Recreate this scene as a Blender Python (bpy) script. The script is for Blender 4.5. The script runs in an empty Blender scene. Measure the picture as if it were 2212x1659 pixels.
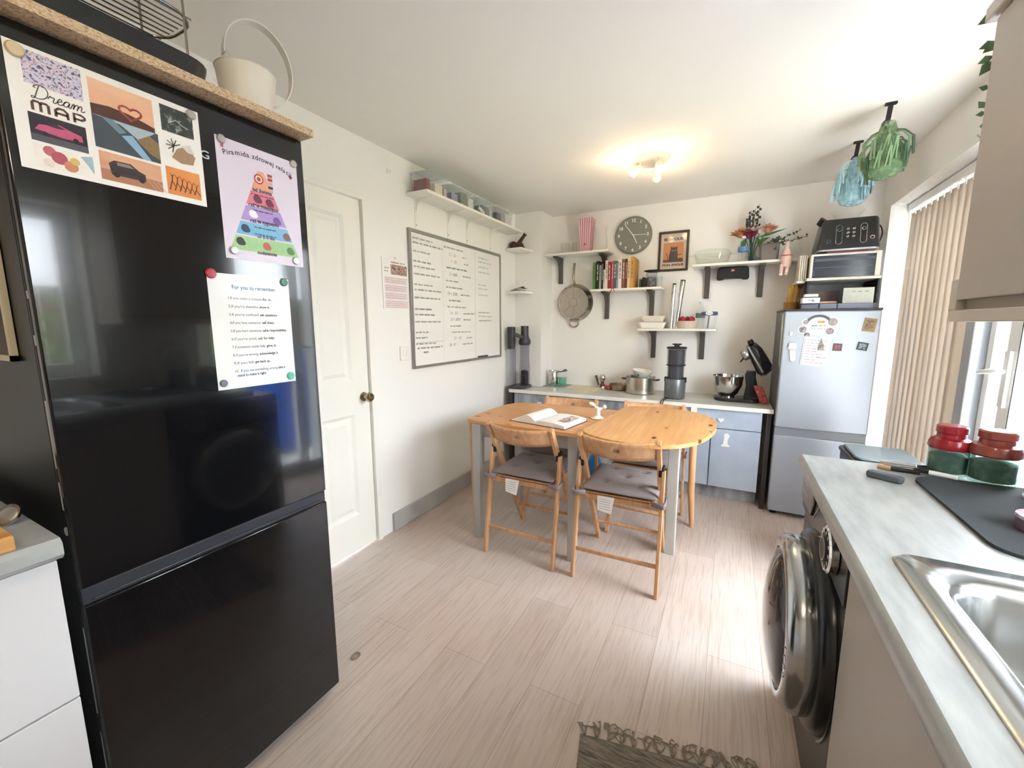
import bpy, bmesh, math, random
from mathutils import Vector, Matrix
C = bpy.context.scene.collection
sc = bpy.context.scene
PI = math.pi
R = math.radians
random.seed(7)

# ---------------------------------------------------------------- camera
cam_d = bpy.data.cameras.new('camera')
cam = bpy.data.objects.new('camera', cam_d)
C.objects.link(cam)
cam.location = (0, 0, 1.31)
yaw, pitch, roll = R(-27.69), R(-8.29), R(-.157)
fwd = Vector((math.sin(yaw) * math.cos(pitch), math.cos(yaw) * math.cos(pitch), math.sin(pitch)))
rgt = Vector((math.cos(yaw), -math.sin(yaw), 0))
upv = rgt.cross(fwd)
r2 = rgt * math.cos(roll) + upv * math.sin(roll)
u2 = upv * math.cos(roll) - rgt * math.sin(roll)
cam.rotation_euler = Matrix((r2, u2, -fwd)).transposed().to_euler()
cam_d.sensor_width = 36
cam_d.lens = 894.5 / 2212 * 36
cam_d.clip_start = .02
sc.camera = cam
sc.cycles.transparent_max_bounces = 24

# ---------------------------------------------------------------- colour management
sc.view_settings.view_transform = 'Standard'
sc.view_settings.look = 'None'
sc.view_settings.gamma = 1
sc.view_settings.use_curve_mapping = False
sc.view_settings.exposure = 0.8

# ---------------------------------------------------------------- sky: bright overcast daylight
w = bpy.data.worlds.new('sky')
sc.world = w
w.use_nodes = True
wn, wl = w.node_tree.nodes, w.node_tree.links
wn.clear()
wo = wn.new('ShaderNodeOutputWorld')
bg = wn.new('ShaderNodeBackground')
bg.inputs[0].default_value = (.905, .935, 1.0, 1)
bg.inputs[1].default_value = 15
wl.new(bg.outputs[0], wo.inputs[0])


def area(name, loc, rot, sx, sy, power, col=(1, 1, 1), portal=False):
    d = bpy.data.lights.new(name, 'AREA')
    d.shape = 'RECTANGLE'
    d.size, d.size_y = sx, sy
    d.energy = power
    d.color = col
    if portal:
        d.cycles.is_portal = True
    o = bpy.data.objects.new(name, d)
    C.objects.link(o)
    o.location, o.rotation_euler = loc, rot
    return o


# daylight enters through the patio window, the glazed door and the window over the sink
area('portal_patio', (1.16, 3.22, 1.03), (0, R(90), 0), 2.06, .86, 1, portal=True)
area('portal_door', (1.16, 2.01, 1.03), (0, R(90), 0), 2.06, 1.02, 1, portal=True)
area('portal_sink', (1.16, .60, 1.49), (0, R(90), 0), .94, .8, 1, portal=True)

sd = bpy.data.lights.new('sun', 'SUN')
sd.energy = 34
sd.angle = R(3)
sd.color = (1, .98, .95)
so = bpy.data.objects.new('sun', sd)
C.objects.link(so)
so.rotation_euler = Vector((.22, .72, .66)).to_track_quat('Z', 'Y').to_euler()

# ---------------------------------------------------------------- helpers


def lin(h):
    if isinstance(h, str):
        h = h.lstrip('#')
        v = [int(h[i:i + 2], 16) / 255 for i in (0, 2, 4)]
    else:
        v = h
    return tuple((c / 12.92 if c <= .04045 else ((c + .055) / 1.055) ** 2.4) for c in v)


MATS = {}


def M(name, col, rough=.5, metal=0, var=.05, scale=12, bump=0, stretch=None, trans=0, emit=0, ior=1.45, coat=0, sheen=0, tl=0):
    """procedural principled material with noise-driven colour and bump"""
    if name in MATS:
        return MATS[name]
    m = bpy.data.materials.new(name)
    MATS[name] = m
    m.use_nodes = True
    n, l = m.node_tree.nodes, m.node_tree.links
    b = n['Principled BSDF']
    c = lin(col)
    tc = n.new('ShaderNodeTexCoord')
    mp = n.new('ShaderNodeMapping')
    l.new(tc.outputs['Object'], mp.inputs[0])
    if stretch:
        mp.inputs['Scale'].default_value = stretch
    no = n.new('ShaderNodeTexNoise')
    no.inputs['Scale'].default_value = scale
    no.inputs['Detail'].default_value = 4
    l.new(mp.outputs[0], no.inputs[0])
    mx = n.new('ShaderNodeMix')
    mx.data_type = 'RGBA'
    l.new(no.outputs[0], mx.inputs[0])
    mx.inputs[6].default_value = (*[x * (1 - var) for x in c], 1)
    mx.inputs[7].default_value = (*[min(1, x * (1 + var)) for x in c], 1)
    l.new(mx.outputs[2], b.inputs['Base Color'])
    b.inputs['Roughness'].default_value = rough
    b.inputs['Metallic'].default_value = metal
    b.inputs['IOR'].default_value = ior
    b.inputs['Transmission Weight'].default_value = trans
    b.inputs['Coat Weight'].default_value = coat
    b.inputs['Sheen Weight'].default_value = sheen
    if emit:
        b.inputs['Emission Color'].default_value = (*c, 1)
        b.inputs['Emission Strength'].default_value = emit
    if bump:
        bp = n.new('ShaderNodeBump')
        bp.inputs['Strength'].default_value = bump
        bp.inputs['Distance'].default_value = .004
        l.new(no.outputs[0], bp.inputs['Height'])
        l.new(bp.outputs[0], b.inputs['Normal'])
    if tl:  # translucent cloth
        o = n['Material Output']
        t = n.new('ShaderNodeBsdfTranslucent')
        t.inputs[0].default_value = (*c, 1)
        ms = n.new('ShaderNodeMixShader')
        ms.inputs[0].default_value = tl
        l.new(b.outputs[0], ms.inputs[1])
        l.new(t.outputs[0], ms.inputs[2])
        l.new(ms.outputs[0], o.inputs[0])
    return m


def G(name, tint='#ffffff', refl=.10, rough=.03, milk=0):
    """thin clear glass or plastic: transparent body with a fresnel sheen, optionally milky"""
    if name in MATS:
        return MATS[name]
    m = bpy.data.materials.new(name)
    MATS[name] = m
    m.use_nodes = True
    n, l = m.node_tree.nodes, m.node_tree.links
    n.clear()
    o = n.new('ShaderNodeOutputMaterial')
    t = n.new('ShaderNodeBsdfTransparent')
    g = n.new('ShaderNodeBsdfGlossy')
    g.inputs['Roughness'].default_value = rough
    lw = n.new('ShaderNodeLayerWeight')
    lw.inputs[0].default_value = .35
    no = n.new('ShaderNodeTexNoise')
    no.inputs['Scale'].default_value = 9
    ma = n.new('ShaderNodeMath')
    ma.operation = 'MULTIPLY_ADD'
    ma.inputs[1].default_value = .5
    ma.inputs[2].default_value = refl
    ma.use_clamp = True
    l.new(lw.outputs['Facing'], ma.inputs[0])
    p = n.new('ShaderNodeMath')
    p.operation = 'POWER'
    p.inputs[1].default_value = 2.2
    l.new(ma.outputs[0], p.inputs[0])
    t.inputs[0].default_value = (*[c ** .35 for c in lin(tint)], 1)
    d = n.new('ShaderNodeBsdfDiffuse')
    d.inputs[0].default_value = (*lin(tint), 1)
    m0 = n.new('ShaderNodeMixShader')
    mm = n.new('ShaderNodeMath')
    mm.operation = 'MULTIPLY'
    mm.inputs[1].default_value = milk * 2
    l.new(no.outputs[0], mm.inputs[0])
    l.new(mm.outputs[0], m0.inputs[0])
    l.new(t.outputs[0], m0.inputs[1])
    l.new(d.outputs[0], m0.inputs[2])
    mx = n.new('ShaderNodeMixShader')
    l.new(p.outputs[0], mx.inputs[0])
    l.new(m0.outputs[0], mx.inputs[1])
    l.new(g.outputs[0], mx.inputs[2])
    l.new(mx.outputs[0], o.inputs[0])
    return m


class Pl:
    """a flat drawing frame in the room: a along u, b along v, d out of the surface"""

    def __init__(s, o, u, v):
        s.o, s.u, s.v = Vector(o), Vector(u), Vector(v)
        s.n = s.u.cross(s.v)

    def __call__(s, a, b, d=0):
        return s.o + s.u * a + s.v * b + s.n * d


XP = lambda x, y=0, z=0: Pl((x, y, z), (0, 1, 0), (0, 0, 1))      # faces +x
XN = lambda x, y=0, z=0: Pl((x, y, z), (0, -1, 0), (0, 0, 1))     # faces -x
YN = lambda y, x=0, z=0: Pl((x, y, z), (1, 0, 0), (0, 0, 1))      # faces -y
ZP = lambda z, x=0, y=0: Pl((x, y, z), (1, 0, 0), (0, 1, 0))      # faces up


def rotpl(p, a, ca=0, cb=0):
    o = p(ca, cb)
    u = p.u * math.cos(a) + p.v * math.sin(a)
    v = p.v * math.cos(a) - p.u * math.sin(a)
    return Pl(o - u * ca - v * cb, u, v)


class B:
    def __init__(s, mat=None):
        s.bm = bmesh.new()
        s.mats = []
        s.k = 0
        if mat:
            s.use(mat)

    def use(s, mat):
        if mat not in s.mats:
            s.mats.append(mat)
        s.k = s.mats.index(mat)
        return s

    def f(s, vs):
        try:
            fc = s.bm.faces.new(vs)
            fc.material_index = s.k
            return fc
        except ValueError:
            return None

    def v(s, p):
        return s.bm.verts.new(p)

    def box(s, x0, x1, y0, y1, z0, z1, Mx=None):
        P = [Vector((x, y, z)) for z in (z0, z1) for y in (y0, y1) for x in (x0, x1)]
        if Mx:
            P = [Mx @ p for p in P]
        q = [s.v(p) for p in P]
        for i in ((0, 2, 3, 1), (4, 5, 7, 6), (0, 1, 5, 4), (2, 6, 7, 3), (0, 4, 6, 2), (1, 3, 7, 5)):
            s.f([q[j] for j in i])
        return s

    def bar(s, p0, p1, wx, wy, side=(1, 0, 0), t=1):
        """rectangular bar from p0 to p1; wx across 'side', wy across the third axis; t tapers the far end"""
        p0, p1 = Vector(p0), Vector(p1)
        d = (p1 - p0).normalized()
        a = Vector(side)
        a = (a - d * a.dot(d)).normalized()
        b = d.cross(a)
        q = []
        for p, k in ((p0, 1), (p1, t)):
            for i, j in ((-1, -1), (1, -1), (1, 1), (-1, 1)):
                q.append(s.v(p + a * (i * wx / 2 * k) + b * (j * wy / 2 * k)))
        s.f(q[3::-1])
        s.f(q[4:])
        for i in range(4):
            j = (i + 1) % 4
            s.f((q[i], q[j], q[4 + j], q[4 + i]))
        return s

    def tube(s, pts, r, n=8, closed=False):
        pts = [Vector(p) for p in pts]
        rs = r if isinstance(r, (list, tuple)) else [r] * len(pts)
        m = len(pts)
        rings = []
        a = None
        for i, p in enumerate(pts):
            if closed:
                d = pts[(i + 1) % m] - pts[i - 1]
            else:
                d = pts[min(i + 1, m - 1)] - pts[max(i - 1, 0)]
            d.normalize()
            if a is None:
                a = d.orthogonal().normalized()
            a = (a - d * a.dot(d))
            a = a.normalized() if a.length > 1e-6 else d.orthogonal().normalized()
            b = d.cross(a)
            rings.append([s.v(p + (a * math.cos(2 * PI * k / n) + b * math.sin(2 * PI * k / n)) * rs[i]) for k in range(n)])
        rng = range(m) if closed else range(m - 1)
        for i in rng:
            A, D = rings[i], rings[(i + 1) % m]
            for k in range(n):
                s.f((A[k], A[(k + 1) % n], D[(k + 1) % n], D[k]))
        if not closed:
            s.f(rings[0][::-1])
            s.f(rings[-1])
        return s

    def cyl(s, p0, p1, r0, r1=None, n=20):
        return s.tube([p0, p1], [r0, r0 if r1 is None else r1], n)

    def lathe(s, prof, c=(0, 0, 0), n=28, axis=None, sx=1, sy=1):
        """profile (r, h) spun around an axis through c"""
        c = Vector(c)
        ax = Vector(axis or (0, 0, 1)).normalized()
        a = ax.orthogonal().normalized() if axis else Vector((1, 0, 0))
        b = ax.cross(a)
        rings = []
        for r, h in prof:
            if r < 1e-6:
                rings.append([s.v(c + ax * h)])
            else:
                rings.append([s.v(c + ax * h + a * (r * sx * math.cos(2 * PI * k / n)) + b * (r * sy * math.sin(2 * PI * k / n))) for k in range(n)])
        for A, D in zip(rings, rings[1:]):
            for k in range(n):
                k2 = (k + 1) % n
                if len(A) == 1 and len(D) == 1:
                    continue
                if len(A) == 1:
                    s.f((A[0], D[k2], D[k]))
                elif len(D) == 1:
                    s.f((A[k], A[k2], D[0]))
                else:
                    s.f((A[k], A[k2], D[k2], D[k]))
        return s

    def sph(s, c, rx, ry=None, rz=None, n=16, Mx=None):
        ry = ry or rx
        rz = rz or rx
        m = n // 2
        rings = []
        c = Vector(c)
        for i in range(m + 1):
            th = PI * i / m
            if i in (0, m):
                ps = [Vector((0, 0, math.cos(th) * rz))]
            else:
                ps = [Vector((math.sin(th) * math.cos(2 * PI * k / n) * rx, math.sin(th) * math.sin(2 * PI * k / n) * ry, math.cos(th) * rz)) for k in range(n)]
            rings.append([s.v(c + (Mx @ p if Mx else p)) for p in ps])
        for A, D in zip(rings, rings[1:]):
            for k in range(n):
                k2 = (k + 1) % n
                if len(A) == 1:
                    s.f((A[0], D[k], D[k2]))
                elif len(D) == 1:
                    s.f((A[k2], A[k], D[0]))
                else:
                    s.f((A[k2], A[k], D[k], D[k2]))
        return s

    def prism(s, pl, pts, d0, d1):
        """polygon on frame pl, thick from d0 to d1 along its normal"""
        lo = [s.v(pl(a, b, d0)) for a, b in pts]
        hi = [s.v(pl(a, b, d1)) for a, b in pts]
        s.f(lo[::-1])
        s.f(hi)
        n = len(pts)
        for i in range(n):
            j = (i + 1) % n
            s.f((lo[i], lo[j], hi[j], hi[i]))
        return s

    def flat(s, pl, pts, d, mat=None):
        if mat:
            s.use(mat)
        s.f([s.v(pl(a, b, d)) for a, b in pts])
        return s

    def rect(s, pl, a0, a1, b0, b1, d, mat=None):
        return s.flat(pl, [(a0, b0), (a1, b0), (a1, b1), (a0, b1)], d, mat)

    def disc(s, pl, a, b, r, d, mat=None, n=24, ry=None):
        ry = ry or r
        return s.flat(pl, [(a + r * math.cos(2 * PI * k / n), b + ry * math.sin(2 * PI * k / n)) for k in range(n)], d, mat)

    def ribbon(s, pl, pts, wd, d, mat=None):
        if mat:
            s.use(mat)
        L, Rr = [], []
        for i, (a, b) in enumerate(pts):
            p, q = pts[max(i - 1, 0)], pts[min(i + 1, len(pts) - 1)]
            tx, ty = q[0] - p[0], q[1] - p[1]
            h = math.hypot(tx, ty) or 1
            nx, ny = -ty / h * wd / 2, tx / h * wd / 2
            L.append(s.v(pl(a + nx, b + ny, d)))
            Rr.append(s.v(pl(a - nx, b - ny, d)))
        for i in range(len(pts) - 1):
            s.f((Rr[i], Rr[i + 1], L[i + 1], L[i]))
        return s

    def scrib(s, pl, a, b, ln, h, d, mat, wd=.002, seed=None):
        """one line of handwriting-like loops"""
        rd = random.Random(seed if seed is not None else int((a * 977 + b * 7919) * 1000))
        x = a
        while x < a + ln - h:
            wl_ = min(rd.uniform(2, 7) * h * .8, a + ln - x)
            pts, t = [], 0
            n = max(6, int(wl_ / h * 9))
            for i in range(n):
                q = i / (n - 1)
                pts.append((x + q * wl_ + .25 * h * math.sin(i * 1.9), b + h * (.45 * math.sin(i * 1.25) + rd.uniform(-.2, .2))))
            s.ribbon(pl, pts, wd, d, mat)
            x += wl_ + h * .9
        return s

    def text(s, pl, tx, a, b, size, d, mat=None, align='LEFT', shear=0, bold=0, fit=None, rot=0, spacing=1):
        if mat:
            s.use(mat)
        cu = bpy.data.curves.new('t', 'FONT')
        cu.body = tx
        cu.size = size
        cu.align_x = align
        cu.shear = shear
        cu.fill_mode = 'FRONT'
        cu.resolution_u = 3
        cu.space_character = spacing
        o = bpy.data.objects.new('t', cu)
        me = o.to_mesh()
        k = 1
        if fit and len(me.vertices):
            wd = max(v.co.x for v in me.vertices) - min(v.co.x for v in me.vertices)
            k = fit / wd
        ca, sa = math.cos(rot), math.sin(rot)
        for ox, oy in (((-bold, 0), (bold, 0), (0, bold), (0, -bold)) if bold else ((0, 0),)):
            vs = []
            for v in me.vertices:
                x, y = v.co.x * k + ox, v.co.y + oy
                vs.append(s.v(pl(a + x * ca - y * sa, b + x * sa + y * ca, d + ox * .01)))
            for p in me.polygons:
                s.f([vs[i] for i in p.vertices])
        o.to_mesh_clear()
        bpy.data.objects.remove(o)
        bpy.data.curves.remove(cu)
        return s

    def build(s, name, parent=None, loc=None, bevel=0, smooth=True, solid=0, subsurf=0, ang=38):
        me = bpy.data.meshes.new(name)
        bmesh.ops.remove_doubles(s.bm, verts=s.bm.verts, dist=1e-6) if solid else None
        s.bm.normal_update()
        s.bm.to_mesh(me)
        s.bm.free()
        for m in s.mats:
            me.materials.append(m)
        o = bpy.data.objects.new(name, me)
        C.objects.link(o)
        T = Matrix()
        if parent:
            o.parent = parent
            p = parent
            while p:
                T = p.matrix_basis @ T
                p = p.parent
        elif loc is not None:
            o.location = loc
            T = Matrix.Translation(Vector(loc))
        me.transform(T.inverted())
        if smooth:
            me.polygons.foreach_set('use_smooth', [True] * len(me.polygons))
            me.set_sharp_from_angle(angle=R(ang))
        if solid:
            md = o.modifiers.new('thickness', 'SOLIDIFY')
            md.thickness = solid
            md.offset = 0
        if bevel:
            md = o.modifiers.new('bevel', 'BEVEL')
            md.width = bevel
            md.segments = 2
            md.limit_method = 'ANGLE'
            md.angle_limit = R(40)
        if subsurf:
            md = o.modifiers.new('subsurf', 'SUBSURF')
            md.levels = md.render_levels = subsurf
        return o


def tag(o, label, cat, group=None, kind=None):
    if label:
        o['label'] = label
    if cat:
        o['category'] = cat
    if group:
        o['group'] = group
    if kind:
        o['kind'] = kind
    return o


def thing(name, label, cat, loc=(0, 0, 0), rz=0, group=None):
    o = bpy.data.objects.new(name, None)
    o.empty_display_size = .05
    C.objects.link(o)
    o.location = loc
    o.rotation_euler = (0, 0, rz)
    o.matrix_basis = Matrix.Translation(Vector(loc)) @ Matrix.Rotation(rz, 4, 'Z')
    return tag(o, label, cat, group)


def struct(name, b, parent=None, **k):
    o = b.build(name, parent, **k)
    if not parent:
        o['kind'] = 'structure'
    return o


def dup(root, loc, rz=0, label=None, group=None):
    r = root.copy()
    C.objects.link(r)
    r.matrix_basis = Matrix.Translation(Vector(loc)) @ Matrix.Rotation(rz, 4, 'Z')
    if label:
        r['label'] = label
    if group:
        r['group'] = group
    for ch in list(root.children):
        c = ch.copy()
        C.objects.link(c)
        c.parent = r
        for g in ch.children:
            d = g.copy()
            C.objects.link(d)
            d.parent = c
    return r


def curve(pts, n=6, closed=False):
    """Catmull-Rom through points"""
    m = len(pts)
    out = []
    rng = m if closed else m - 1
    for i in range(rng):
        p = [Vector(pts[(i + k) % m] if closed else pts[max(0, min(m - 1, i + k))]) for k in (-1, 0, 1, 2)]
        for j in range(n):
            t = j / n
            out.append(.5 * ((2 * p[1]) + (p[2] - p[0]) * t + (2 * p[0] - 5 * p[1] + 4 * p[2] - p[3]) * t * t + (3 * p[1] - p[0] - 3 * p[2] + p[3]) * t ** 3))
    if not closed:
        out.append(Vector(pts[-1]))
    return out


def rrect(a0, a1, b0, b1, r, n=5):
    out = []
    for ca, cb, s in ((a1 - r, b0 + r, -90), (a1 - r, b1 - r, 0), (a0 + r, b1 - r, 90), (a0 + r, b0 + r, 180)):
        for k in range(n + 1):
            t = R(s + 90 * k / n)
            out.append((ca + r * math.cos(t), cb + r * math.sin(t)))
    return out


# ---------------------------------------------------------------- shared materials
def nodemat(name):
    m = bpy.data.materials.new(name)
    MATS[name] = m
    m.use_nodes = True
    n, l = m.node_tree.nodes, m.node_tree.links
    return m, n, l, n['Principled BSDF']


def ramp(n, stops):
    r = n.new('ShaderNodeValToRGB')
    e = r.color_ramp.elements
    while len(e) < len(stops):
        e.new(.5)
    for i, (p, c) in enumerate(stops):
        e[i].position = p
        e[i].color = (*lin(c), 1)
    return r


def wood(name, c0, c1, axis=0, scale=6, rough=.45, knots=False, fine=18):
    m, n, l, b = nodemat(name)
    tc = n.new('ShaderNodeTexCoord')
    mp = n.new('ShaderNodeMapping')
    sc_ = [fine, fine, fine]
    sc_[axis] = 1.2
    mp.inputs['Scale'].default_value = sc_
    l.new(tc.outputs['Object'], mp.inputs[0])
    no = n.new('ShaderNodeTexNoise')
    no.inputs['Scale'].default_value = scale * .4
    no.inputs['Detail'].default_value = 6
    no.inputs['Distortion'].default_value = .6
    l.new(mp.outputs[0], no.inputs[0])
    r = ramp(n, [(.32, c0), (.68, c1)])
    l.new(no.outputs[0], r.inputs[0])
    out = r.outputs[0]
    if knots:
        mk = n.new('ShaderNodeMapping')
        ks = [7, 7, 7]
        ks[axis] = 3.2
        mk.inputs['Scale'].default_value = ks
        l.new(tc.outputs['Object'], mk.inputs[0])
        vo = n.new('ShaderNodeTexVoronoi')
        vo.inputs['Scale'].default_value = 1.7
        l.new(mk.outputs[0], vo.inputs[0])
        kr = n.new('ShaderNodeValToRGB')
        kr.color_ramp.elements[0].position = .09
        kr.color_ramp.elements[0].color = (1, 1, 1, 1)
        kr.color_ramp.elements[1].position = .17
        kr.color_ramp.elements[1].color = (0, 0, 0, 1)
        l.new(vo.outputs['Distance'], kr.inputs[0])
        mx = n.new('ShaderNodeMix')
        mx.data_type = 'RGBA'
        l.new(kr.outputs[0], mx.inputs[0])
        l.new(out, mx.inputs[6])
        mx.inputs[7].default_value = (*lin('#6a3716'), 1)
        out = mx.outputs[2]
    l.new(out, b.inputs['Base Color'])
    b.inputs['Roughness'].default_value = rough
    bp = n.new('ShaderNodeBump')
    bp.inputs['Strength'].default_value = .08
    l.new(no.outputs[0], bp.inputs['Height'])
    l.new(bp.outputs[0], b.inputs['Normal'])
    return m


def floor_mat():
    m, n, l, b = nodemat('oak_laminate')
    tc = n.new('ShaderNodeTexCoord')
    mp = n.new('ShaderNodeMapping')
    mp.inputs['Rotation'].default_value = (0, 0, R(90))
    l.new(tc.outputs['Object'], mp.inputs[0])
    br = n.new('ShaderNodeTexBrick')
    br.inputs['Scale'].default_value = 1
    br.inputs['Brick Width'].default_value = 1.22
    br.inputs['Row Height'].default_value = .19
    br.inputs['Mortar Size'].default_value = .0012
    br.inputs['Mortar Smooth'].default_value = .3
    br.offset = .37
    br.inputs[1].default_value = (*lin('#d6ccc6'), 1)
    br.inputs[2].default_value = (*lin('#ccc1bb'), 1)
    br.inputs[3].default_value = (*lin('#a89c96'), 1)
    l.new(mp.outputs[0], br.inputs[0])
    mg = n.new('ShaderNodeMapping')
    mg.inputs['Scale'].default_value = (60, 3, 1)
    l.new(tc.outputs['Object'], mg.inputs[0])
    ng = n.new('ShaderNodeTexNoise')
    ng.inputs['Scale'].default_value = 1.6
    ng.inputs['Detail'].default_value = 7
    ng.inputs['Distortion'].default_value = .9
    l.new(mg.outputs[0], ng.inputs[0])
    rg = ramp(n, [(.30, '#d3c8be'), (.55, '#ffffff'), (.8, '#fff9f2')])
    l.new(ng.outputs[0], rg.inputs[0])
    mx = n.new('ShaderNodeMix')
    mx.data_type = 'RGBA'
    mx.blend_type = 'MULTIPLY'
    mx.inputs[0].default_value = .55
    l.new(br.outputs[0], mx.inputs[6])
    l.new(rg.outputs[0], mx.inputs[7])
    n2 = n.new('ShaderNodeTexNoise')
    n2.inputs['Scale'].default_value = 1.1
    l.new(tc.outputs['Object'], n2.inputs[0])
    r2_ = ramp(n, [(.3, '#f0e2da'), (.7, '#ffffff')])
    l.new(n2.outputs[0], r2_.inputs[0])
    m2 = n.new('ShaderNodeMix')
    m2.data_type = 'RGBA'
    m2.blend_type = 'MULTIPLY'
    m2.inputs[0].default_value = 1
    l.new(mx.outputs[2], m2.inputs[6])
    l.new(r2_.outputs[0], m2.inputs[7])
    l.new(m2.outputs[2], b.inputs['Base Color'])
    b.inputs['Roughness'].default_value = .42
    bp = n.new('ShaderNodeBump')
    bp.inputs['Strength'].default_value = .12
    bp.inputs['Distance'].default_value = .002
    l.new(ng.outputs[0], bp.inputs['Height'])
    l.new(bp.outputs[0], b.inputs['Normal'])
    return m


def chip_mat():
    m, n, l, b = nodemat('raw_chipboard')
    tc = n.new('ShaderNodeTexCoord')
    mp = n.new('ShaderNodeMapping')
    mp.inputs['Scale'].default_value = (1, 1, 2.2)
    l.new(tc.outputs['Object'], mp.inputs[0])
    vo = n.new('ShaderNodeTexVoronoi')
    vo.inputs['Scale'].default_value = 300
    l.new(mp.outputs[0], vo.inputs[0])
    r = ramp(n, [(.05, '#8f7355'), (.35, '#c4a583'), (.75, '#dac5a8')])
    l.new(vo.outputs['Color'], r.inputs[0])
    l.new(r.outputs[0], b.inputs['Base Color'])
    b.inputs['Roughness'].default_value = .85
    return m


def worktop_mat():
    m, n, l, b = nodemat('grey_stone_laminate')
    tc = n.new('ShaderNodeTexCoord')
    mp = n.new('ShaderNodeMapping')
    mp.inputs['Scale'].default_value = (26, 6, 6)
    mp.inputs['Rotation'].default_value = (0, 0, R(68))
    l.new(tc.outputs['Object'], mp.inputs[0])
    no = n.new('ShaderNodeTexNoise')
    no.inputs['Scale'].default_value = 2
    no.inputs['Detail'].default_value = 8
    l.new(mp.outputs[0], no.inputs[0])
    r = ramp(n, [(.3, '#989c9d'), (.5, '#a6aaab'), (.72, '#b2b6b6')])
    l.new(no.outputs[0], r.inputs[0])
    l.new(r.outputs[0], b.inputs['Base Color'])
    b.inputs['Roughness'].default_value = .3
    return m


def patchy(name, stops, scale=7, rough=.5, stretch=(1, 1, 1), detail=6):
    m, n, l, b = nodemat(name)
    tc = n.new('ShaderNodeTexCoord')
    mp = n.new('ShaderNodeMapping')
    mp.inputs['Scale'].default_value = stretch
    l.new(tc.outputs['Object'], mp.inputs[0])
    no = n.new('ShaderNodeTexNoise')
    no.inputs['Scale'].default_value = scale
    no.inputs['Detail'].default_value = detail
    l.new(mp.outputs[0], no.inputs[0])
    r = ramp(n, stops)
    l.new(no.outputs[0], r.inputs[0])
    l.new(r.outputs[0], b.inputs['Base Color'])
    b.inputs['Roughness'].default_value = rough
    return m


FLOOR = floor_mat()
CHIP = chip_mat()
WT = worktop_mat()
PINE = wood('orange_pine', '#c78c58', '#dca672', 0, 5, .38, knots=True)
BEECH = wood('beech', '#c39064', '#d9ab82', 2, 5, .42)
OAKBOARD = wood('oak_board', '#b98346', '#d9a868', 1, 5, .5)
BAMBOO = wood('bamboo', '#b8862f', '#d8aa50', 2, 7, .5)
WALL = M('wall_paint', '#f3f1ee', .7, var=.012, scale=3, bump=.04)
CEIL = M('ceiling_paint', '#f2efea', .8, var=.012, scale=2)
WHITE = M('white_gloss', '#f1eee8', .35, var=.02)
UPVC = M('white_upvc', '#f4f6f6', .25, var=.01)
SHELFW = M('white_melamine', '#efece4', .35, var=.02)
BLACKM = M('black_matt', '#1b1b1d', .5, var=.1)
BLACKG = M('black_gloss', '#101114', .12, var=.15, scale=3)
BLACKP = M('black_plastic', '#17181a', .38, var=.12, bump=.02)
DGREY = M('dark_grey_metal', '#4a4a4a', .45, metal=.2, var=.12)
STEEL = M('polished_steel', '#c9c7c3', .16, metal=1, var=.06, scale=5)
BRUSH = M('brushed_steel', '#b9bbbd', .3, metal=1, var=.08, scale=6, stretch=(40, 1, 1))
CHROME = M('chrome', '#dcdcdc', .07, metal=1, var=.02)
GLASS = G('clear_glass')
PAPER = M('paper', '#f3f0ec', .6, var=.02)
INK = M('black_ink', '#2b2b2e', .6, var=.1)
FABRIC = M('grey_cotton', '#8b8183', .9, var=.1, scale=60, bump=.25, sheen=.2)
BLUEGREY = patchy('worn_grey_blue_paint', [(.3, '#80868c'), (.5, '#a3abb2'), (.72, '#c3c8cd')], 5, .45, (3, 1, .8))
PALEBLUE = patchy('pale_blue_paint', [(.3, '#a4b2c8'), (.55, '#b6c3d6'), (.8, '#c6d0de')], 3, .4)

# ================================================================ the setting
LW, RW, BW, FW, CE = -1.83, .87, 3.81, -1.6, 2.305
b = B(FLOOR)
b.box(LW - .1, RW + .3, FW - .1, BW + .1, -.06, 0)
struct('floor', b, smooth=False)
b = B(CEIL)
b.box(LW - .1, RW + .3, FW - .1, BW + .1, CE, CE + .08)
struct('ceiling', b, smooth=False)
b = B(WALL)
b.box(LW - .12, LW, FW - .1, .94, 0, CE)
b.box(LW - .12, LW, 1.735, BW + .1, 0, CE)
b.box(LW - .12, LW, .94, 1.735, 1.988, CE)
struct('wall_left', b, smooth=False)
b = B(WALL)
b.box(LW, RW, BW, BW + .1, 0, CE)
struct('wall_back', b, smooth=False)
b = B(WALL)
b.box(LW, -1.56, 3.555, BW, 0, CE)          # boxed-in corner of the back wall
struct('wall_corner', b, smooth=False)
b = B(WALL)
b.box(LW, RW, FW - .1, FW, 0, CE)
struct('wall_front', b, smooth=False)
b = B(WALL)
x0, x1 = RW, RW + .3
b.box(x0, x1, FW, .2, 0, CE)
b.box(x0, x1, .2, 1.0, 0, 1.02)
b.box(x0, x1, .2, 1.0, 1.95, CE)
b.box(x0, x1, 1.0, 1.5, 0, CE)
b.box(x0, x1, 1.5, 3.65, 2.06, CE)
b.box(x0, x1, 3.65, BW + .1, 0, CE)
struct('wall_right', b, smooth=False)

SKIRT = patchy('grey_skirting_paint', [(.3, '#a9a5a3'), (.7, '#bcb9b8')], 3, .5)
b = B(SKIRT)
b.box(LW, LW + .016, 1.845, 3.28, 0, .118)
struct('baseboard_left', b, bevel=.003)
b = B(SKIRT)
b.box(-1.55, RW, BW - .014, BW, 0, .1)
struct('baseboard_back', b, bevel=.003)

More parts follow.
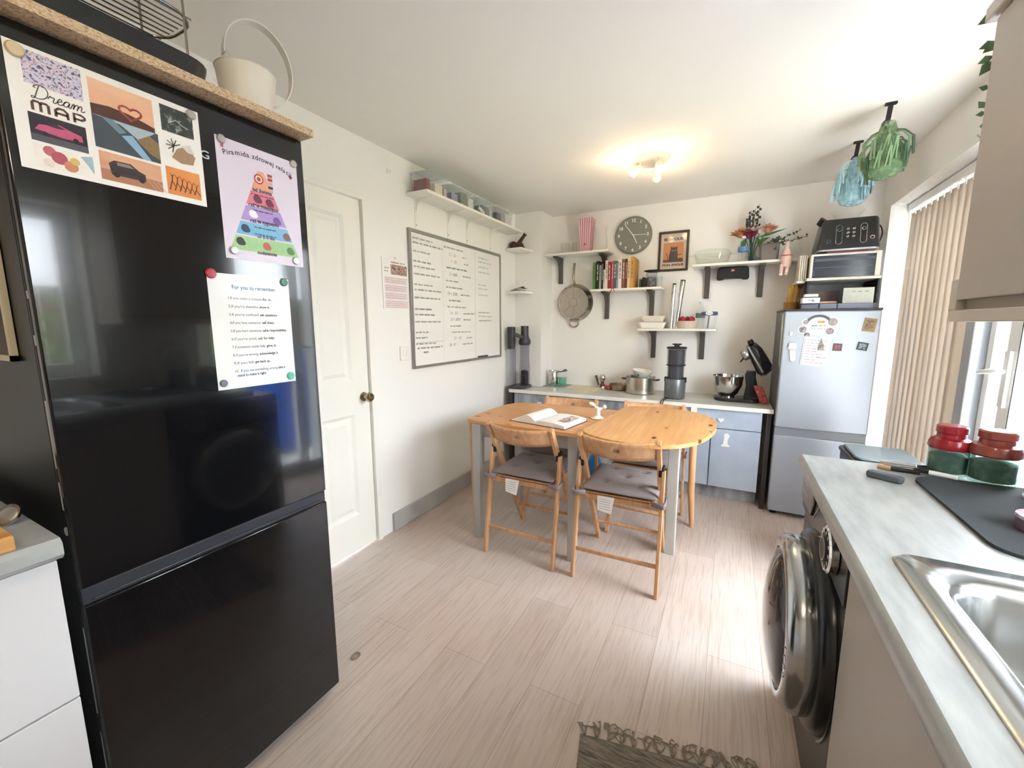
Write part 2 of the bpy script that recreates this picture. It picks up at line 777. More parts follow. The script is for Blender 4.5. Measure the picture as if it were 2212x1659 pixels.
# interior door in the left wall
DOORP = M('door_paint', '#f4f1ea', .4, var=.012)
b = B(DOORP)
b.box(LW - .10, LW + .014, .925, .957, 0, 1.978)
b.box(LW - .10, LW + .014, 1.717, 1.75, 0, 1.978)
b.box(LW - .10, LW + .014, .925, 1.75, 1.978, 2.003)
b.box(LW - .10, LW - .055, .957, .972, 0, 1.978)
b.box(LW - .10, LW - .055, 1.703, 1.717, 0, 1.978)
dfr = struct('door_frame', b, bevel=.003)
dfr.name = 'trim_1'
b = B(DOORP)
xf = LW - .008
cols = ((1.07, 1.285), (1.385, 1.602))
rows = ((.22, .81), (.995, 1.875))
ys = [.960, 1.07, 1.285, 1.385, 1.602, 1.714]
zs = [.008, .22, .81, .995, 1.875, 1.975]
pl = XP(xf)
for i in range(5):
    for j in range(5):
        if i in (1, 3) and j in (1, 3):
            continue
        b.box(xf - .036, xf, ys[i], ys[i + 1], zs[j], zs[j + 1])
for i in (1, 3):
    for j in (1, 3):
        a0, a1, c0, c1 = ys[i], ys[i + 1], zs[j], zs[j + 1]
        q = [[(a0, c0), (a1, c0), (a1, c1), (a0, c1)]]
        dd = [0]
        for k, dz in ((.018, -.011), (.030, -.011), (.05, -.004)):
            q.append([(a0 + k, c0 + k), (a1 - k, c0 + k), (a1 - k, c1 - k), (a0 + k, c1 - k)])
            dd.append(dz)
        vv = [[b.v(pl(*p, z)) for p in r] for r, z in zip(q, dd)]
        for A, D in zip(vv, vv[1:]):
            for t in range(4):
                b.f((A[t], A[(t + 1) % 4], D[(t + 1) % 4], D[t]))
        b.f(vv[-1])
d1 = struct('door_1', b, smooth=False)
BRASS = M('aged_brass', '#a89a80', .2, metal=1, var=.15)
b = B(BRASS)
b.lathe([(0, 0), (.026, 0), (.026, .004), (.012, .008), (.010, .028), (.018, .034), (.027, .044), (.028, .052), (.022, .062), (0, .066)], (xf, 1.672, .9), axis=(1, 0, 0))
b.build('door_knob', d1)

# patio window with its frame
b = B(UPVC)
X0, X1 = 1.06, 1.13
for y0, y1, z0, z1 in ((2.606, 2.85, .02, 2.06), (3.58, 3.65, .02, 2.06), (2.606, 3.65, 1.99, 2.06), (2.606, 3.65, .02, .10), (3.19, 3.25, .1, 1.99)):
    b.box(X0, X1, y0, y1, z0, z1)
w1 = struct('window_1', b, bevel=.006)
PANE = G('window_pane', '#f4fbfa', .06)
b = B(PANE)
b.box(1.09, 1.096, 2.85, 3.19, .1, 1.99)
b.build('glass_pane', w1, smooth=False)
b = B(PANE)
b.box(1.09, 1.096, 3.25, 3.58, .1, 1.99)
b.build('glass_pane', w1, smooth=False)
b = B(UPVC)
b.box(RW + .001, 1.06, 2.606, 3.649, 0, .02)
b.build('window_sill', w1)

# glazed back door
b = B(UPVC)
for y0, y1, z0, z1 in ((1.5, 1.56, 0, 2.06), (2.48, 2.52, 0, 2.06), (1.56, 2.48, 2.0, 2.06), (1.56, 2.48, 0, .03)):
    b.box(.98, 1.06, y0, y1, z0, z1)
for y0, y1, z0, z1 in ((1.563, 1.64, .033, 1.997), (2.27, 2.345, .033, 1.997), (1.64, 2.27, 1.92, 1.997), (1.64, 2.27, .033, .12), (2.345, 2.478, 1.95, 1.997), (2.345, 2.478, .033, .08)):
    b.box(.965, 1.03, y0, y1, z0, z1)
b.use(BLACKM)
b.box(.9645, .966, 2.263, 2.269, .04, 1.99)
d2 = struct('door_2', b, bevel=.005)
b = B(PANE)
b.box(.995, 1.001, 1.64, 2.27, .12, 1.92)
b.build('glass_pane', d2, smooth=False)
b = B(PANE)
b.box(.995, 1.001, 2.345, 2.478, .08, 1.95)
b.build('glass_pane', d2, smooth=False)
b = B(M('white_lever', '#e9ecec', .25))
b.box(.952, .965, 2.288, 2.322, .98, 1.20)
b.tube([(.955, 2.305, 1.12), (.93, 2.305, 1.12), (.925, 2.32, 1.12), (.925, 2.42, 1.105)], [.009, .010, .011, .008], 10)
b.build('door_handle', d2)

b = B(M('shaded_upvc_post', '#a9acb2', .4, var=.02))  # white post; its backlit shade is put into the base colour as grey
b.box(.93, 1.17, 2.525, 2.604, 0, 2.06)
struct('trim_2', b, bevel=.004)

# window above the sink
b = B(UPVC)
for y0, y1, z0, z1 in ((.2, .27, 1.02, 1.95), (.93, 1.0, 1.02, 1.95), (.27, .93, 1.88, 1.95), (.27, .93, 1.02, 1.09), (.57, .63, 1.09, 1.88)):
    b.box(1.0, 1.06, y0, y1, z0, z1)
w2 = struct('window_2', b, bevel=.005)
for y0, y1 in ((.27, .57), (.63, .93)):
    b = B(PANE)
    b.box(1.02, 1.026, y0, y1, 1.09, 1.88)
    b.build('glass_pane', w2, smooth=False)

# outside: paved ground, a garden fence, planting
b = B(patchy('pale_paving', [(.3, '#cecbc6'), (.7, '#dad7d2')], 2, .9))
b.box(1.17, 9, -6, 10, -.12, -.04)
tag(struct('patio_ground', b, smooth=False), 'pale paving outside the glazed door', 'ground', kind='structure')
b = B(wood('fence_timber', '#6d5a48', '#8d7860', 2, 5, .8))
for i in range(40):
    b.box(4.6, 4.63, -3 + i * .25, -3 + i * .25 + .235, -.04, 1.75)
tag(b.build('garden_fence', loc=(4.6, 2, -.04)), 'brown timber fence across the garden seen through the glazed door', 'fence')
LEAF = patchy('leaf_green', [(.3, '#2f5a2c'), (.7, '#5d8a4a')], 20, .6)


def leafblob(b, c, r, n, rd, s=.09):
    for i in range(n):
        p = Vector(c) + Vector((rd.gauss(0, r[0]), rd.gauss(0, r[1]), abs(rd.gauss(0, r[2]))))
        d = Vector((rd.uniform(-1, 1), rd.uniform(-1, 1), rd.uniform(-.3, 1))).normalized()
        e = d.orthogonal().normalized() * s * .3
        k = d * s
        b.f([b.v(p), b.v(p + k * .45 + e), b.v(p + k), b.v(p + k * .45 - e)])


rd = random.Random(3)
b = B(LEAF)
leafblob(b, (3.3, 2.0, -.04), (.35, 1.4, .55), 2600, rd, .16)
b.box(3.25, 3.35, .5, 3.6, -.04, .2)
tag(b.build('garden_shrub', loc=(3.3, 2, -.04), smooth=False), 'green leafy shrub growing along the garden fence', 'shrub')
b = B(M('blue_bin_plastic', '#1d4fb0', .45))
b.prism(YN(2.55), [(1.72, .10), (2.22, .10), (2.28, .92), (1.66, .92)], -.52, 0)
b.box(1.64, 2.30, 2.53, 3.1, .92, .99)
b.cyl((1.8, 2.54, .06), (1.8, 3.08, .06), .09)
b.cyl((2.1, 2.54, .06), (2.1, 3.08, .06), .09)
tag(b.build('wheelie_bin', loc=(1.95, 2.7, -.04)), 'blue wheelie bin standing on the paving outside the glazed door', 'bin')

# vertical blind at the patio window
SLAT = M('blind_cloth', '#b9a998', .8, var=.03, scale=3, tl=.10)
bl = thing('vertical_blind', 'vertical slat blind in beige cloth hanging across the patio window', 'blind', (.985, 3.2, .06))
b = B(UPVC)
b.box(.955, .998, 2.61, 3.645, 2.012, 2.055)
b.build('head_rail', bl, bevel=.003)
nsl = 11
for i in range(nsl):
    y = 2.805 + i * .0795
    a = R(12)
    dx, dy = .047 * math.sin(a), .047 * math.cos(a)
    b = B(SLAT)
    for z0, z1 in ((.055, 2.0),):
        n = 4
        prev = None
        for k in range(n + 1):
            t = k / n * 2 - 1
            bow = 0
            q = [b.v((.985 - dx * t - bow * math.cos(a), y + dy * t - bow * math.sin(a), z)) for z in (z0, z1)]
            if prev:
                b.f((prev[0], q[0], q[1], prev[1]))
            prev = q
    s_ = b.build('slat', bl, smooth=False)
    b = B(UPVC)
    b.box(.98, .99, y - .006, y + .006, 1.985, 2.013)
    b.build('hanger_clip', s_)

# ceiling spot lamps
WARM = M('warm_bulb', '#ffdf9e', .3, emit=14)
LAMPW = M('lamp_enamel', '#e8e2d6', .35)


def spotlamp(loc, rz, label, power, dirs, col=(1, .74, .42)):
    t = thing('ceiling_spotlight', label, 'ceiling lamp', loc, rz)
    b = B(LAMPW)
    b.lathe([(0, 0), (.108, 0), (.108, -.016), (.100, -.022), (0, -.024)], (0, 0, 0), 36)
    ob = b.build('base_plate', local_parent(t), smooth=True)
    ob.parent = t
    for ax, ay, dx, dy, dz in dirs:
        p = Vector((ax, ay, -.022))
        q = p + Vector((0, 0, -.028))
        d = Vector((dx, dy, dz)).normalized()
        b = B(LAMPW)
        b.tube([p, q], .006, 8)
        b.lathe([(0, -.012), (.012, -.012), (.020, 0), (.030, .052), (.0285, .052), (.018, .002), (0, -.008)], q + d * .004, 20, axis=d)
        hd = b.build('lamp_head')
        hd.parent = t
        b = B(WARM)
        b.sph(q + d * .050, .023, n=14)
        bu = b.build('bulb')
        bu.parent = hd
        ld = bpy.data.lights.new('lamp_light', 'POINT')
        ld.energy = power
        ld.color = col
        ld.shadow_soft_size = .03
        lo = bpy.data.objects.new('lamp_light', ld)
        C.objects.link(lo)
        lo.location = q + d * .095
        lo.parent = hd
    return t


def local_parent(t):
    return None


spotlamp((-.50, 2.79, CE), 0, 'round white ceiling lamp with three lit spot heads above the pine table', 1.1,
         ((-.06, -.03, -.9, -.5, -.75), (.055, -.055, .25, -.55, -.9), (.02, .06, .1, .75, -1.0)))

# ================================================================ left side: drawer unit, black fridge-freezer, posters
FX = -1.166
t = thing('fridge_freezer', 'tall black glossy fridge-freezer with posters on its upper door', 'fridge freezer', (-1.5, .58, 0))
b = B(BLACKP)
b.box(LW + .03, -1.214, .288, .874, .03, 1.832)
b.cyl((-1.214, .296, .03), (-1.214, .296, 1.832), .008, n=10)
b.build('cabinet', t, bevel=.006)
DOORB = M('fridge_black_gloss', '#0b0c0f', .11, var=.25, scale=2.2, coat=.3)
b = B(DOORB)
b.box(-1.186, FX, .283, .880, .760, 1.848)
ud = b.build('upper_door', t, bevel=.004)
b = B(DOORB)
b.box(-1.186, FX, .283, .880, .035, .722)
ld = b.build('lower_door', t, bevel=.004)
b = B(M('door_recess_grey', '#3b3e44', .35, metal=.3))
b.box(-1.188, -1.171, .285, .878, .722, .760)
b.box(-1.171, -1.167, .300, .862, .728, .733)
b.build('handle_recess', t, bevel=.002)
GASK = M('door_gasket_grey', '#5d5f62', .6)
b = B(GASK)
b.box(-1.206, -1.186, .292, .872, .76, 1.83)
b.box(-1.206, -1.186, .292, .872, .05, .72)
gk = b.build('door_gasket', t)
b = B(M('liner_white', '#b9bbbd', .5))
for z0, z1 in ((1.36, 1.375), (1.27, 1.29), (1.02, 1.16), (.93, .99), (.45, .66), (.10, .40)):
    b.box(-1.203, -1.190, .286, .292, z0, z1)
b.cyl((-1.196, .286, .885), (-1.196, .2835, .885), .009)
b.build('hinge_cover', gk, smooth=True)
b = B(M('silver_letters', '#c9ccd0', .35, metal=.6))
b.text(XP(FX), 'SAMSUNG', .480, 1.712, .026, .0002, fit=.138, bold=.0003)
b.build('logo_lettering', ud, smooth=False)
b = B(BLACKP)
for y in (.33, .83):
    b.cyl((-1.25, y, 0), (-1.25, y, .032), .02)
b.build('foot', t)

# framed picture on the side of the fridge
t = thing('framed_picture', 'dark picture in a cream frame on the side of the black fridge', 'picture', (-1.42, .288, 1.235))
b = B(M('cream_frame', '#d9cdb2', .5))
for a0, a1, c0, c1 in ((-1.54, -1.526, 1.235, 1.60), (-1.324, -1.31, 1.235, 1.60), (-1.54, -1.31, 1.235, 1.247), (-1.54, -1.31, 1.588, 1.60)):
    b.box(a0, a1, .276, .2862, c0, c1)
b.build('frame', t)
b = B(patchy('dark_picture', [(.3, '#201a14'), (.7, '#4a3d28')], 18, .5))
b.box(-1.526, -1.324, .281, .2862, 1.247, 1.588)
b.build('print', t)

# ---- posters on the fridge door


def rects(b, pl, lst, d0=.0009):
    for i, (a0, a1, c0, c1, col) in enumerate(lst):
        b.rect(pl, a0, a1, c0, c1, d0 + i * .00012, M('print_' + col.strip('#'), col, .55, var=.06, scale=40))


def printmat(name, stops, scale=20, stretch=(1, 1, 1)):
    return MATS.get(name) or patchy(name, stops, scale, .5, stretch)


pl = XP(FX)
pl = Pl(pl(.298, 1.597), pl.u, pl.v)          # lower-left corner of the sheet
Wd, Hd = .305, .215
t = thing('collage_poster', 'landscape photo collage sheet headed Dream Map on the black fridge door', 'poster', pl(Wd / 2, 0))
b = B(PAPER)
b.box(FX, FX + .0006, .298, .298 + Wd, 1.597, 1.597 + Hd)
b.build('sheet', t)
b = B()
U = lambda x: x * Wd
V = lambda y: (1 - y) * Hd


def pic(n, x0, x1, y0, y1, mat, d=.0010):
    b.rect(pl, U(x0), U(x1), V(y1), V(y0), d, mat)


def poly(pts, mat, d):
    b.flat(pl, [(U(x), V(y)) for x, y in pts], d, mat)


def em(c):
    return M('print_' + c.strip('#'), c, .55, var=.12, scale=60)


pic('pattern', .065, .325, .035, .30, printmat('print_pattern', [(.38, '#5d5a7c'), (.46, '#d9d3e4'), (.58, '#cfc8dd'), (.63, '#a3485a'), (.70, '#e4dfec')], 160))
dream = [(.35, 1.5), (.3, .8), (.25, .05), (.1, -.05), (0, .1), (.15, .15), (.5, 0), (.95, .25), (1.1, .8), (.9, 1.35), (.5, 1.6), (.15, 1.5), (0, 1.25), (.15, 1.15)], [
    (1.15, .35), (1.28, .75), (1.4, .6), (1.55, .68), (1.6, .5), (1.58, .15), (1.72, .08), (1.9, .35), (2.15, .52), (2.1, .74), (1.95, .7), (1.88, .4), (2.0, .08), (2.25, .15), (2.38, .45), (2.5, .7), (2.75, .65)], [
    (2.75, .65), (2.5, .7), (2.35, .4), (2.45, .08), (2.65, .15), (2.78, .62), (2.75, .2), (2.88, .06), (3.0, .55), (3.1, .72), (3.15, .4), (3.12, .05), (3.2, .5), (3.35, .72), (3.45, .5), (3.43, .05), (3.5, .5), (3.66, .72), (3.76, .5), (3.74, .15), (3.88, .05), (4.05, .25)]
for st in dream:
    b.ribbon(pl, [(U(.085) + p.x * .0178 + p.y * .004, V(.405) + p.y * .0155) for p in curve([(x, y, 0) for x, y in st], 5)], .0015, .0012, em('#4b3a36'))
for st in ([(0, 0), (0, .8), (.1, .98), (.35, .98), (.45, .85), (.45, 0)], [(.45, .8), (.55, .98), (.8, .98), (.9, .85), (.9, 0)], [(1.3, 0), (1.3, .7), (1.5, .98), (1.8, .98), (2.0, .7), (2.0, 0)], [(1.3, .42), (2.0, .42)], [(2.4, 0), (2.4, .98), (2.85, .98), (3.05, .8), (3.05, .6), (2.85, .42), (2.4, .42)]):
    b.ribbon(pl, [(U(.085) + x * .0232, V(.508) + y * .0165) for x, y in st], .0040, .0013, em('#5a3f3a'))
pic('car', .06, .315, .53, .755, em('#2b2830'))
b.flat(pl, [(U(.08), V(.66)), (U(.10), V(.615)), (U(.15), V(.60)), (U(.19), V(.575)), (U(.24), V(.60)), (U(.29), V(.62)), (U(.295), V(.67)), (U(.2), V(.68))], .0012, em('#c2557c'))
poly([(.13, .605), (.18, .58), (.22, .60), (.18, .612)], em('#3a3440'), .0013)
pic('road', .06, .315, .70, .755, em('#575560'), .0012)
pic('drinks', .06, .33, .775, .965, printmat('print_drinks', [(.35, '#e9e2da'), (.6, '#f2ede6')], 30))
for k_, (x, y, r, c) in enumerate(((.13, .82, .028, '#c06a72'), (.17, .86, .036, '#b25562'), (.22, .91, .032, '#cf8a6a'), (.12, .92, .024, '#e6d8cc'), (.24, .86, .022, '#d2b765'))):
    b.disc(pl, U(x), V(y), r * .32, .0012 + k_ * .0001, em(c), 14)
poly([(.27, .80), (.33, .775), (.33, .93), (.30, .86)], em('#9cb9c9'), .0012)
pic('sunset_sky', .355, .70, .06, .375, printmat('print_sunset', [(.3, '#e6a987'), (.55, '#efc6a4'), (.75, '#f3dcc6')], 3, (1, 1, 3)))
poly([(.355, .285), (.45, .265), (.55, .275), (.64, .305), (.70, .33), (.70, .375), (.355, .375)], em('#54352c'), .0012)
hp = [(.5 + .062 * 16 * math.sin(q) ** 3 / 16 + .045, .255 - .062 * 1.1 * (13 * math.cos(q) - 5 * math.cos(2 * q) - 2 * math.cos(3 * q) - math.cos(4 * q)) / 16) for q in [2 * PI * i / 24 for i in range(25)]]
b.ribbon(pl, [(U(x + .02), V(y + .01)) for x, y in hp][:13], .0042, .0014, em('#8d4436'))
b.ribbon(pl, [(U(x + .02), V(y + .01)) for x, y in hp][12:], .0042, .0015, em('#a0563f'))
pic('lake', .355, .715, .375, .665, em('#454d57'))
poly([(.355, .375), (.50, .40), (.60, .50), (.70, .375)], em('#a9bac6'), .0012)
poly([(.50, .50), (.56, .47), (.66, .665), (.61, .665)], em('#8fb3d2'), .00135)
poly([(.58, .50), (.66, .42), (.715, .47), (.715, .63), (.66, .60)], em('#8a7350'), .0014)
poly([(.40, .375), (.46, .375), (.53, .46), (.49, .49)], em('#6f8a98'), .0013)
pic('jeep', .365, .71, .69, .95, printmat('print_dusk', [(.35, '#c98d70'), (.6, '#e3b592'), (.8, '#dcc3b0')], 4, (1, 1, 4)))
poly([(.365, .85), (.71, .85), (.71, .95), (.365, .95)], em('#b07a5e'), .0012)
poly([(.41, .79), (.44, .755), (.53, .75), (.575, .80), (.61, .82), (.61, .885), (.42, .89)], em('#3c3234'), .0013)
poly([(.455, .765), (.52, .762), (.55, .79), (.455, .795)], em('#8b8078'), .0014)
for x in (.445, .585):
    b.disc(pl, U(x), V(.885), .0052, .0015, em('#241f20'), 12)
poly([(.415, .835), (.605, .845), (.605, .855), (.415, .848)], em('#2a2425'), .0014)
for x in (.62, .65, .68):
    b.ribbon(pl, [(U(x), V(.86)), (U(x + .05), V(.945))], .0012, .0013, em('#d8a07c'))
for x, y in ((.12, .682), (.26, .672)):
    b.disc(pl, U(x), V(y), .0042, .0014, em('#1c1a20'), 12)
pic('lodge', .745, .955, .055, .31, printmat('print_night', [(.4, '#2f3533'), (.58, '#3f4744'), (.66, '#9aa39e')], 70))
b.ribbon(pl, [(U(.79), V(.22)), (U(.84), V(.17)), (U(.89), V(.21)), (U(.92), V(.22))], .0016, .0013, em('#c4c6bd'))
poly([(.79, .56), (.83, .46), (.90, .40), (.95, .50), (.93, .585), (.85, .60)], em('#a7876c'), .0012)
for q in range(7):
    a = R(30 + q * 38)
    b.ribbon(pl, [(U(.81), V(.44)), (U(.81 + .05 * math.cos(a)), V(.44 - .07 * math.sin(a)))], .002, .0014, em('#4c4844'))
poly([(.86, .42), (.92, .38), (.945, .47), (.90, .47)], em('#d9d4d0'), .0014)
pic('jump', .74, .965, .665, .945, printmat('print_orange', [(.3, '#d57a3c'), (.6, '#e9a055'), (.8, '#efb96c')], 3))
for q in range(6):
    x = .775 + q * .032
    b.ribbon(pl, [(U(x - .02), V(.90)), (U(x), V(.80 + q * .008)), (U(x + .004), V(.745 + q * .012))], .0022, .0013, em('#6e3a22'))
    b.ribbon(pl, [(U(x), V(.81 + q * .008)), (U(x + .024), V(.87 + q * .006))], .0018, .0014, em('#6e3a22'))
    b.ribbon(pl, [(U(x - .012), V(.73 + q * .01)), (U(x + .003), V(.765 + q * .01)), (U(x + .016), V(.73 + q * .01))], .0014, .0014, em('#6e3a22'))
b.build('printed_pictures', t, smooth=False)

pl = Pl((FX, .636, 1.481), (0, 1, 0), (0, 0, 1))
Wd, Hd = .220, .297
t = thing('pyramid_poster', 'lilac sheet with a rainbow pyramid chart, right of the photo collage', 'poster', pl(Wd / 2, 0))
b = B(M('lilac_paper', '#e2d8e8', .35, var=.02))
b.box(FX, FX + .0006, .636, .636 + Wd, 1.481, 1.481 + Hd)
b.build('sheet', t)
b = B()
TX = em('#3b3540')
adv = {'i': .24, 'j': .24, 'l': .24, ' ': .30, 'r': .36, 'm': .86, 'w': .74, 'P': .56, 'c': .48, 'e': .52, 'z': .46}
title = 'Piramida zdrowej relacji'
tot = sum(adv.get(c, .55) for c in title)
acc = 0
for ch in title:
    q = (acc + adv.get(ch, .55) / 2) / tot
    b.text(pl, ch, U(.075 + acc / tot * .84), V(.095 + .05 * (2 * q - 1) ** 2), .0172, .0012, TX, rot=-.28 * (2 * q - 1), bold=.0002)
    acc += adv.get(ch, .55)
lay = [('#e8a58c', .19, .36, .40, .46), ('#dd8095', .375, .50, .33, .52), ('#b39ad6', .515, .645, .26, .60), ('#82bde0', .66, .775, .17, .70), ('#a8cf9a', .79, .915, .09, .78)]
for col, y0, y1, e0, e1 in lay:
    k0, k1 = (y0 - .12) / .80 * .44, (y1 - .12) / .80 * .44
    poly([(.50 - k1, y1), (.50 + k1, y1), (.50 + k0, y0), (.50 - k0, y0)], em(col), .0010)
b.disc(pl, U(.47), V(.26), .013, .0012, em('#b5503f'), 20)
b.disc(pl, U(.47), V(.26), .0095, .0013, em('#f0d9cf'), 20)
b.disc(pl, U(.47), V(.26), .0055, .0014, em('#b5503f'), 16)
for k in range(5):
    pic('cell', .585, .645, .19 + k * .035, .215 + k * .035, em(('#b5503f', '#b5503f', '#d9b3a6', '#5a3f3a', '#d9b3a6')[k]), .0012)
for tx, y, s in (('od święta', .375, .013), ('raz w miesiącu', .515, .0135), ('raz w tygodniu', .655, .0135), ('co 2-3 dni', .785, .012), ('codziennie', .93, .013)):
    b.text(pl, tx, U(.5), V(y), s, .0016, TX, align='CENTER', bold=.00022)
for x, y, c in ((.43, .44, '#7a3f52'), (.58, .45, '#7a3f52'), (.36, .58, '#f1ecf5'), (.66, .60, '#7a5fa8'), (.25, .72, '#35506b'), (.78, .73, '#8d6f6a'), (.50, .85, '#c66f5c'), (.18, .84, '#3a4a3c'), (.82, .86, '#5f8a5f')):
    b.disc(pl, U(x), V(y), .011, .0012, em(c), 9)
    b.disc(pl, U(x + .03), V(y + .012), .007, .0013, em(c), 7)
for y in (.40, .49, .54, .63, .69, .75):
    b.scrib(pl, U(.36), V(y) - .001, U(.28), .0030, .0014, TX, .0007)
poly([(.055, .055), (.085, .055), (.085, .085), (.055, .085)], em('#c25d72'), .0012)
poly([(.90, .13), (.93, .15), (.90, .175), (.875, .15)], em('#8a4a5c'), .0012)
b.build('printed_chart', t, smooth=False)

pl = Pl((FX, .585, 1.140), (0, 1, 0), (0, 0, 1))
Wd, Hd = .217, .300
t = thing('reminder_list', 'white laminated sheet listing ten numbered reminders, below the lilac pyramid poster', 'poster', pl(Wd / 2, 0))
b = B(M('laminated_white', '#eef0ee', .14, var=.02))
b.box(FX, FX + .0007, .585, .585 + Wd, 1.140, 1.140 + Hd)
b.build('sheet', t)
b = B()
b.text(pl, 'For you to remember:', U(.26), V(.125), .0150, .0012, em('#5c8fa6'), fit=U(.55), bold=.0003)
L10 = [('1.If you make a mistake, ', 'fix it.'), ("2.If you're thankful, ", 'show it.'), ("3.If you're confused, ", 'ask questions.'), ('4.If you love someone, ', 'tell them.'),
       ('5.If you hurt someone, ', 'take responsibility.'), ("6.If you're stuck, ", 'ask for help.'), ('7.If someone needs help, ', 'give it.'), ("8.If you're wrong, ", 'acknowledge it.'),
       ('9.If you fall, ', 'get back up.'), ('10.  If you see something wrong, ', 'take a')]
for i, (p, q) in enumerate(L10):
    y = V(.215 + i * .0715)
    w0 = U(.0165 * len(p))
    b.text(pl, p, U(.20), y, .0098, .0012, em('#55575c'), fit=w0)
    b.text(pl, q, U(.20) + w0 + .003, y, .0098, .0012, em('#3a3c40'), fit=U(.0165 * len(q)), bold=.0002)
b.text(pl, 'stand to make it right.', U(.23), V(.215 + 9.55 * .0715), .0098, .0012, em('#3a3c40'), bold=.0002, fit=U(.36))
b.build('printed_text', t, smooth=False)

MAG = [('beige', '#d9c3a0', .312, 1.797, .0125, 'round beige magnet in the top left corner of the photo collage', .2),
       ('silver', '#b9b6b2', .587, 1.800, .0105, 'round silver magnet in the top right corner of the photo collage', .7),
       ('silver', '#b9b6b2', .650, 1.771, .0105, 'round silver magnet in the top left corner of the lilac pyramid poster', .7),
       ('silver', '#b9b6b2', .845, 1.773, .0105, 'round silver magnet in the top right corner of the lilac pyramid poster', .7),
       ('silver', '#b9b6b2', .655, 1.502, .0105, 'round silver magnet in the bottom left corner of the lilac pyramid poster', .7),
       ('silver', '#b9b6b2', .830, 1.497, .0105, 'round silver magnet in the bottom right corner of the lilac pyramid poster', .7),
       ('red', '#b3324a', .594, 1.437, .0125, 'round red magnet in the top left corner of the reminder list', 0),
       ('green', '#3c7a62', .787, 1.431, .0115, 'round dark green magnet in the top right corner of the reminder list', 0),
       ('grey', '#77777f', .598, 1.158, .0095, 'round grey magnet in the bottom left corner of the reminder list', .3),
       ('teal', '#5fc1a8', .785, 1.157, .0115, 'round pale teal magnet in the bottom right corner of the reminder list', 0)]
for nm, col, y, z, r, lab, me in MAG:
    b = B(M('magnet_' + nm, col, .3, metal=me))
    b.lathe([(0, 0), (r, 0), (r, .003), (r * .85, .0055), (0, .006)], (FX + .0017, y, z), 22, axis=(1, 0, 0))
    tag(b.build('magnet', loc=(FX + .0017, y, z)), lab, 'magnet', 'round magnets on the black fridge')

# ---- chipboard shelf over the fridge and what stands on it
b = B(CHIP)
b.box(LW + .005, -1.12, -.9, .887, 1.852, 1.872)
tag(b.build('chipboard_shelf', loc=(-1.4, 0, 1.852), smooth=False), 'raw-edged chipboard board lying on top of the black fridge', 'shelf')
b = B(BLACKP)
pts = rrect(-1.56, -1.135, -.25, .63, .06)
Z = ZP(0)
b.prism(Z, pts, 1.872, 1.876)
inn = rrect(-1.552, -1.143, -.242, .622, .055)
lo = [b.v(Z(x, y, 1.876)) for x, y in pts]
hi = [b.v(Z(-1.348 + (x + 1.348) * 1.03, .19 + (y - .19) * 1.02, 1.915)) for x, y in pts]
hi2 = [b.v(Z(-1.348 + (x + 1.348) * 1.03, .19 + (y - .19) * 1.02, 1.915)) for x, y in inn]
lo2 = [b.v(Z(x, y, 1.877)) for x, y in inn]
n = len(pts)
for A, D in ((lo, hi), (hi, hi2), (hi2, lo2)):
    for i in range(n):
        b.f((A[i], A[(i + 1) % n], D[(i + 1) % n], D[i]))
tag(b.build('baking_tray', loc=(-1.305, .19, 1.872)), 'large black enamel roasting tray on the chipboard shelf', 'tray')
WIRE = M('steel_wire', '#8e8a84', .3, metal=1)
t = thing('wire_rack', 'tall steel wire dish rack standing in the black roasting tray', 'rack', (-1.25, .32, 1.878))
b = B(WIRE)
loop = [(x, y, 2.02) for x, y in rrect(-1.33, -1.165, .02, .625, .06)]
b.tube(loop, .003, 8, closed=True)
for k in range(8):
    x = -1.318 + k * .0205
    b.tube([(x, .03, 2.02), (x, .615, 2.02)], .0018, 6)
b.build('bottom_grid', t)
for sx, sy in ((-1.325, .06), (-1.17, .06), (-1.325, .58), (-1.175, .60)):
    b = B(WIRE)
    b.tube([(sx, sy, 1.878), (sx, sy, 2.24)], .0028, 6)
    b.build('upright', t)
b = B(WIRE)
loop = [(x, y, 2.24) for x, y in rrect(-1.33, -1.165, .02, .625, .06)]
b.tube(loop, .003, 8, closed=True)
b.tube([(-1.172, .595, 2.09), (-1.172, .06, 2.09)], .0022, 6)
b.tube([(-1.325, .58, 2.09), (-1.172, .598, 2.09)], .0022, 6)
b.build('upper_rail', t)
CREAM = M('cream_enamel', '#ece5d9', .4, var=.02)
t = thing('enamel_planter', 'cream enamel watering bucket with a tall hooped strap handle on the chipboard shelf', 'bucket', (-1.27, .795, 1.872))
b = B(CREAM)
b.lathe([(0, 0), (.058, 0), (.074, .143), (.0765, .145), (.0745, .147), (.0725, .143), (.057, .004), (0, .004)], (-1.27, .795, 1.872), 36)
b.build('body', t)
b = B(M('strap_white', '#e4e2dc', .4))
cc = Vector((-1.265, .832, 2.052))
ex = Vector((.25, .95, 0)).normalized()
prev = None
ax = Vector((ex.y, -ex.x, 0))
for k in range(33):
    a = R(-68 + 250 * k / 32)
    p = cc + ex * .086 * math.cos(a) + Vector((0, 0, 1)) * .108 * math.sin(a)
    q = [b.v(p + ax * .014 * s + ex * (o * math.cos(a)) + Vector((0, 0, o * math.sin(a)))) for s, o in ((-1, 0), (1, 0), (1, .003), (-1, .003))]
    if prev:
        for i in range(4):
            j = (i + 1) % 4
            b.f((prev[i], prev[j], q[j], q[i]))
    else:
        b.f(q[::-1])
    prev = q
b.f(prev)
b.build('handle', t)

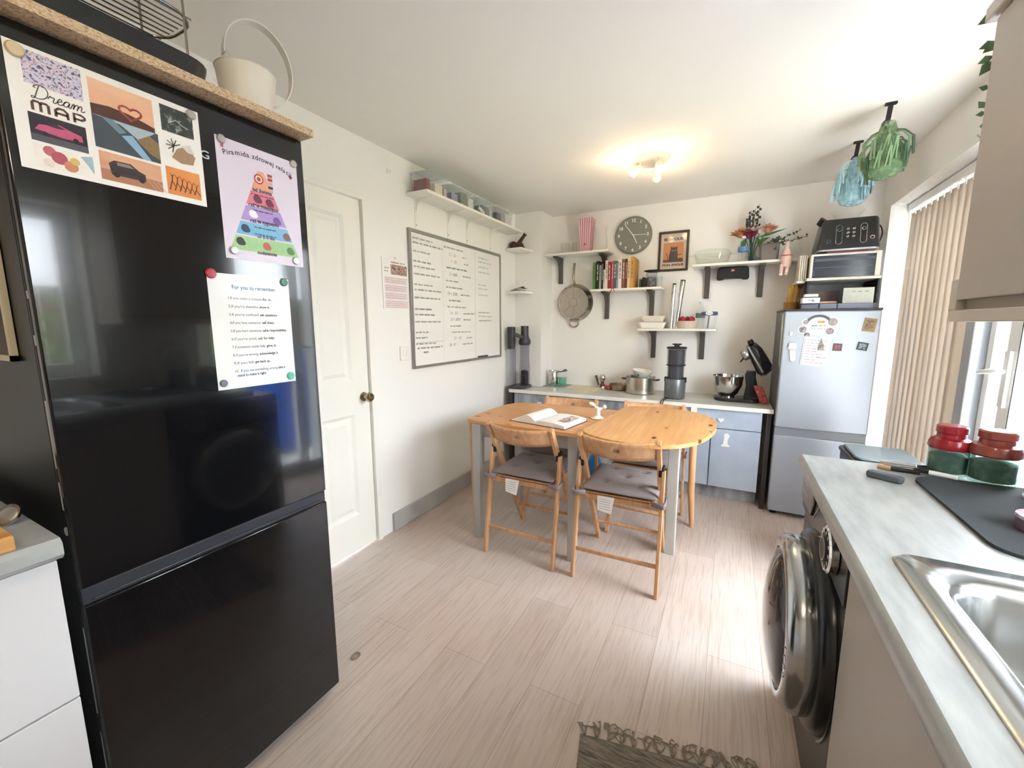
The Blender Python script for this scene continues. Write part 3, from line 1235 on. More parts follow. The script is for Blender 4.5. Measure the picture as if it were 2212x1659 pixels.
# ---- drawer unit and worktop in the near left corner
WHF = M('white_drawer_front', '#d3d3d6', .4, var=.012)
t = thing('drawer_unit', 'white handleless three-drawer base unit left of the black fridge', 'base cabinet', (-1.4, -.05, 0))
b = B(WHITE)
b.box(LW + .01, -1.11, -.36, .244, .1, .878)
b.box(LW + .05, -1.16, -.36, .244, 0, .1)
b.build('carcass', t)
for z0, z1 in ((.588, .874), (.420, .584), (.105, .416)):
    b = B(WHF)
    b.box(-1.108, -1.089, -.358, .241, z0, z1)
    b.build('drawer_front', t, bevel=.0015)
b = B(WHF)
b.box(LW + .01, -1.09, FW + .01, -.364, .0, .878)
tag(b.build('base_cabinet', loc=(-1.4, -1, 0)), 'plain white base cabinet next to the drawer unit, behind the camera', 'base cabinet')
b = B(WT)
b.prism(Pl((0, 0, 0), (1, 0, 0), (0, 0, 1)), [(LW + .005, .88), (-1.078, .88), (-1.068, .89), (-1.068, .912), (-1.078, .92), (LW + .005, .92)], -.247, 1.59)
tag(b.build('worktop', loc=(-1.4, -.5, .88), smooth=False), 'grey laminate worktop on the white drawer unit', 'worktop')
b = B(OAKBOARD)
b.box(-1.44, -1.082, -.32, .195, .92, .948)
tag(b.build('chopping_board', loc=(-1.26, -.06, .92), bevel=.003), 'thick oak chopping board at the front of the left worktop', 'chopping board')
b = B(wood('dark_red_wood', '#4a1815', '#6a2520', 1, 6, .5))
b.box(-1.60, -1.285, .055, .205, .9485, .962)
tag(b.build('serving_board', loc=(-1.44, .13, .9485), bevel=.003), 'dark red wooden board lying on the oak chopping board', 'serving board')
t = thing('jar_lid', 'silver jar lid leaning against the black fridge by the chopping board', 'lid', (-1.245, .222, .92))
b = B(STEEL)
d = Vector((.45, -.62, .64)).normalized()
c0 = Vector((-1.245, .222, .936))
b.lathe([(0, 0), (.022, 0), (.022, .005), (.0195, .005), (.0185, .002), (0, .002)], c0, 28, axis=d)
b.build('cap', t)
b = B(M('lid_disc', '#b7b5b2', .3, metal=.8))
b.lathe([(0, .0022), (.017, .0022), (.012, .0042), (0, .0035)], c0, 24, axis=d)
b.build('disc', t)

# ================================================================ left wall: calendar, whiteboard, shelf with boxes
pl = XP(LW)
b = B(WHITE)
b.box(LW, LW + .006, 1.94 - .012, 1.94 + .012, 2.18, 2.205)
b.tube([(LW + .006, 1.94, 2.195), (LW + .022, 1.94, 2.185), (LW + .024, 1.94, 2.196)], .003, 6)
tag(b.build('wall_hook', loc=(LW, 1.94, 2.18)), 'small white hook high on the wall to the right of the door', 'hook')

t = thing('wall_calendar', 'paper wall calendar with pink ruled months hanging between door and whiteboard', 'calendar', (LW, 1.96, 1.40))
b = B(PAPER)
b.box(LW + .001, LW + .004, 1.852, 2.070, 1.400, 1.700)
b.build('page', t)
b = B()
b.rect(pl, 1.922, 2.062, 1.605, 1.664, .0045, printmat('print_calendar', [(.36, '#3e2f2a'), (.48, '#b9a79d'), (.55, '#9a4a48'), (.68, '#d9cfc8')], 55))
for k in range(4):
    z = 1.585 - k * .046
    b.rect(pl, 1.866, 2.062, z - .036, z, .0044, em('#ead9dc'))
    b.ribbon(pl, [(1.866, z), (2.062, z)], .0022, .0048, em('#b48d95'))
    b.scrib(pl, 1.875, z - .014, .17, .004, .0049, em('#c39ba3'), .001)
    b.scrib(pl, 1.875, z - .026, .17, .004, .0049, em('#c39ba3'), .001)
b.ribbon(pl, [(1.866, 1.409), (2.062, 1.409)], .002, .0048, em('#b48d95'))
b.scrib(pl, 1.868, 1.640, .035, .006, .0048, em('#6a4a4a'), .0016)
b.scrib(pl, 1.868, 1.622, .035, .006, .0048, em('#6a4a4a'), .0016)
b.scrib(pl, 1.925, 1.676, .12, .007, .0048, em('#5b5254'), .0016)
b.text(pl, '5', 1.952, 1.670, .020, .005, em('#5b5254'))
b.build('printed_month', t, smooth=False)
b = B(STEEL)
b.tube([(LW + .004, 1.961 + .006 * math.cos(R(a)), 1.70 + .008 * math.sin(R(a))) for a in range(0, 181, 20)], .0012, 6)
b.build('hanger', t)

t = thing('light_switch', 'white double switch plate under the calendar', 'switch', (LW, 2.017, 1.08))
b = B(WHITE)
b.box(LW, LW + .009, 1.972, 2.064, 1.081, 1.170)
b.build('plate', t, bevel=.003)
for y in (2.002, 2.034):
    b = B(UPVC)
    b.box(LW + .009, LW + .013, y - .008, y + .008, 1.108, 1.143)
    b.build('rocker', t, bevel=.001)

t = thing('whiteboard', 'large aluminium-framed whiteboard covered in faint handwriting on the left wall', 'whiteboard', (LW, 2.666, 1.018))
b = B(M('whiteboard_enamel', '#f1f0ee', .18, var=.01))
b.box(LW + .002, LW + .010, 2.085, 3.245, 1.025, 1.898)
b.build('panel', t)
b = B(M('aluminium', '#a3a19d', .4, metal=.7, var=.06))
for y0, y1, z0, z1 in ((2.079, 2.100, 1.018, 1.905), (3.233, 3.253, 1.018, 1.905), (2.1, 3.233, 1.884, 1.905), (2.1, 3.233, 1.018, 1.036)):
    b.box(LW, LW + .018, y0, y1, z0, z1)
b.build('frame', t, bevel=.002)
b = B()
GI = em('#a3a6a8')
G2 = em('#c2b3b0')
G3 = em('#8e9296')
d = .0108
b.ribbon(pl, [(2.425, 1.87), (2.415, 1.05)], .003, d, em('#d9d6d4'))
b.ribbon(pl, [(2.845, 1.87), (2.835, 1.04)], .003, d, em('#b7bfc6'))
rd = random.Random(5)
zz = 1.852
for ln, gap in ((.20, .028), (.31, .052), (.17, .062), (.18, .034), (.22, .046), (.27, .066), (.19, .034), (.30, .050), (.27, .074), (.17, .036), (.20, .046), (.27, .070), (.15, .036), (.12, .040), (.21, .060)):
    b.scrib(pl, 2.118, zz, ln, .011, d, rd.choice((GI, GI, G2)), .0030)
    zz -= gap
b.ribbon(pl, [(2.12, 1.185), (2.41, 1.190)], .002, d, GI)
b.scrib(pl, 2.13, 1.15, .27, .012, d, em('#a98b92'), .0028)
b.scrib(pl, 2.19, 1.12, .06, .011, d, em('#a98b92'), .0028)
zz = 1.846
rows_ = ((2.44, .24, None), (2.50, .18, '22 - 25'), (2.52, .16, '7 - 20'), (2.47, .26, None), (2.50, .24, '2 = 808'), (2.46, .17, None), (2.46, .22, None), (2.47, .25, '19 = 2320'), (2.49, .16, None), (2.47, .24, None), (2.50, .28, '24 - 201'), (2.50, .22, '25 = 2870'), (2.50, .14, None), (2.52, .24, None), (2.54, .20, '23 = 20'), (2.48, .26, '28 - 81'))
for k, (y, ln, tx) in enumerate(rows_):
    m_ = (GI, G2, GI, G3)[k % 4]
    if tx:
        b.text(pl, tx, y, zz - .008, .030, d, m_, shear=.2)
        b.scrib(pl, y + .17, zz, max(ln - .12, .06), .010, d, m_, .0026)
    else:
        b.scrib(pl, y, zz, ln, .011, d, m_, .0028)
    zz -= .046
zz = 1.83
for ln, gap in ((.16, .03), (.20, .04), (.15, .04), (.19, .10), (.14, .03), (.14, .05), (.16, .14), (.19, .03), (.22, .035), (.20, .1)):
    b.scrib(pl, 2.89, zz, ln, .011, d, em('#b6bcc0'), .0024)
    zz -= gap
b.build('handwriting', t, smooth=False)
b = B(M('marker_black', '#3a3c42', .4))
b.tube([(LW + .022, 2.86, 1.044), (LW + .022, 3.0, 1.044)], .0065, 10)
b.use(UPVC)
b.tube([(LW + .022, 3.0, 1.044), (LW + .022, 3.03, 1.044)], .0075, 10)
b.use(M('marker_black', '#3a3c42'))
tag(b.build('marker_pen', loc=(LW + .022, 2.94, 1.036)), 'dark marker pen on the bottom edge of the whiteboard', 'pen')

# shelf over the whiteboard
SX = -1.664
t = thing('wall_shelf', 'long white shelf on four brackets above the whiteboard, full of clear storage boxes', 'shelf', (LW, 2.75, 2.093))
b = B(SHELFW)
b.box(LW, SX, 2.085, 3.40, 2.093, 2.111)
b.build('board', t, bevel=.0015)
for y in (2.17, 2.513, 2.752, 3.10):
    b = B(WHITE)
    b.box(LW, LW + .004, y - .011, y + .011, 1.905, 2.093)
    b.box(LW, SX - .02, y - .011, y + .011, 2.088, 2.093)
    b.prism(Pl((LW, y + .0015, 1.905), (1, 0, 0), (0, 0, 1)), [(.003, .185), (.003, .10), (.02, .16), (.11, .185)], 0, .003)
    br = b.build('bracket', t)
    b = B(DGREY)
    for z in (1.935, 2.04):
        b.cyl((LW + .004, y, z), (LW + .006, y, z), .0035, n=8)
    b.build('screw', br)

BOXC = G('clear_box_plastic', '#eef4f6', .06, .12, milk=.13)


def storage_box(y0, y1, h, label):
    t = thing('storage_box', label, 'storage box', ((LW + SX) / 2, (y0 + y1) / 2, 2.111), group='clear storage boxes on the shelf')
    x0, x1 = LW + .008, SX - .004
    cx, cy = (x0 + x1) / 2, (y0 + y1) / 2
    b = B(BOXC)
    lo = rrect(x0 + .008, x1 - .008, y0 + .008, y1 - .008, .018, 3)
    hi = rrect(x0, x1, y0, y1, .02, 3)
    A = [b.v((x, y, 2.1115)) for x, y in lo]
    D = [b.v((x, y, 2.111 + h)) for x, y in hi]
    n = len(A)
    b.f(A[::-1])
    for i in range(n):
        b.f((A[i], A[(i + 1) % n], D[(i + 1) % n], D[i]))
    b.build('body', t)
    b = B(G('clear_lid_plastic', '#eef3f5', .06, .15, milk=.16))
    b.prism(ZP(0), rrect(x0 - .004, x1 + .004, y0 - .004, y1 + .004, .022, 3), 2.111 + h, 2.111 + h + .007)
    b.prism(ZP(0), rrect(x0 + .02, x1 - .02, y0 + .02, y1 - .02, .018, 3), 2.111 + h + .007, 2.111 + h + .012)
    b.build('lid', t)
    return t


def item(name, label, cat, x0, x1, y0, y1, z0, z1, col, group=None, rot=0):
    b = B(M('print_' + col.strip('#'), col, .55, var=.12, scale=60))
    c = Vector(((x0 + x1) / 2, (y0 + y1) / 2, z0))
    Mx = Matrix.Translation(c) @ Matrix.Rotation(rot, 4, 'X') @ Matrix.Translation(-c)
    b.box(x0, x1, y0, y1, z0, z1, Mx)
    return tag(b.build(name, loc=c, bevel=.002), label, cat, group)


storage_box(2.105, 2.325, .112, 'clear lidded storage box at the door end of the long shelf')
storage_box(2.345, 2.645, .098, 'clear storage box second from the door end of the long shelf')
storage_box(2.665, 2.915, .098, 'clear storage box third from the door end of the long shelf')
storage_box(2.935, 3.21, .098, 'clear storage box at the back corner end of the long shelf')
zb = 2.1145
item('food_packet', 'red packet in the storage box nearest the door', 'packet', -1.80, -1.70, 2.125, 2.16, zb, 2.19, '#8e4048')
item('carton', 'cream carton in the storage box nearest the door', 'carton', -1.73, -1.682, 2.185, 2.26, zb, 2.175, '#ddcdb8')
item('carton', 'pinkish carton in the storage box nearest the door', 'carton', -1.74, -1.682, 2.275, 2.305, zb, 2.165, '#c9a9a0')
item('packet', 'violet packet in the second storage box on the long shelf', 'packet', -1.75, -1.69, 2.37, 2.44, zb, 2.17, '#8f89a8')
item('carton', 'dark green carton in the second storage box on the long shelf', 'carton', -1.75, -1.68, 2.465, 2.53, zb, 2.195, '#6b7266')
item('carton', 'white carton in the second storage box on the long shelf', 'carton', -1.75, -1.682, 2.555, 2.62, zb, 2.18, '#d6d2cd')
item('packet', 'dark blue packet in the third storage box on the long shelf', 'packet', -1.77, -1.70, 2.76, 2.83, zb, 2.185, '#56667a')
item('envelope', 'white envelope leaning in the third storage box on the long shelf', 'envelope', -1.695, -1.685, 2.70, 2.78, zb + .012, 2.15, '#e2e0dc', rot=-.35)
item('carton', 'pale carton in the third storage box on the long shelf', 'carton', -1.75, -1.685, 2.85, 2.89, zb, 2.18, '#c3c6c8')
item('tin', 'dark tin in the storage box at the corner end of the long shelf', 'tin', -1.76, -1.69, 2.97, 3.03, zb, 2.18, '#4a4d52')
item('carton', 'white printed carton in the storage box at the corner end of the long shelf', 'carton', -1.75, -1.682, 3.09, 3.18, zb, 2.185, '#d8d3cc')

# two little corner shelves
for z, lab in ((1.972, 'small white corner shelf holding the brown figurine'), (1.598, 'small white corner shelf holding folded glasses and papers, under the figurine')):
    b = B(SHELFW)
    b.prism(ZP(z), [(LW, 3.553), (LW, 3.36), (-1.665, 3.35), (-1.645, 3.553)], -.018, 0)
    tag(b.build('corner_shelf', loc=(LW + .09, 3.46, z - .018), bevel=.0015), lab, 'shelf', 'little corner shelves')
BROWN = M('brown_leather', '#52342a', .35, var=.2, scale=25)
t = thing('figurine', 'brown seated animal figurine with a raised neck on the upper corner shelf', 'figurine', (-1.75, 3.45, 1.972))
b = B(BROWN)
b.sph((-1.785, 3.44, 2.008), .038, .035, .036)
b.sph((-1.735, 3.45, 2.004), .045, .030, .031)
b.tube([(-1.745, 3.45, 2.01), (-1.715, 3.45, 2.05), (-1.685, 3.45, 2.085), (-1.672, 3.45, 2.099)], [.024, .017, .014, .021], 14)
b.build('body', t)
for x, y in ((-1.70, 3.43), (-1.70, 3.47), (-1.765, 3.425)):
    b = B(M('dark_brown', '#2b1c18', .35))
    b.sph((x, y, 1.985), .013, .013, .013, n=10)
    b.build('foot', t)
b = B(M('grey_paper', '#8d8f90', .6))
b.box(-1.80, -1.69, 3.40, 3.50, 1.598, 1.606)
b.box(-1.795, -1.695, 3.41, 3.50, 1.606, 1.614)
tag(b.build('paper_pile', loc=(-1.745, 3.45, 1.598)), 'small pile of grey papers on the lower corner shelf', 'papers')
b = B(BLACKM)
for k in (0, 1):
    b.tube([(-1.775, 3.41 + k * .03, 1.617), (-1.66 - k * .02, 3.40 + k * .05, 1.640 - .008 * k)], .0022, 6)
b.tube([(-1.69 + .022 * math.cos(a), 3.42 + .022 * math.sin(a), 1.632) for a in [2 * PI * i / 14 for i in range(14)]], .002, 6, closed=True)
b.tube([(-1.69 + .022 * math.cos(a), 3.47 + .022 * math.sin(a), 1.628) for a in [2 * PI * i / 14 for i in range(14)]], .002, 6, closed=True)
tag(b.build('glasses', loc=(-1.72, 3.44, 1.614)), 'dark-rimmed glasses lying on the grey papers on the lower corner shelf', 'glasses')

# ================================================================ back wall shelves
BRK = M('bracket_grey', '#57534f', .55, var=.12)


def shelf(name_lab, x0, x1, yf, z, brks, curved=True):
    t = thing('wall_shelf', name_lab, 'shelf', ((x0 + x1) / 2, BW, z - .018), group='white shelves on grey brackets')
    b = B(SHELFW)
    b.box(x0, x1, yf, BW, z - .018, z)
    b.build('board', t, bevel=.0015)
    for x in brks:
        b = B(BRK)
        p = Pl((x - .019, 0, 0), (0, -1, 0), (0, 0, 1))   # a grows towards the room
        w0 = -BW
        L_ = BW - yf - .03
        pts = [(w0, z - .018), (w0 + L_, z - .018), (w0 + L_, z - .032), (w0 + .075, z - .045), (w0 + .045, z - .075), (w0 + .030, z - .12), (w0 + .028, z - .255), (w0, z - .255)]
        b.prism(p, pts, 0, -.038)
        b.build('bracket', t, bevel=.003)
    return t


shelf('white shelf on grey brackets holding the pink carton and glass jug', -1.553, -.968, 3.61, 1.937, (-1.465, -1.045))
shelf('white shelf on grey brackets holding the row of books', -1.118, -.525, 3.61, 1.606, (-1.012, -.622))
shelf('white shelf on grey brackets holding white dishes and the bowl of tomatoes', -.699, -.101, 3.61, 1.266, (-.592, -.205))
shelf('long white shelf on grey brackets holding the flowers and glass casserole', -.302, .43, 3.61, 1.764, (-.195, .178))

# top left shelf
TUMB = G('tumbler_glass', '#f6f8f6', .10)
for k, (x, y) in enumerate(((-1.402, 3.70), (-1.345, 3.72), (-1.300, 3.68))):
    b = B(TUMB)
    b.lathe([(0, .004), (.024, .004), (.0245, 0), (.027, .002), (.029, .10), (.0275, .10), (.0255, .008), (0, .008)], (x, y, 1.937), 20)
    tag(b.build('drinking_glass', loc=(x, y, 1.937)), ('clear drinking glass at the left end of the pink carton shelf', 'clear drinking glass in the middle of three left of the pink carton', 'clear drinking glass standing right against the pink carton')[k], 'glass', 'drinking glasses left of the pink carton')
PINK = M('pink_card', '#c9808f', .5, var=.04)
t = thing('popcorn_carton', 'tall pink and white striped popcorn carton on the top left shelf', 'carton', (-1.185, 3.70, 1.937))
b = B(PINK)
cx, cy = -1.188, 3.70
A = [b.v((cx + sx * .042, cy + sy * .04, 1.938)) for sx, sy in ((-1, -1), (1, -1), (1, 1), (-1, 1))]
D = [b.v((cx + sx * .062, cy + sy * .052, 2.222)) for sx, sy in ((-1, -1), (1, -1), (1, 1), (-1, 1))]
b.f(A[::-1])
for i in range(4):
    b.f((A[i], A[(i + 1) % 4], D[(i + 1) % 4], D[i]))
b.build('carton_body', t, smooth=False, solid=.0015)
b = B(em('#f0dfe2'))
for i in range(2):
    for k in range(6):
        s0, s1 = (k + .12) / 6, (k + .5) / 6
        p00, p01, p10, p11 = (Vector(q) for q in ((cx - .042, cy - .04, 1.938), (cx + .042, cy - .04, 1.938), (cx - .062, cy - .052, 2.222), (cx + .062, cy - .052, 2.222))) if i == 0 else (Vector(q) for q in ((cx + .042, cy - .04, 1.938), (cx + .042, cy + .04, 1.938), (cx + .062, cy - .052, 2.222), (cx + .062, cy + .052, 2.222)))
        n_ = Vector((0, -.0014, 0)) if i == 0 else Vector((.0014, 0, 0))
        b.f([b.v(q + n_) for q in (p00.lerp(p01, s0), p00.lerp(p01, s1), p10.lerp(p11, s1), p10.lerp(p11, s0))])
b.use(em('#7a2f3c'))
pf = Pl((cx - .05, cy - .049, 1.98), (1, 0, 0), (0, .04, 1))
for k in range(4):
    b.rect(pf, .002 + k * .026, .016 + k * .026, .18, .195, .004)
    b.rect(pf, .004 + k * .026, .015 + k * .026, .215, .23, .005)
b.disc(pf, .05, .02, .009, .004, n=12)
b.build('printed_stripes', t, smooth=False)
t = thing('glass_jug', 'clear glass jug with a handle between pink carton and clock', 'jug', (-1.06, 3.70, 1.937))
b = B(GLASS)
b.lathe([(0, .004), (.046, .004), (.048, 0), (.056, .008), (.062, .05), (.058, .10), (.050, .15), (.052, .195), (.056, .205), (.054, .206), (.049, .195), (.047, .15), (.055, .10), (.059, .05), (.053, .012), (0, .01)], (-1.06, 3.70, 1.937), 28)
b.build('body', t)
b = B(GLASS)
b.tube(curve([(-1.01, 3.70, 2.125), (-.98, 3.70, 2.13), (-.965, 3.70, 2.10), (-.975, 3.70, 2.04), (-1.0, 3.70, 2.0)], 5), .0065, 8)
b.build('handle', t)

# clock
t = thing('wall_clock', 'round grey wall clock with white numerals on the back wall', 'clock', (-.80, BW, 1.91))
cp = YN(BW, -.80, 2.063)
b = B(M('clock_grey', '#83837b', .6, var=.06))
b.lathe([(0, 0), (.150, 0), (.156, .006), (.156, .028), (.150, .034), (.146, .030), (0, .030)], (-.80, BW, 2.063), 48, axis=(0, -1, 0))
b.build('face', t)
for h in range(1, 13):
    b = B(M('clock_white', '#efece4', .6))
    a = R(90 - 30 * h)
    b.text(cp, str(h), .122 * math.cos(a), .122 * math.sin(a) - .0125, .036, .0306, align='CENTER', bold=.0016)
    b.build('numeral', t, smooth=False)
for nm, a, ln, tail, wd in (('minute_hand', 90 - (-38), .118, .0, .0075), ('hour_hand', 90 - 154, .078, .0, .0085), ('second_hand', 90 - 91, .112, 0, .0055)):
    b = B(M('clock_white', '#efece4'))
    q = rotpl(cp, R(a))
    dz = {'minute_hand': .0335, 'hour_hand': .032, 'second_hand': .035}[nm]
    b.prism(q, [(-tail, -wd / 2), (ln, -wd / 2 * .7), (ln, wd / 2 * .7), (-tail, wd / 2)], dz, dz + .001)
    b.build(nm, t, smooth=False)
b = B(M('clock_white', '#efece4'))
b.cyl((-.80, BW - .03, 2.063), (-.80, BW - .038, 2.063), .006)
b.build('hub', t)

# cat poster
t = thing('framed_poster', 'small black-framed poster of a dark cat reading bonjour, right of the clock', 'poster', (-.468, BW, 1.742))
b = B(M('dark_wood_frame', '#2e261f', .4, var=.12))
X0, X1, Z0, Z1 = -.588, -.350, 1.743, 2.067
for x0, x1, z0, z1 in ((X0, X0 + .018, Z0, Z1), (X1 - .018, X1, Z0, Z1), (X0 + .018, X1 - .018, Z1 - .018, Z1), (X0 + .018, X1 - .018, Z0, Z0 + .018)):
    b.box(x0, x1, BW - .018, BW, z0, z1)
b.build('frame', t, bevel=.0015)
b = B(em('#cdbbb0'))
b.box(X0 + .018, X1 - .018, BW - .006, BW - .001, Z0 + .018, Z1 - .018)
pp = YN(BW - .006, X0 + .018, Z0 + .018)          # 0.202 x 0.288
b.rect(pp, .022, .180, .055, .215, .0004, em('#c98a5f'))
b.rect(pp, .022, .180, .055, .078, .0006, em('#7a4f3c'))
cat = [(.072, .062), (.066, .10), (.074, .135), (.080, .16), (.079, .19), (.086, .178), (.11, .176), (.126, .178), (.134, .190), (.131, .155), (.136, .13), (.138, .09), (.132, .062)]
b.flat(pp, cat, .0008, em('#4a4342'))
b.ribbon(pp, [(.075, .068), (.056, .085), (.055, .11), (.046, .128), (.042, .130)], .005, .0009, em('#4a3430'))
for x in (.094, .117):
    b.disc(pp, x, .150, .005, .0011, em('#cfc6b8'), 12, .0025)
b.disc(pp, .155, .072, .026, .0010, em('#5e4636'), 16, .016)
b.rect(pp, .138, .165, .112, .119, .0010, em('#7a4a36'))
b.ribbon(pp, [(.142, .112), (.142, .092)], .002, .001, em('#e2c9b8'))
b.ribbon(pp, [(.160, .112), (.160, .092)], .002, .001, em('#e2c9b8'))
b.text(pp, 'BONJOUR', .101, .232, .030, .001, em('#3a2b26'), align='CENTER', fit=.15, bold=.0012)
b.text(pp, 'MON AMOUR', .101, .025, .026, .001, em('#3a2b26'), align='CENTER', fit=.165, bold=.0012)
b.build('print', t, smooth=False)
b = B(G('picture_glass', '#ffffff', .10, .02))
b.box(X0 + .018, X1 - .018, BW - .0095, BW - .008, Z0 + .018, Z1 - .018)
b.build('glazing', t, smooth=False)

# hanging frying pan
t = thing('frying_pan', 'stainless steel frying pan hanging on the back wall below the top left shelf', 'pan', (-1.322, BW, 1.28))
PANM = M('worn_steel', '#b8aea4', .24, metal=1, var=.22, scale=14)
c0 = (-1.322, BW - .055, 1.500)
b = B(PANM)
b.lathe([(.175, .055), (.170, .050), (.150, .008), (.142, 0), (.040, -.001), (.038, -.003), (0, -.003)], (-1.322, BW - .058, 1.502), 44, axis=(0, 1, 0))
b.lathe([(0, .006), (.138, .006), (.146, .012), (.167, .052), (.175, .055)], (-1.322, BW - .058, 1.502), 44, axis=(0, 1, 0))
b.build('pan_body', t)
b = B(PANM)
b.lathe([(.128, -.0035), (.132, -.0035), (.132, 0), (.128, 0), (.128, -.0035)], (-1.322, BW - .058, 1.502), 40, axis=(0, 1, 0))
for k in range(8):
    a = k * PI / 4
    q = Vector((math.cos(a), 0, math.sin(a)))
    o_ = Vector((-1.322, BW - .0605, 1.502))
    b.bar(o_ + q * .045, o_ + q * .12, .0012, .0022, side=(0, 1, 0))
b.build('base_plate', t)
b = B(PANM)
b.tube(curve([(-1.322, BW - .020, 1.665), (-1.322, BW - .050, 1.70), (-1.324, BW - .055, 1.75), (-1.326, BW - .022, 1.862)], 5), [.014] * 4 + [.010] * 4 + [.011] * 7 + [.012], 10)
b.build('handle', t)
b = B(PANM)
b.tube(curve([(-1.365, BW - .02, 1.345), (-1.36, BW - .022, 1.295), (-1.322, BW - .024, 1.278), (-1.284, BW - .022, 1.295), (-1.279, BW - .02, 1.345)], 5), .008, 8)
b.build('helper_handle', t)

# books on their shelf
bk = [(.020, .232, '#5f8c4f', 'green'), (.006, .225, '#3c5a34', 'dark green'), (.026, .240, '#1f2420', 'black and white lettered'), (.018, .205, '#8f9f90', 'sage green'), (.016, .242, '#26241f', 'tall black'), (.012, .165, '#dcd6d0', 'short cream'),
      (.022, .240, '#e6ddd9', 'tall white'), (.027, .225, '#8e3036', 'dark red'), (.018, .232, '#b9575a', 'coral red'), (.022, .232, '#51606d', 'slate blue'), (.014, .215, '#8b98a6', 'pale blue-grey'), (.028, .245, '#e5d9d6', 'broad white'),
      (.026, .240, '#7d5240', 'tan brown'), (.014, .242, '#5a3028', 'dark maroon'), (.024, .252, '#e2bfa2', 'peach'), (.024, .258, '#c99e4c', 'mustard yellow'), (.010, .245, '#b3843a', 'ochre')]
x = -1.106
rd = random.Random(11)
for k, (wd, h, col, nm) in enumerate(bk):
    dp = .15 + rd.uniform(-.01, .01)
    yf = 3.632 + rd.uniform(0, .008)
    sl = 0
    c = M('print_' + col.strip('#'), col, .5, var=.1, scale=50)
    t = thing('book', nm + ' book standing in the row on the book shelf', 'book', (x + wd / 2, yf + dp / 2, 1.606), group='books in a row on the wall shelf')
    b = B(c)
    b.box(x, x + .0018, yf, yf + dp, 1.606, 1.606 + h)
    b.box(x + wd - .0018, x + wd, yf, yf + dp, 1.606, 1.606 + h)
    b.box(x + .0018, x + wd - .0018, yf, yf + .0018, 1.606, 1.606 + h)
    b.build('cover', t)
    b = B(PAPER)
    b.box(x + .0018, x + wd - .0018, yf + .0018, yf + dp - .004, 1.609, 1.606 + h - .004)
    b.build('pages', t)
    if wd > .011:
        b = B(em('#e9e2d6' if k in (2, 7, 8, 9, 12, 13, 4) else '#5a4a42'))
        q = Pl((x + wd / 2, yf, 1.606), (0, 0, -1), (1, 0, 0))
        q.n = Vector((0, -1, 0))
        b.scrib(q, -h * .88, 0, h * .55, wd * .34, .0005, b.mats[0], wd * .10, seed=k)
        b.build('spine_print', t, smooth=False)
    x += wd + .0022
t = thing('bookmark_ribbon', 'red bookmark ribbon hanging over the edge of the book shelf', 'ribbon', (-.93, 3.61, 1.57))
b = B(em('#9c3038'))
b.ribbon(YN(3.607, 0, 0), [(-.945, 1.565), (-.93, 1.59), (-.92, 1.612)], .007, 0)
b.ribbon(YN(3.607, 0, 0), [(-.905, 1.578), (-.912, 1.612)], .006, 0)
b.build('tails', t, smooth=False, solid=.001)
b = B(BLACKM)
b.box(-.685, -.665, 3.65, 3.76, 1.606, 1.69)
tag(b.build('notebook', loc=(-.675, 3.70, 1.606), bevel=.001), 'small black notebook right of the mustard yellow books', 'book')
b = B(em('#2f4a3c'))
b.box(-.708, -.690, 3.65, 3.76, 1.606, 1.676)
tag(b.build('notebook', loc=(-.70, 3.70, 1.606), bevel=.001), 'small dark green notebook right of the mustard yellow books', 'book')
t = thing('glass_canister', 'clear glass canister of grey odds and ends under a black plate', 'canister', (-.615, 3.69, 1.606))
b = B(G('smoky_glass', '#e0e2e6', .06, .05))
b.lathe([(0, .003), (.036, .003), (.040, 0), (.044, .006), (.046, .09), (.046, .125), (.043, .125), (.042, .01), (0, .008)], (-.615, 3.69, 1.606), 24)
b.build('body', t)
b = B(patchy('grey_contents', [(.35, '#4b4b4d'), (.6, '#8d8c8a'), (.75, '#b9b6b0')], 60, .6))
b.lathe([(0, .009), (.039, .009), (.040, .07), (.03, .085), (0, .088)], (-.615, 3.69, 1.606), 16)
b.build('contents', t)
b = B(BLACKM)
b.lathe([(0, 0), (.055, 0), (.078, .008), (.080, .011), (.054, .004), (0, .004)], (-.600, 3.69, 1.732), 28)
tag(b.build('black_plate', loc=(-.60, 3.69, 1.732)), 'black plate lying on top of the glass canister on the book shelf', 'plate')
b = B(G('tumbler_glass'))
b.lathe([(0, .004), (.020, .004), (.022, 0), (.025, .085), (.023, .085), (.020, .008), (0, .008)], (-.548, 3.655, 1.606), 18)
tag(b.build('drinking_glass', loc=(-.548, 3.655, 1.606)), 'small glass at the right end of the book shelf', 'glass')

# dishes shelf
CER = M('white_ceramic', '#efece4', .2, var=.015)
b = B(CER)
b.prism(ZP(0), rrect(-.69, -.50, 3.625, 3.79, .03), 1.268, 1.272)
lo, hi = rrect(-.69, -.50, 3.632, 3.785, .03), rrect(-.712, -.478, 3.62, 3.80, .036)
lo2, hi2 = rrect(-.686, -.504, 3.636, 3.781, .028), rrect(-.706, -.484, 3.626, 3.794, .034)
rings = [[b.v((x, y, z)) for x, y in P] for P, z in ((lo, 1.267), (hi, 1.318), (hi2, 1.318), (lo2, 1.273))]
n = len(lo)
for A, D in zip(rings, rings[1:]):
    for i in range(n):
        b.f((A[i], A[(i + 1) % n], D[(i + 1) % n], D[i]))
tag(b.build('baking_dish', loc=(-.595, 3.71, 1.267)), 'wide white baking dish, bottom of the two stacked on the low shelf', 'dish')
b = B(M('ivory_ceramic', '#e6dfd0', .22, var=.015))
lo, hi = rrect(-.672, -.508, 3.645, 3.775, .028), rrect(-.690, -.494, 3.632, 3.788, .034)
lo2, hi2 = rrect(-.668, -.512, 3.649, 3.771, .026), rrect(-.684, -.500, 3.638, 3.782, .032)
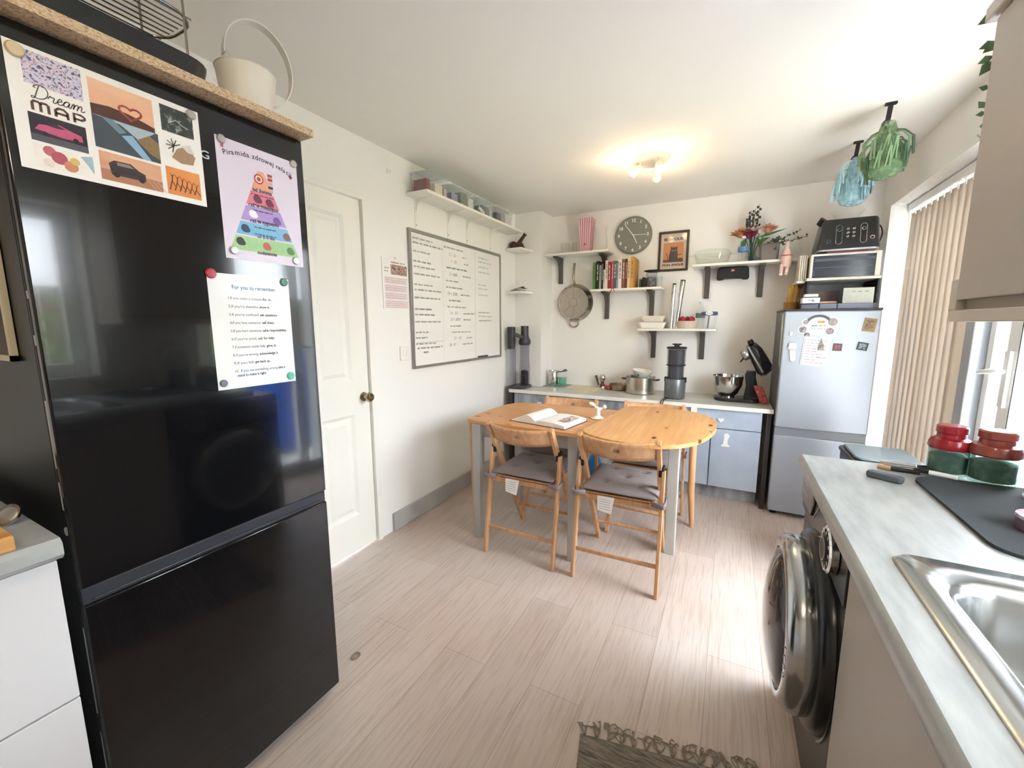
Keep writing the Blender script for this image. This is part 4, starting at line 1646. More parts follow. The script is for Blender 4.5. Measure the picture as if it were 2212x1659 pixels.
b.prism(ZP(0), rrect(-.668, -.512, 3.649, 3.771, .026), 1.3205, 1.3225)
rings = [[b.v((x, y, z)) for x, y in P] for P, z in ((lo, 1.320), (hi, 1.372), (hi2, 1.372), (lo2, 1.323))]
for A, D in zip(rings, rings[1:]):
    for i in range(n):
        b.f((A[i], A[(i + 1) % n], D[(i + 1) % n], D[i]))
tag(b.build('baking_dish', loc=(-.59, 3.71, 1.32)), 'ivory baking dish, top of the two stacked on the low shelf', 'dish')
for k, (x, z, r, lean, lab) in enumerate(((-.446, 1.62, .015, .012, 'shorter steel tube standing on the low shelf'), (-.405, 1.645, .021, .035, 'taller steel tube standing on the low shelf'))):
    b = B(CHROME)
    b.tube([(x, 3.68, 1.2675), (x + lean, 3.70, z)], r, 18)
    b.use(DGREY)
    b.tube([(x + lean, 3.70, z), (x + lean + .001, 3.701, z + .012)], r * .9, 18)
    tag(b.build('steel_tube', loc=(x, 3.68, 1.266)), lab, 'tube', 'steel tubes by the white dishes')
b = B(M('sand_ceramic', '#cbbcaa', .35, var=.03))
b.lathe([(0, .002), (.070, .002), (.073, 0), (.084, .05), (.086, .062), (.083, .062), (.078, .05), (.068, .008), (0, .008)], (-.325, 3.69, 1.266), 32)
tag(b.build('fruit_bowl', loc=(-.325, 3.69, 1.266)), 'sand coloured bowl of red tomatoes on the low shelf', 'bowl')
for k, (x, y) in enumerate(((-.355, 3.662), (-.287, 3.664), (-.322, 3.715))):
    t = thing('tomato', ('left front red tomato in the sand coloured bowl', 'right front red tomato in the sand coloured bowl', 'red tomato at the back of the sand coloured bowl')[k], 'tomato', (x, y, 1.312), group='tomatoes in the bowl')
    b = B(M('tomato_red', '#a8303a', .25, var=.15, scale=8))
    b.sph((x, y, 1.338), .027, .027, .025, n=18)
    b.build('fruit', t)
    b = B(LEAF)
    for q in range(5):
        a = q * 1.257
        b.f([b.v((x, y, 1.3635)), b.v((x + .006 * math.cos(a - .5), y + .006 * math.sin(a - .5), 1.3645)), b.v((x + .013 * math.cos(a), y + .013 * math.sin(a), 1.362)), b.v((x + .006 * math.cos(a + .5), y + .006 * math.sin(a + .5), 1.3645))])
    b.build('stalk', t, smooth=False)
PET = G('pet_plastic', '#f5fafc', .05, .06)


def water_bottle(x, y, z, h, r, lab, capc='#e9eef2', labc='#5f7fb0'):
    t = thing('water_bottle', lab, 'bottle', (x, y, z))
    b = B(PET)
    b.lathe([(0, .004), (r * .8, 0), (r, .01), (r, h * .30), (r * .93, h * .33), (r, h * .37), (r, h * .62), (r * .8, h * .74), (r * .38, h * .88), (r * .36, h * .92)], (x, y, z), 22)
    b.build('body', t)
    b = B(M('print_' + labc.strip('#'), labc, .5, var=.3, scale=40))
    b.lathe([(r * 1.01, h * .40), (r * 1.01, h * .58)], (x, y, z), 22)
    b.build('label_band', t)
    b = B(M('cap_' + capc.strip('#'), capc, .4))
    b.lathe([(0, h), (r * .40, h), (r * .42, h * .99), (r * .42, h * .91), (0, h * .91)], (x, y, z), 16)
    b.build('cap', t)


water_bottle(-.228, 3.745, 1.266, .215, .034, 'clear water bottle with a teal label behind the lidded jar', '#cfd9db', '#6f8f96')
t = thing('storage_jar', 'glass jar with a blue checked lid at the right end of the low shelf', 'jar', (-.158, 3.675, 1.266))
b = B(GLASS)
b.lathe([(0, .004), (.040, .004), (.043, 0), (.050, .03), (.054, .09), (.052, .108), (.050, .108), (.051, .09), (.047, .03), (.041, .008), (0, .008)], (-.158, 3.675, 1.266), 28)
b.build('body', t)
b = B(printmat('print_check', [(.42, '#3f4f63'), (.52, '#6f8198'), (.62, '#3a4656')], 90))
b.lathe([(.057, .104), (.060, .108), (.060, .128), (.055, .133), (0, .134)], (-.158, 3.675, 1.266), 28)
b.build('lid', t)
b = B(PAPER)
b.disc(YN(3.613, -.158, 1.266), 0, .120, .026, 0, n=24, ry=.014)
b.build('tag', t, smooth=False, solid=.001)
b = B(em('#7f8a94'))
b.scrib(YN(3.612, -.158, 1.266), -.018, .120, .036, .006, 0, b.mats[0], .0012)
b.build('tag_writing', t, smooth=False)
b = B(em('#5a6672'))
b.ribbon(YN(3.617, -.158, 1.266), [(0, .105), (-.006, .004)], .010, .0)
b.build('ribbon', t, smooth=False, solid=.0008)

# long shelf on the right: casserole, bottles, flowers
t = thing('casserole_dish', 'clear glass casserole with lid on the long right shelf', 'casserole', (-.165, 3.70, 1.764))
CASS = G('casserole_glass', '#f2f7f2', .14, .04)
b = B(CASS)
b.lathe([(0, .004), (.095, .004), (.10, 0), (.115, .012), (.13, .07), (.136, .078), (.130, .080), (.124, .07), (.108, .012), (0, .010)], (-.165, 3.70, 1.764), 36, sx=1, sy=.62)
b.prism(ZP(1.764), rrect(-.335, -.285, 3.675, 3.725, .018), .068, .078)
b.prism(ZP(1.764), rrect(-.045, .005, 3.675, 3.725, .018), .068, .078)
b.build('base', t)
b = B(CASS)
b.lathe([(.134, .080), (.136, .086), (.11, .110), (.05, .118), (0, .119)], (-.165, 3.70, 1.764), 36, sx=1, sy=.62)
b.build('lid', t)
water_bottle(.043, 3.645, 1.764, .185, .036, 'clear water bottle with a blue label beside the vase of flowers')
t = thing('flower_vase', 'blue-tinted glass vase of mixed pink and orange flowers on the long right shelf', 'vase of flowers', (.095, 3.70, 1.764))
b = B(G('vase_glass', '#e6eef3', .06, .04))
b.lathe([(0, .004), (.030, .004), (.034, 0), (.042, .02), (.040, .05), (.030, .08), (.034, .14), (.044, .19), (.042, .19), (.032, .14), (.028, .08), (.036, .05), (.036, .02), (0, .01)], (.095, 3.70, 1.764), 10)
b.build('vase', t)
STEM = M('stem_green', '#4c6b4a', .6, var=.2)
heads = [(-.02, .03, .22), (.02, -.02, .22), (-.055, -.03, .20), (.06, 0, .24), (.0, .04, .36), (.035, .02, .34), (-.02, .03, .33), (.10, .0, .225), (.03, .03, .26)]
b = B(STEM)
for i, (dx, dy, dz) in enumerate(heads):
    b.tube(curve([(.095 + dx * .15, 3.70 + dy * .2, 1.778), (.095 + dx * .4, 3.70 + dy * .4, 1.764 + dz * .55), (.095 + dx, 3.70 + dy, 1.764 + dz)], 4), .003, 6)
b.build('stems', t)


def bloom(b, c, r, n, mat, rd, flat=.5):
    b.use(mat)
    for i in range(n):
        a = i * 2.4
        q = math.sqrt((i + .5) / n)
        d = Vector((math.cos(a) * q, math.sin(a) * q, flat * (1.2 - q))).normalized()
        e = d.cross(Vector((0, 0, 1))).normalized() * r * .32
        p = Vector(c) + d * r * .15
        b.f([b.v(p), b.v(p + d * r * .6 + e), b.v(p + d * r), b.v(p + d * r * .6 - e)])


rd = random.Random(2)
fl = [((.025, 3.67, 1.965), .058, '#d08a62', 'orange'), ((.075, 3.655, 1.955), .048, '#8e3357', 'magenta'), ((.095, 3.66, 1.985), .034, '#e7d3cf', 'pale pink'), ((.195, 3.67, 1.985), .052, '#dca183', 'peach'), ((.14, 3.66, 1.985), .040, '#ead9d0', 'cream'), ((.045, 3.68, 1.995), .030, '#efe3df', 'white')]
for c, r, col, nm in fl:
    b = B()
    for axis_k in range(4):
        bloom(b, (c[0], c[1] - .004 * axis_k, c[2] - .01 * axis_k), r * (1.25 - .2 * axis_k), 20, M('petal_' + nm.replace(' ', '_'), col, .6, var=.2, scale=60), rd, .2 + .5 * axis_k)
    o = b.build('blossom', t, smooth=False)
    o['label'] = nm + ' blossom'
b = B(patchy('dark_foliage', [(.3, '#2d3a35'), (.7, '#56564f')], 30, .6))
for cx_, cz_, hh in ((.075, 2.02, .12), (.10, 2.02, .13), (.125, 2.03, .15), (.06, 2.0, .09)):
    b.tube([(cx_, 3.70, cz_ - .02), (cx_ + .004, 3.70, cz_ + hh)], .0018, 5)
    for k in range(8):
        a = k * 2.1
        z = cz_ + hh * k / 8
        b.sph((cx_ + .012 * math.cos(a), 3.70 + .012 * math.sin(a), z), .008, .006, .011, n=8)
b.build('seed_heads', t)
b = B(LEAF)
for (p, q, wd) in (((.12, 3.70, 1.90), (.21, 3.68, 1.935), .016), ((.10, 3.69, 1.93), (.315, 3.67, 1.985), .010), ((.06, 3.69, 1.93), (-.02, 3.67, 2.005), .010), ((.06, 3.69, 1.94), (.02, 3.66, 1.86), .024), ((.13, 3.69, 1.94), (.165, 3.66, 1.85), .024), ((.09, 3.69, 1.93), (.10, 3.665, 1.85), .02)):
    p, q = Vector(p), Vector(q)
    e = Vector((0, 0, 1)).cross(q - p).normalized().cross((q - p).normalized()) * wd
    b.f([b.v(p), b.v(p.lerp(q, .5) + e), b.v(q), b.v(p.lerp(q, .5) - e)])
b.build('leaves', t, smooth=False)
t = thing('glass_ornament', 'small blue glass ornament with sharp points at the foot of the vase', 'ornament', (.125, 3.635, 1.764))
b = B(G('blue_glass', '#8fb1cc', .2, .05))
b.prism(YN(3.645, .125, 1.765), [(-.045, 0), (.035, 0), (.03, .02), (.012, .03), (-.01, .022), (-.05, .038)], -.02, .0)
b.build('body', t)
t = thing('plant_pot', 'ivy with trailing stems in a square smoky glass pot on the long right shelf', 'potted plant', (.215, 3.70, 1.764))
b = B(M('smoky_pot', '#7f7877', .3, var=.15))
lo, hi = rrect(.158, .268, 3.645, 3.755, .012), rrect(.152, .274, 3.64, 3.76, .012)
A = [b.v((x, y, 1.765)) for x, y in lo]
D = [b.v((x, y, 1.885)) for x, y in hi]
n = len(A)
b.f(A[::-1])
for i in range(n):
    b.f((A[i], A[(i + 1) % n], D[(i + 1) % n], D[i]))
b.build('pot', t, solid=.004)
b = B(M('soil', '#3a2d25', .95))
b.prism(ZP(0), rrect(.165, .261, 3.652, 3.748, .01), 1.85, 1.87)
b.build('soil', t)
IVY = patchy('ivy_leaf', [(.3, '#33452f'), (.7, '#56714a')], 25, .5)


def leafy(b, pts, n, s, rd):
    pts = curve(pts, 8)
    b.tube(pts, .0016, 5)
    for i in range(n):
        p = pts[int(i / n * (len(pts) - 1))]
        d = Vector((rd.uniform(-1, 1), rd.uniform(-1, .3), rd.uniform(-.7, .8))).normalized()
        e = d.orthogonal().normalized()
        e = Matrix.Rotation(rd.uniform(0, 6), 3, d) @ e * s * .38
        k = d * s
        b.f([b.v(p), b.v(p + k * .4 + e), b.v(p + k), b.v(p + k * .4 - e)])


b = B(IVY)
rd = random.Random(8)
for e in (((.25, 3.70, 1.90), (.33, 3.68, 1.935), (.40, 3.67, 1.965)), ((.26, 3.69, 1.89), (.34, 3.67, 1.895), (.44, 3.66, 1.92)), ((.24, 3.68, 1.90), (.27, 3.65, 1.915), (.29, 3.64, 1.86)), ((.21, 3.69, 1.89), (.24, 3.66, 1.91), (.25, 3.63, 1.83))):
    leafy(b, [(.215, 3.70, 1.86)] + list(e), 26, .022, rd)
b.build('ivy_stems', t, smooth=False)
t = thing('plush_doll', 'pink plush doll hanging over the edge of the long right shelf', 'doll', (.312, 3.60, 1.68))
PK = M('doll_pink', '#e3c3b6', .7, var=.06)
b = B(PK)
b.lathe([(0, .0), (.026, .004), (.032, .03), (.033, .07), (.026, .11), (.014, .13), (.010, .15), (.013, .165), (.008, .178), (0, .18)], (.315, 3.582, 1.70), 20)
b.build('body', t)
for x in (.292, .325):
    b = B(PK)
    b.tube([(x, 3.575, 1.72), (x - .004, 3.572, 1.66)], [.014, .010], 10)
    lg = b.build('leg', t)
    b = B(M('doll_white', '#efe6e0', .7))
    b.sph((x - .005, 3.566, 1.652), .012, .016, .010, n=12)
    b.build('shoe', lg)
b = B(em('#b5585e'))
b.lathe([(.0335, .076), (.0345, .08), (.0335, .084)], (.315, 3.582, 1.70), 20)
b.build('red_band', t)

# wireless speaker hanging under the shelf
t = thing('bluetooth_speaker', 'black barrel speaker mounted under the long right shelf', 'speaker', (-.018, 3.76, 1.645))
b = B(BLACKM)
sp = [(-.128, 1.655), (-.122, 1.730), (-.105, 1.742), (.075, 1.742), (.092, 1.730), (.098, 1.655), (.085, 1.646), (.055, 1.648), (.045, 1.655), (-.075, 1.655), (-.085, 1.648), (-.115, 1.646)]
b.prism(YN(3.805, 0, 0), sp, 0, .085)
b.build('body', t, bevel=.008)
b = B(em('#b8434a'))
b.rect(YN(3.72, 0, 0), -.028, -.004, 1.706, 1.724, .0012)
b.use(em('#f0e6e2'))
b.text(YN(3.72, 0, 0), 'JBL', -.016, 1.711, .012, .0016, align='CENTER', fit=.019, bold=.0004)
b.build('badge', t, smooth=False)

# ================================================================ counter along the back wall
CZ = .722
t = thing('counter_top', 'white-edged narrow counter top along the back wall', 'worktop', (-.73, 3.54, CZ - .028))
b = B(patchy('grey_white_laminate', [(.3, '#b9b7b2'), (.7, '#cfcdc8')], 6, .3))
b.prism(ZP(0), [(-1.752, 3.287), (.292, 3.287), (.292, BW), (-1.558, BW), (-1.558, 3.552), (-1.752, 3.552)], CZ - .026, CZ)
b.build('board', t, smooth=False)
b = B(WHITE)
b.box(-1.755, .295, 3.280, 3.287, CZ - .028, CZ + .001)
b.build('edge_strip', t)
b = B(M('dark_post', '#3b3b3e', .5, var=.15))
b.box(-1.755, -1.725, 3.29, 3.34, 0, CZ - .028)
b.build('post', t)
b = B(M('dark_post', '#3b3b3e'))
b.box(.258, .286, 3.29, 3.34, 0, CZ - .028)
b.build('post', t)


def base_cab(x0, x1, label, front, door_split=None, knob=True):
    t = thing('base_cabinet', label, 'base cabinet', ((x0 + x1) / 2, 3.55, 0), group='worn grey-blue cabinets under the counter')
    b = B(BLUEGREY)
    b.box(x0, x1, 3.325, 3.79, .10, CZ - .0285)
    b.box(x0, x1, 3.37, 3.79, 0, .10)
    b.build('carcass', t)
    b = B(front)
    b.box(x0 + .003, x1 - .003, 3.305, 3.325, .552, CZ - .034)
    dr = b.build('drawer', t, bevel=.002)
    b = B(UPVC)
    p = YN(3.305, (x0 + x1) / 2, .612)
    b.prism(p, [(-.022, .010), (-.012, .014), (0, .008), (.012, .014), (.022, .010), (.010, -.006), (0, -.013), (-.010, -.006)], 0, .012)
    b.build('heart_knob', dr)
    sp = door_split or [(x0, x1)]
    for a0, a1 in sp:
        b = B(front)
        b.box(a0 + .003, a1 - .003, 3.305, 3.325, .108, .546)
        b.build('door', t, bevel=.002)
    return t


base_cab(-1.715, -1.20, 'worn grey-blue cabinet at the left end of the counter', BLUEGREY)
base_cab(-1.196, -.70, 'worn grey-blue cabinet second from the left end of the counter', BLUEGREY)
base_cab(-.696, -.285, 'worn grey-blue cabinet just left of the pale blue cabinet', BLUEGREY)
t = base_cab(-.281, .235, 'pale blue cabinet with a white knight-shaped cut-out next to the silver fridge', PALEBLUE, [(-.281, -.085), (-.082, .235)])
t['group'] = ''
del t['group']
door = [o for o in t.children if o.name.startswith('door')][-1]
b = B(UPVC)
p = YN(3.305, .02, .42)
b.prism(p, [(-.030, 0), (.024, 0), (.022, .012), (.012, .018), (.010, .05), (.022, .078), (.020, .086), (.008, .098), (-.006, .098), (-.014, .088), (-.013, .06), (-.017, .03), (-.019, .016), (-.030, .010)], 0, .003)
b.build('knight_cutout', door, smooth=False)

b = B(PAPER)
b.prism(YN(3.279, 0, 0), [(-.225, .655), (-.185, .652), (-.182, .695), (-.222, .697)], 0, .001)
tag(b.build('paper_note', loc=(-.2, 3.278, .652), smooth=False), 'small white paper note hanging from the counter edge above the pale blue cabinet', 'note')

# things on the counter
SMOKE = G('smoke_plastic', '#a9a9b2', .10, .06, milk=.06)
t = thing('drinks_maker', 'tall smoke-grey drinks maker with two upright cylinders at the left end of the counter', 'drinks maker', (-1.72, 3.42, CZ))
b = B(M('charcoal_plastic', '#45454b', .35, var=.1))
b.prism(ZP(0), rrect(-1.792, -1.732, 3.315, 3.38, .014), CZ + .36, CZ + .56)
b.build('column', t, bevel=.003)
b = B(M('charcoal_plastic', '#45454b'))
b.prism(ZP(0), rrect(-1.785, -1.625, 3.302, 3.515, .03), CZ, CZ + .022)
b.build('base', t, bevel=.003)
b = B(SMOKE)
b.lathe([(0, 0), (.033, 0), (.036, .01), (.032, .16), (.030, .34), (0, .34)], (-1.755, 3.355, CZ + .022), 22)
b.build('cylinder', t)
b = B(SMOKE)
b.lathe([(0, 0), (.046, 0), (.050, .012), (.049, .14), (.043, .25), (.044, .36), (.050, .40), (.038, .43), (0, .43)], (-1.682, 3.46, CZ + .022), 26)
b.build('cylinder', t)
b = B(M('charcoal_plastic', '#45454b'))
b.lathe([(.046, .37), (.056, .385), (.054, .415), (.040, .44), (.036, .46), (.036, .545), (.0, .545)], (-1.682, 3.46, CZ + .022), 26)
b.build('neck', t)
b = B(M('charcoal_plastic', '#45454b'))
b.bar((-1.75, 3.36, CZ + .50), (-1.685, 3.45, CZ + .455), .03, .035, side=(0, 0, 1))
b.build('arm', t, bevel=.003)
b = B(BLACKP)
b.lathe([(0, 0), (.036, 0), (.036, .12), (.02, .13), (0, .13)], (-1.682, 3.46, CZ + .03), 20)
b.build('filter', t)

b = B(M('grey_slate', '#8e9496', .5, var=.1))
b.box(-1.545, -1.33, 3.575, 3.775, CZ, CZ + .006)
tag(b.build('tray', loc=(-1.45, 3.69, CZ), bevel=.002), 'thin slate tray under the steel mug and green glasses', 'tray')
t = thing('steel_mug', 'polished steel mug at the left of the counter', 'mug', (-1.49, 3.70, CZ + .006))
b = B(STEEL)
b.lathe([(0, 0), (.048, 0), (.049, .003), (.049, .133), (.047, .136), (.046, .133), (.046, .006), (0, .006)], (-1.485, 3.69, CZ + .0065), 28)
b.build('body', t)
b = B(DGREY)
b.tube(curve([(-1.44, 3.69, CZ + .132), (-1.40, 3.68, CZ + .136), (-1.36, 3.67, CZ + .158), (-1.345, 3.67, CZ + .15), (-1.38, 3.68, CZ + .138)], 4), .005, 8)
b.build('handle', t)
GRNG = G('green_glass', '#a9dcc8', .10, .05, milk=.2)
t = thing('glass_mug', 'pale green glass mug beside the steel mug', 'mug', (-1.392, 3.69, CZ + .006))
b = B(GRNG)
b.lathe([(0, .003), (.034, .003), (.036, 0), (.038, .075), (.036, .075), (.034, .008), (0, .008)], (-1.392, 3.69, CZ + .0065), 20)
b.build('body', t)
b = B(GLASS)
b.tube([(-1.352 + .024 * math.cos(a), 3.685, CZ + .046 + .032 * math.sin(a)) for a in [R(-110 + 220 * i / 12) for i in range(13)]], .004, 8)
b.build('handle', t)
b = B(GRNG)
b.lathe([(0, 0), (.03, 0), (.042, .006), (.044, .010), (.03, .004), (0, .004)], (-1.41, 3.625, CZ + .0065), 22)
tag(b.build('saucer', loc=(-1.41, 3.625, CZ + .006)), 'small green glass saucer in front of the green glass mug', 'saucer')

b = B(M('cream_cloth', '#d8cda6', .9, var=.08, scale=60, bump=.2))
b.prism(ZP(0), [(-1.30, 3.50), (-1.03, 3.48), (-.99, 3.70), (-1.22, 3.72)], CZ, CZ + .004)
tag(b.build('tea_towel', loc=(-1.14, 3.6, CZ)), 'cream tea towel lying flat on the counter', 'towel')
t = thing('pepper_mill', 'small silver-topped mill lying by the pots', 'mill', (-1.02, 3.74, CZ + .004))
b = B(wood('walnut', '#4e2c1a', '#77492c', 2, 6, .4))
b.lathe([(0, 0), (.022, 0), (.024, .02), (.014, .04), (.016, .055), (0, .055)], (-1.02, 3.74, CZ + .004), 16)
b.build('base', t)
b = B(STEEL)
b.lathe([(.014, .052), (.026, .07), (.028, .095), (.018, .115), (0, .12)], (-1.02, 3.74, CZ + .004), 16)
b.build('dome', t)
b = B(DGREY)
b.tube([(-1.085, 3.75, CZ + .11), (-1.055, 3.745, CZ + .02)], [.012, .008], 10)
tag(b.build('utensil', loc=(-1.07, 3.745, CZ)), 'dark kitchen tool leaning on the wall left of the mill', 'utensil')
for k, (x, y, r, col, lab) in enumerate(((-.965, 3.66, .020, '#a9523f', 'reddish onion on the counter left of the steel pot'), (-.935, 3.63, .022, '#8b3b33', 'dark red onion on the counter against the steel pan'), (-.985, 3.63, .014, '#e3d6c6', 'white garlic bulb on the counter near the onions'))):
    b = B(M('veg_' + col.strip('#'), col, .4, var=.2, scale=12))
    b.lathe([(0, 0), (r * .6, .002), (r, r * .8), (r * .8, r * 1.4), (r * .2, r * 1.9), (0, r * 2.1)], (x, y, CZ + (.004 if k != 1 else 0)), 16)
    tag(b.build('onion' if k < 2 else 'garlic', loc=(x, y, CZ)), lab, 'vegetable')
t = thing('saute_pan', 'wide steel pan lid and pan half hidden behind the steel cooking pot', 'pan', (-.852, 3.69, CZ))
b = B(M('tan_steel', '#a8937e', .3, metal=.8, var=.1))
b.lathe([(0, 0), (.075, 0), (.085, .004), (.09, .05), (.087, .05), (.082, .008), (0, .006)], (-.852, 3.69, CZ + .001), 30)
b.build('body', t)
t = thing('cooking_pot', 'brushed steel cooking pot with a white bowl on top, left of the grey juicer', 'pot', (-.65, 3.62, CZ))
b = B(M('pot_steel', '#c9c3b8', .22, metal=.9, var=.05))
b.lathe([(0, 0), (.112, 0), (.120, .006), (.120, .135), (.124, .140), (.118, .140), (.116, .134), (.115, .010), (0, .008)], (-.655, 3.60, CZ + .001), 40)
b.build('body', t)
for sx in (-1, 1):
    b = B(DGREY)
    x = -.655 + sx * .12
    b.tube(curve([(x, 3.57, CZ + .115), (x + sx * .030, 3.575, CZ + .12), (x + sx * .030, 3.625, CZ + .12), (x, 3.63, CZ + .115)], 4), .005, 8)
    b.build('handle', t)
b = B(patchy('dark_greens', [(.35, '#2c2b22'), (.6, '#56523c'), (.7, '#8a8668')], 40, .7))
b.lathe([(0, .118), (.06, .120), (.114, .112)], (-.655, 3.60, CZ + .001), 24)
b.build('contents', t)
t = thing('mixing_bowl', 'white bowl resting tilted inside the steel cooking pot', 'bowl', (-.64, 3.60, CZ + .125))
b = B(CER)
ax_ = Vector((.12, -.05, 1)).normalized()
b.lathe([(0, 0), (.03, 0), (.034, .004), (.072, .045), (.088, .072), (.085, .072), (.068, .047), (.03, .008), (0, .006)], (-.648, 3.60, CZ + .123), 32, axis=ax_)
b.build('body', t)
b = B(em('#6f7a70'))
q = Pl((-.655, 3.515, CZ + .165), (1, 0, 0), (0, -.35, .94))
b.flat(q, [(-.012, 0), (0, .014), (.010, 0), (.004, -.008), (-.006, -.008)], .010)
b.build('painted_motif', t, smooth=False)

# slow juicer
t = thing('juicer', 'tall grey slow juicer with a smoky double hopper in the middle of the counter', 'juicer', (-.365, 3.47, CZ))
b = B(M('juicer_grey', '#777a7f', .3, metal=.5, var=.05))
b.lathe([(0, 0), (.074, 0), (.078, .006), (.079, .145), (.076, .152), (0, .152)], (-.365, 3.47, CZ + .004), 40)
b.build('motor_base', t)
b = B(BLACKP)
b.lathe([(0, 0), (.072, 0), (.075, .004), (0, .004)], (-.365, 3.47, CZ), 30)
b.build('foot_ring', t)
b = B(SMOKE)
b.lathe([(.062, 0), (.062, .10), (.068, .105), (.069, .235)], (-.365, 3.47, CZ + .156), 34)
b.build('hopper', t)
b = B(M('hopper_core', '#5c5c64', .4, var=.2, scale=30, stretch=(1, 1, .1)))
b.lathe([(0, 0), (.055, 0), (.056, .10), (.060, .11), (.060, .225), (0, .225)], (-.365, 3.47, CZ + .157), 26)
b.build('strainer', t)
b = B(BLACKP)
b.lathe([(.064, .102), (.072, .104), (.072, .110), (.064, .112)], (-.365, 3.47, CZ + .156), 34)
b.build('collar', t)
b = B(BLACKP)
b.lathe([(0, .235), (.073, .235), (.075, .243), (.070, .250), (.02, .252), (.018, .262), (.034, .266), (.034, .274), (0, .276)], (-.365, 3.47, CZ + .156), 34)
b.build('lid', t)
for sx in (-1, 1):
    b = B(BLACKP)
    b.box(-.365 + sx * .066 - .012, -.365 + sx * .066 + .018 * (1 if sx > 0 else .6), 3.44, 3.47, CZ + .13, CZ + .17)
    b.build('latch', t, bevel=.004)
b = B(em('#c3c8cc'))
jp = Pl((-.405, 3.402, CZ + .09), (.88, -.48, 0), (0, 0, 1))
b.ribbon(jp, [(.009 * math.cos(a), .012 * math.sin(a)) for a in [R(60 + 240 * i / 12) for i in range(13)]], .002, .002)
jp2 = Pl((-.415, 3.409, CZ + .022), (.82, -.57, 0), (0, 0, 1))
b.scrib(jp2, -.014, 0, .030, .004, .004, b.mats[0], .0012)
b.build('printed_mark', t, smooth=False)
b = B(BLACKP)
b.tube(curve([(-.425, 3.45, CZ + .005), (-.435, 3.30, CZ + .006), (-.437, 3.268, CZ - .01), (-.430, 3.266, CZ - .06), (-.405, 3.264, CZ - .10), (-.425, 3.266, CZ - .05), (-.42, 3.28, CZ + .006), (-.405, 3.40, CZ + .006)], 6), .0035, 6)
tag(b.build('power_cable', loc=(-.42, 3.3, CZ - .1)), 'black power cable looping over the counter edge below the juicer', 'cable')

# stand mixer
t = thing('stand_mixer', 'black stand mixer with its head tilted up and a steel bowl on the counter', 'mixer', (.06, 3.55, CZ))
MIX = M('mixer_black', '#1b1e24', .25, var=.15, coat=.4)
b = B(MIX)
b.prism(ZP(0), rrect(-.085, .225, 3.475, 3.655, .07), CZ + .001, CZ + .028)
b.prism(YN(3.565, .03, 0), [(.085, CZ + .02), (.195, CZ + .02), (.178, CZ + .10), (.155, CZ + .19), (.155, CZ + .235), (.095, CZ + .235), (.085, CZ + .20), (.098, CZ + .12)], -.042, .042)
b.build('base', t, bevel=.006)
b = B(STEEL)
b.lathe([(0, .002), (.050, .002), (.053, 0), (.054, .010), (.075, .03), (.100, .09), (.106, .16), (.109, .163), (.104, .163), (.097, .09), (.072, .034), (0, .014)], (.004, 3.565, CZ + .028), 40)
b.build('bowl', t)
hd = Vector((-.50, 0, .866))
o = Vector((.235, 3.565, CZ + .235))
nn = Vector((.866, 0, .5))
P_ = lambda a, c: o + hd * a + nn * c
b = B(MIX)
prof = [(-.035, 0), (-.02, .045), (.02, .068), (.16, .066), (.215, .05), (.225, .02), (.22, -.02), (.10, -.042), (.0, -.045), (-.03, -.03)]
rings = []
for s_, k in ((-.052, .55), (-.040, .88), (0, 1), (.040, .88), (.052, .55)):
    rings.append([b.v(P_(.09 + (a - .09) * (k if k > .8 else .86), c * k) + Vector((0, s_, 0))) for a, c in prof])
b.f(rings[0])
b.f(rings[-1][::-1])
n = len(prof)
for A, D in zip(rings, rings[1:]):
    for i in range(n):
        b.f((A[i], D[i], D[(i + 1) % n], A[(i + 1) % n]))
hd_o = b.build('head', t, ang=60)
b = B(BRUSH)
for y in (3.565 - .0495, 3.565 + .0495):
    b.bar(P_(.0, -.010) + Vector((0, y - 3.565, 0)), P_(.21, -.010) + Vector((0, y - 3.565, 0)), .012, .006, side=tuple(nn))
b.build('trim_band', hd_o)
b = B(BRUSH)
b.lathe([(0, 0), (.040, 0), (.042, .006), (.042, .030), (.038, .036), (.030, .038), (0, .038)], P_(.165, -.035), 26, axis=-nn)
b.build('planetary_hub', t)
b = B(BLACKP)
b.lathe([(0, 0), (.034, 0), (.032, .004), (0, .004)], P_(.165, -.035) - nn * .036, 24, axis=-nn)
b.cyl(P_(.15, -.07), P_(.13, -.105), .005, n=10)
b.cyl(P_(.222, .02), P_(.25, .02), .022, .018, n=18)
b.build('beater_shaft', t)
t2 = thing('snack_bag', 'red patterned snack packet leaning against the mixer by the silver fridge', 'packet', (.245, 3.53, CZ))
b = B(printmat('print_red_pack', [(.4, '#a33530'), (.5, '#c4645a'), (.6, '#8e2a28'), (.68, '#d9a59a')], 40))
b.prism(Pl((.228, 3.48, CZ), (.92, .1, 0), (-.38, 0, .92)), rrect(0, .062, .003, .145, .012), -.03, 0)
b.build('bag', t2, bevel=.006)

# ================================================================ silver fridge and what is on it
SILV = M('silver_fridge', '#a3a9b3', .38, metal=.35, var=.03, scale=3)
FY = 3.22
t = thing('fridge_freezer', 'low silver fridge-freezer with notes and magnets in the back right corner', 'fridge freezer', (.545, 3.5, 0))
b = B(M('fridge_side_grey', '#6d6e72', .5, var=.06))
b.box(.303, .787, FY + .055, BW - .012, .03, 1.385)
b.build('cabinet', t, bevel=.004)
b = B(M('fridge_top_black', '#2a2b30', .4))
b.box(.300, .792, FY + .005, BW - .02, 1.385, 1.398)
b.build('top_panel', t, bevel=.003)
b = B(SILV)
b.box(.302, .788, FY, FY + .055, .618, 1.385)
gud = b.build('upper_door', t, bevel=.008)
b = B(SILV)
b.box(.302, .788, FY, FY + .055, .03, .565)
b.build('lower_door', t, bevel=.008)
b = B(M('grey_recess', '#7c8088', .4, var=.05))
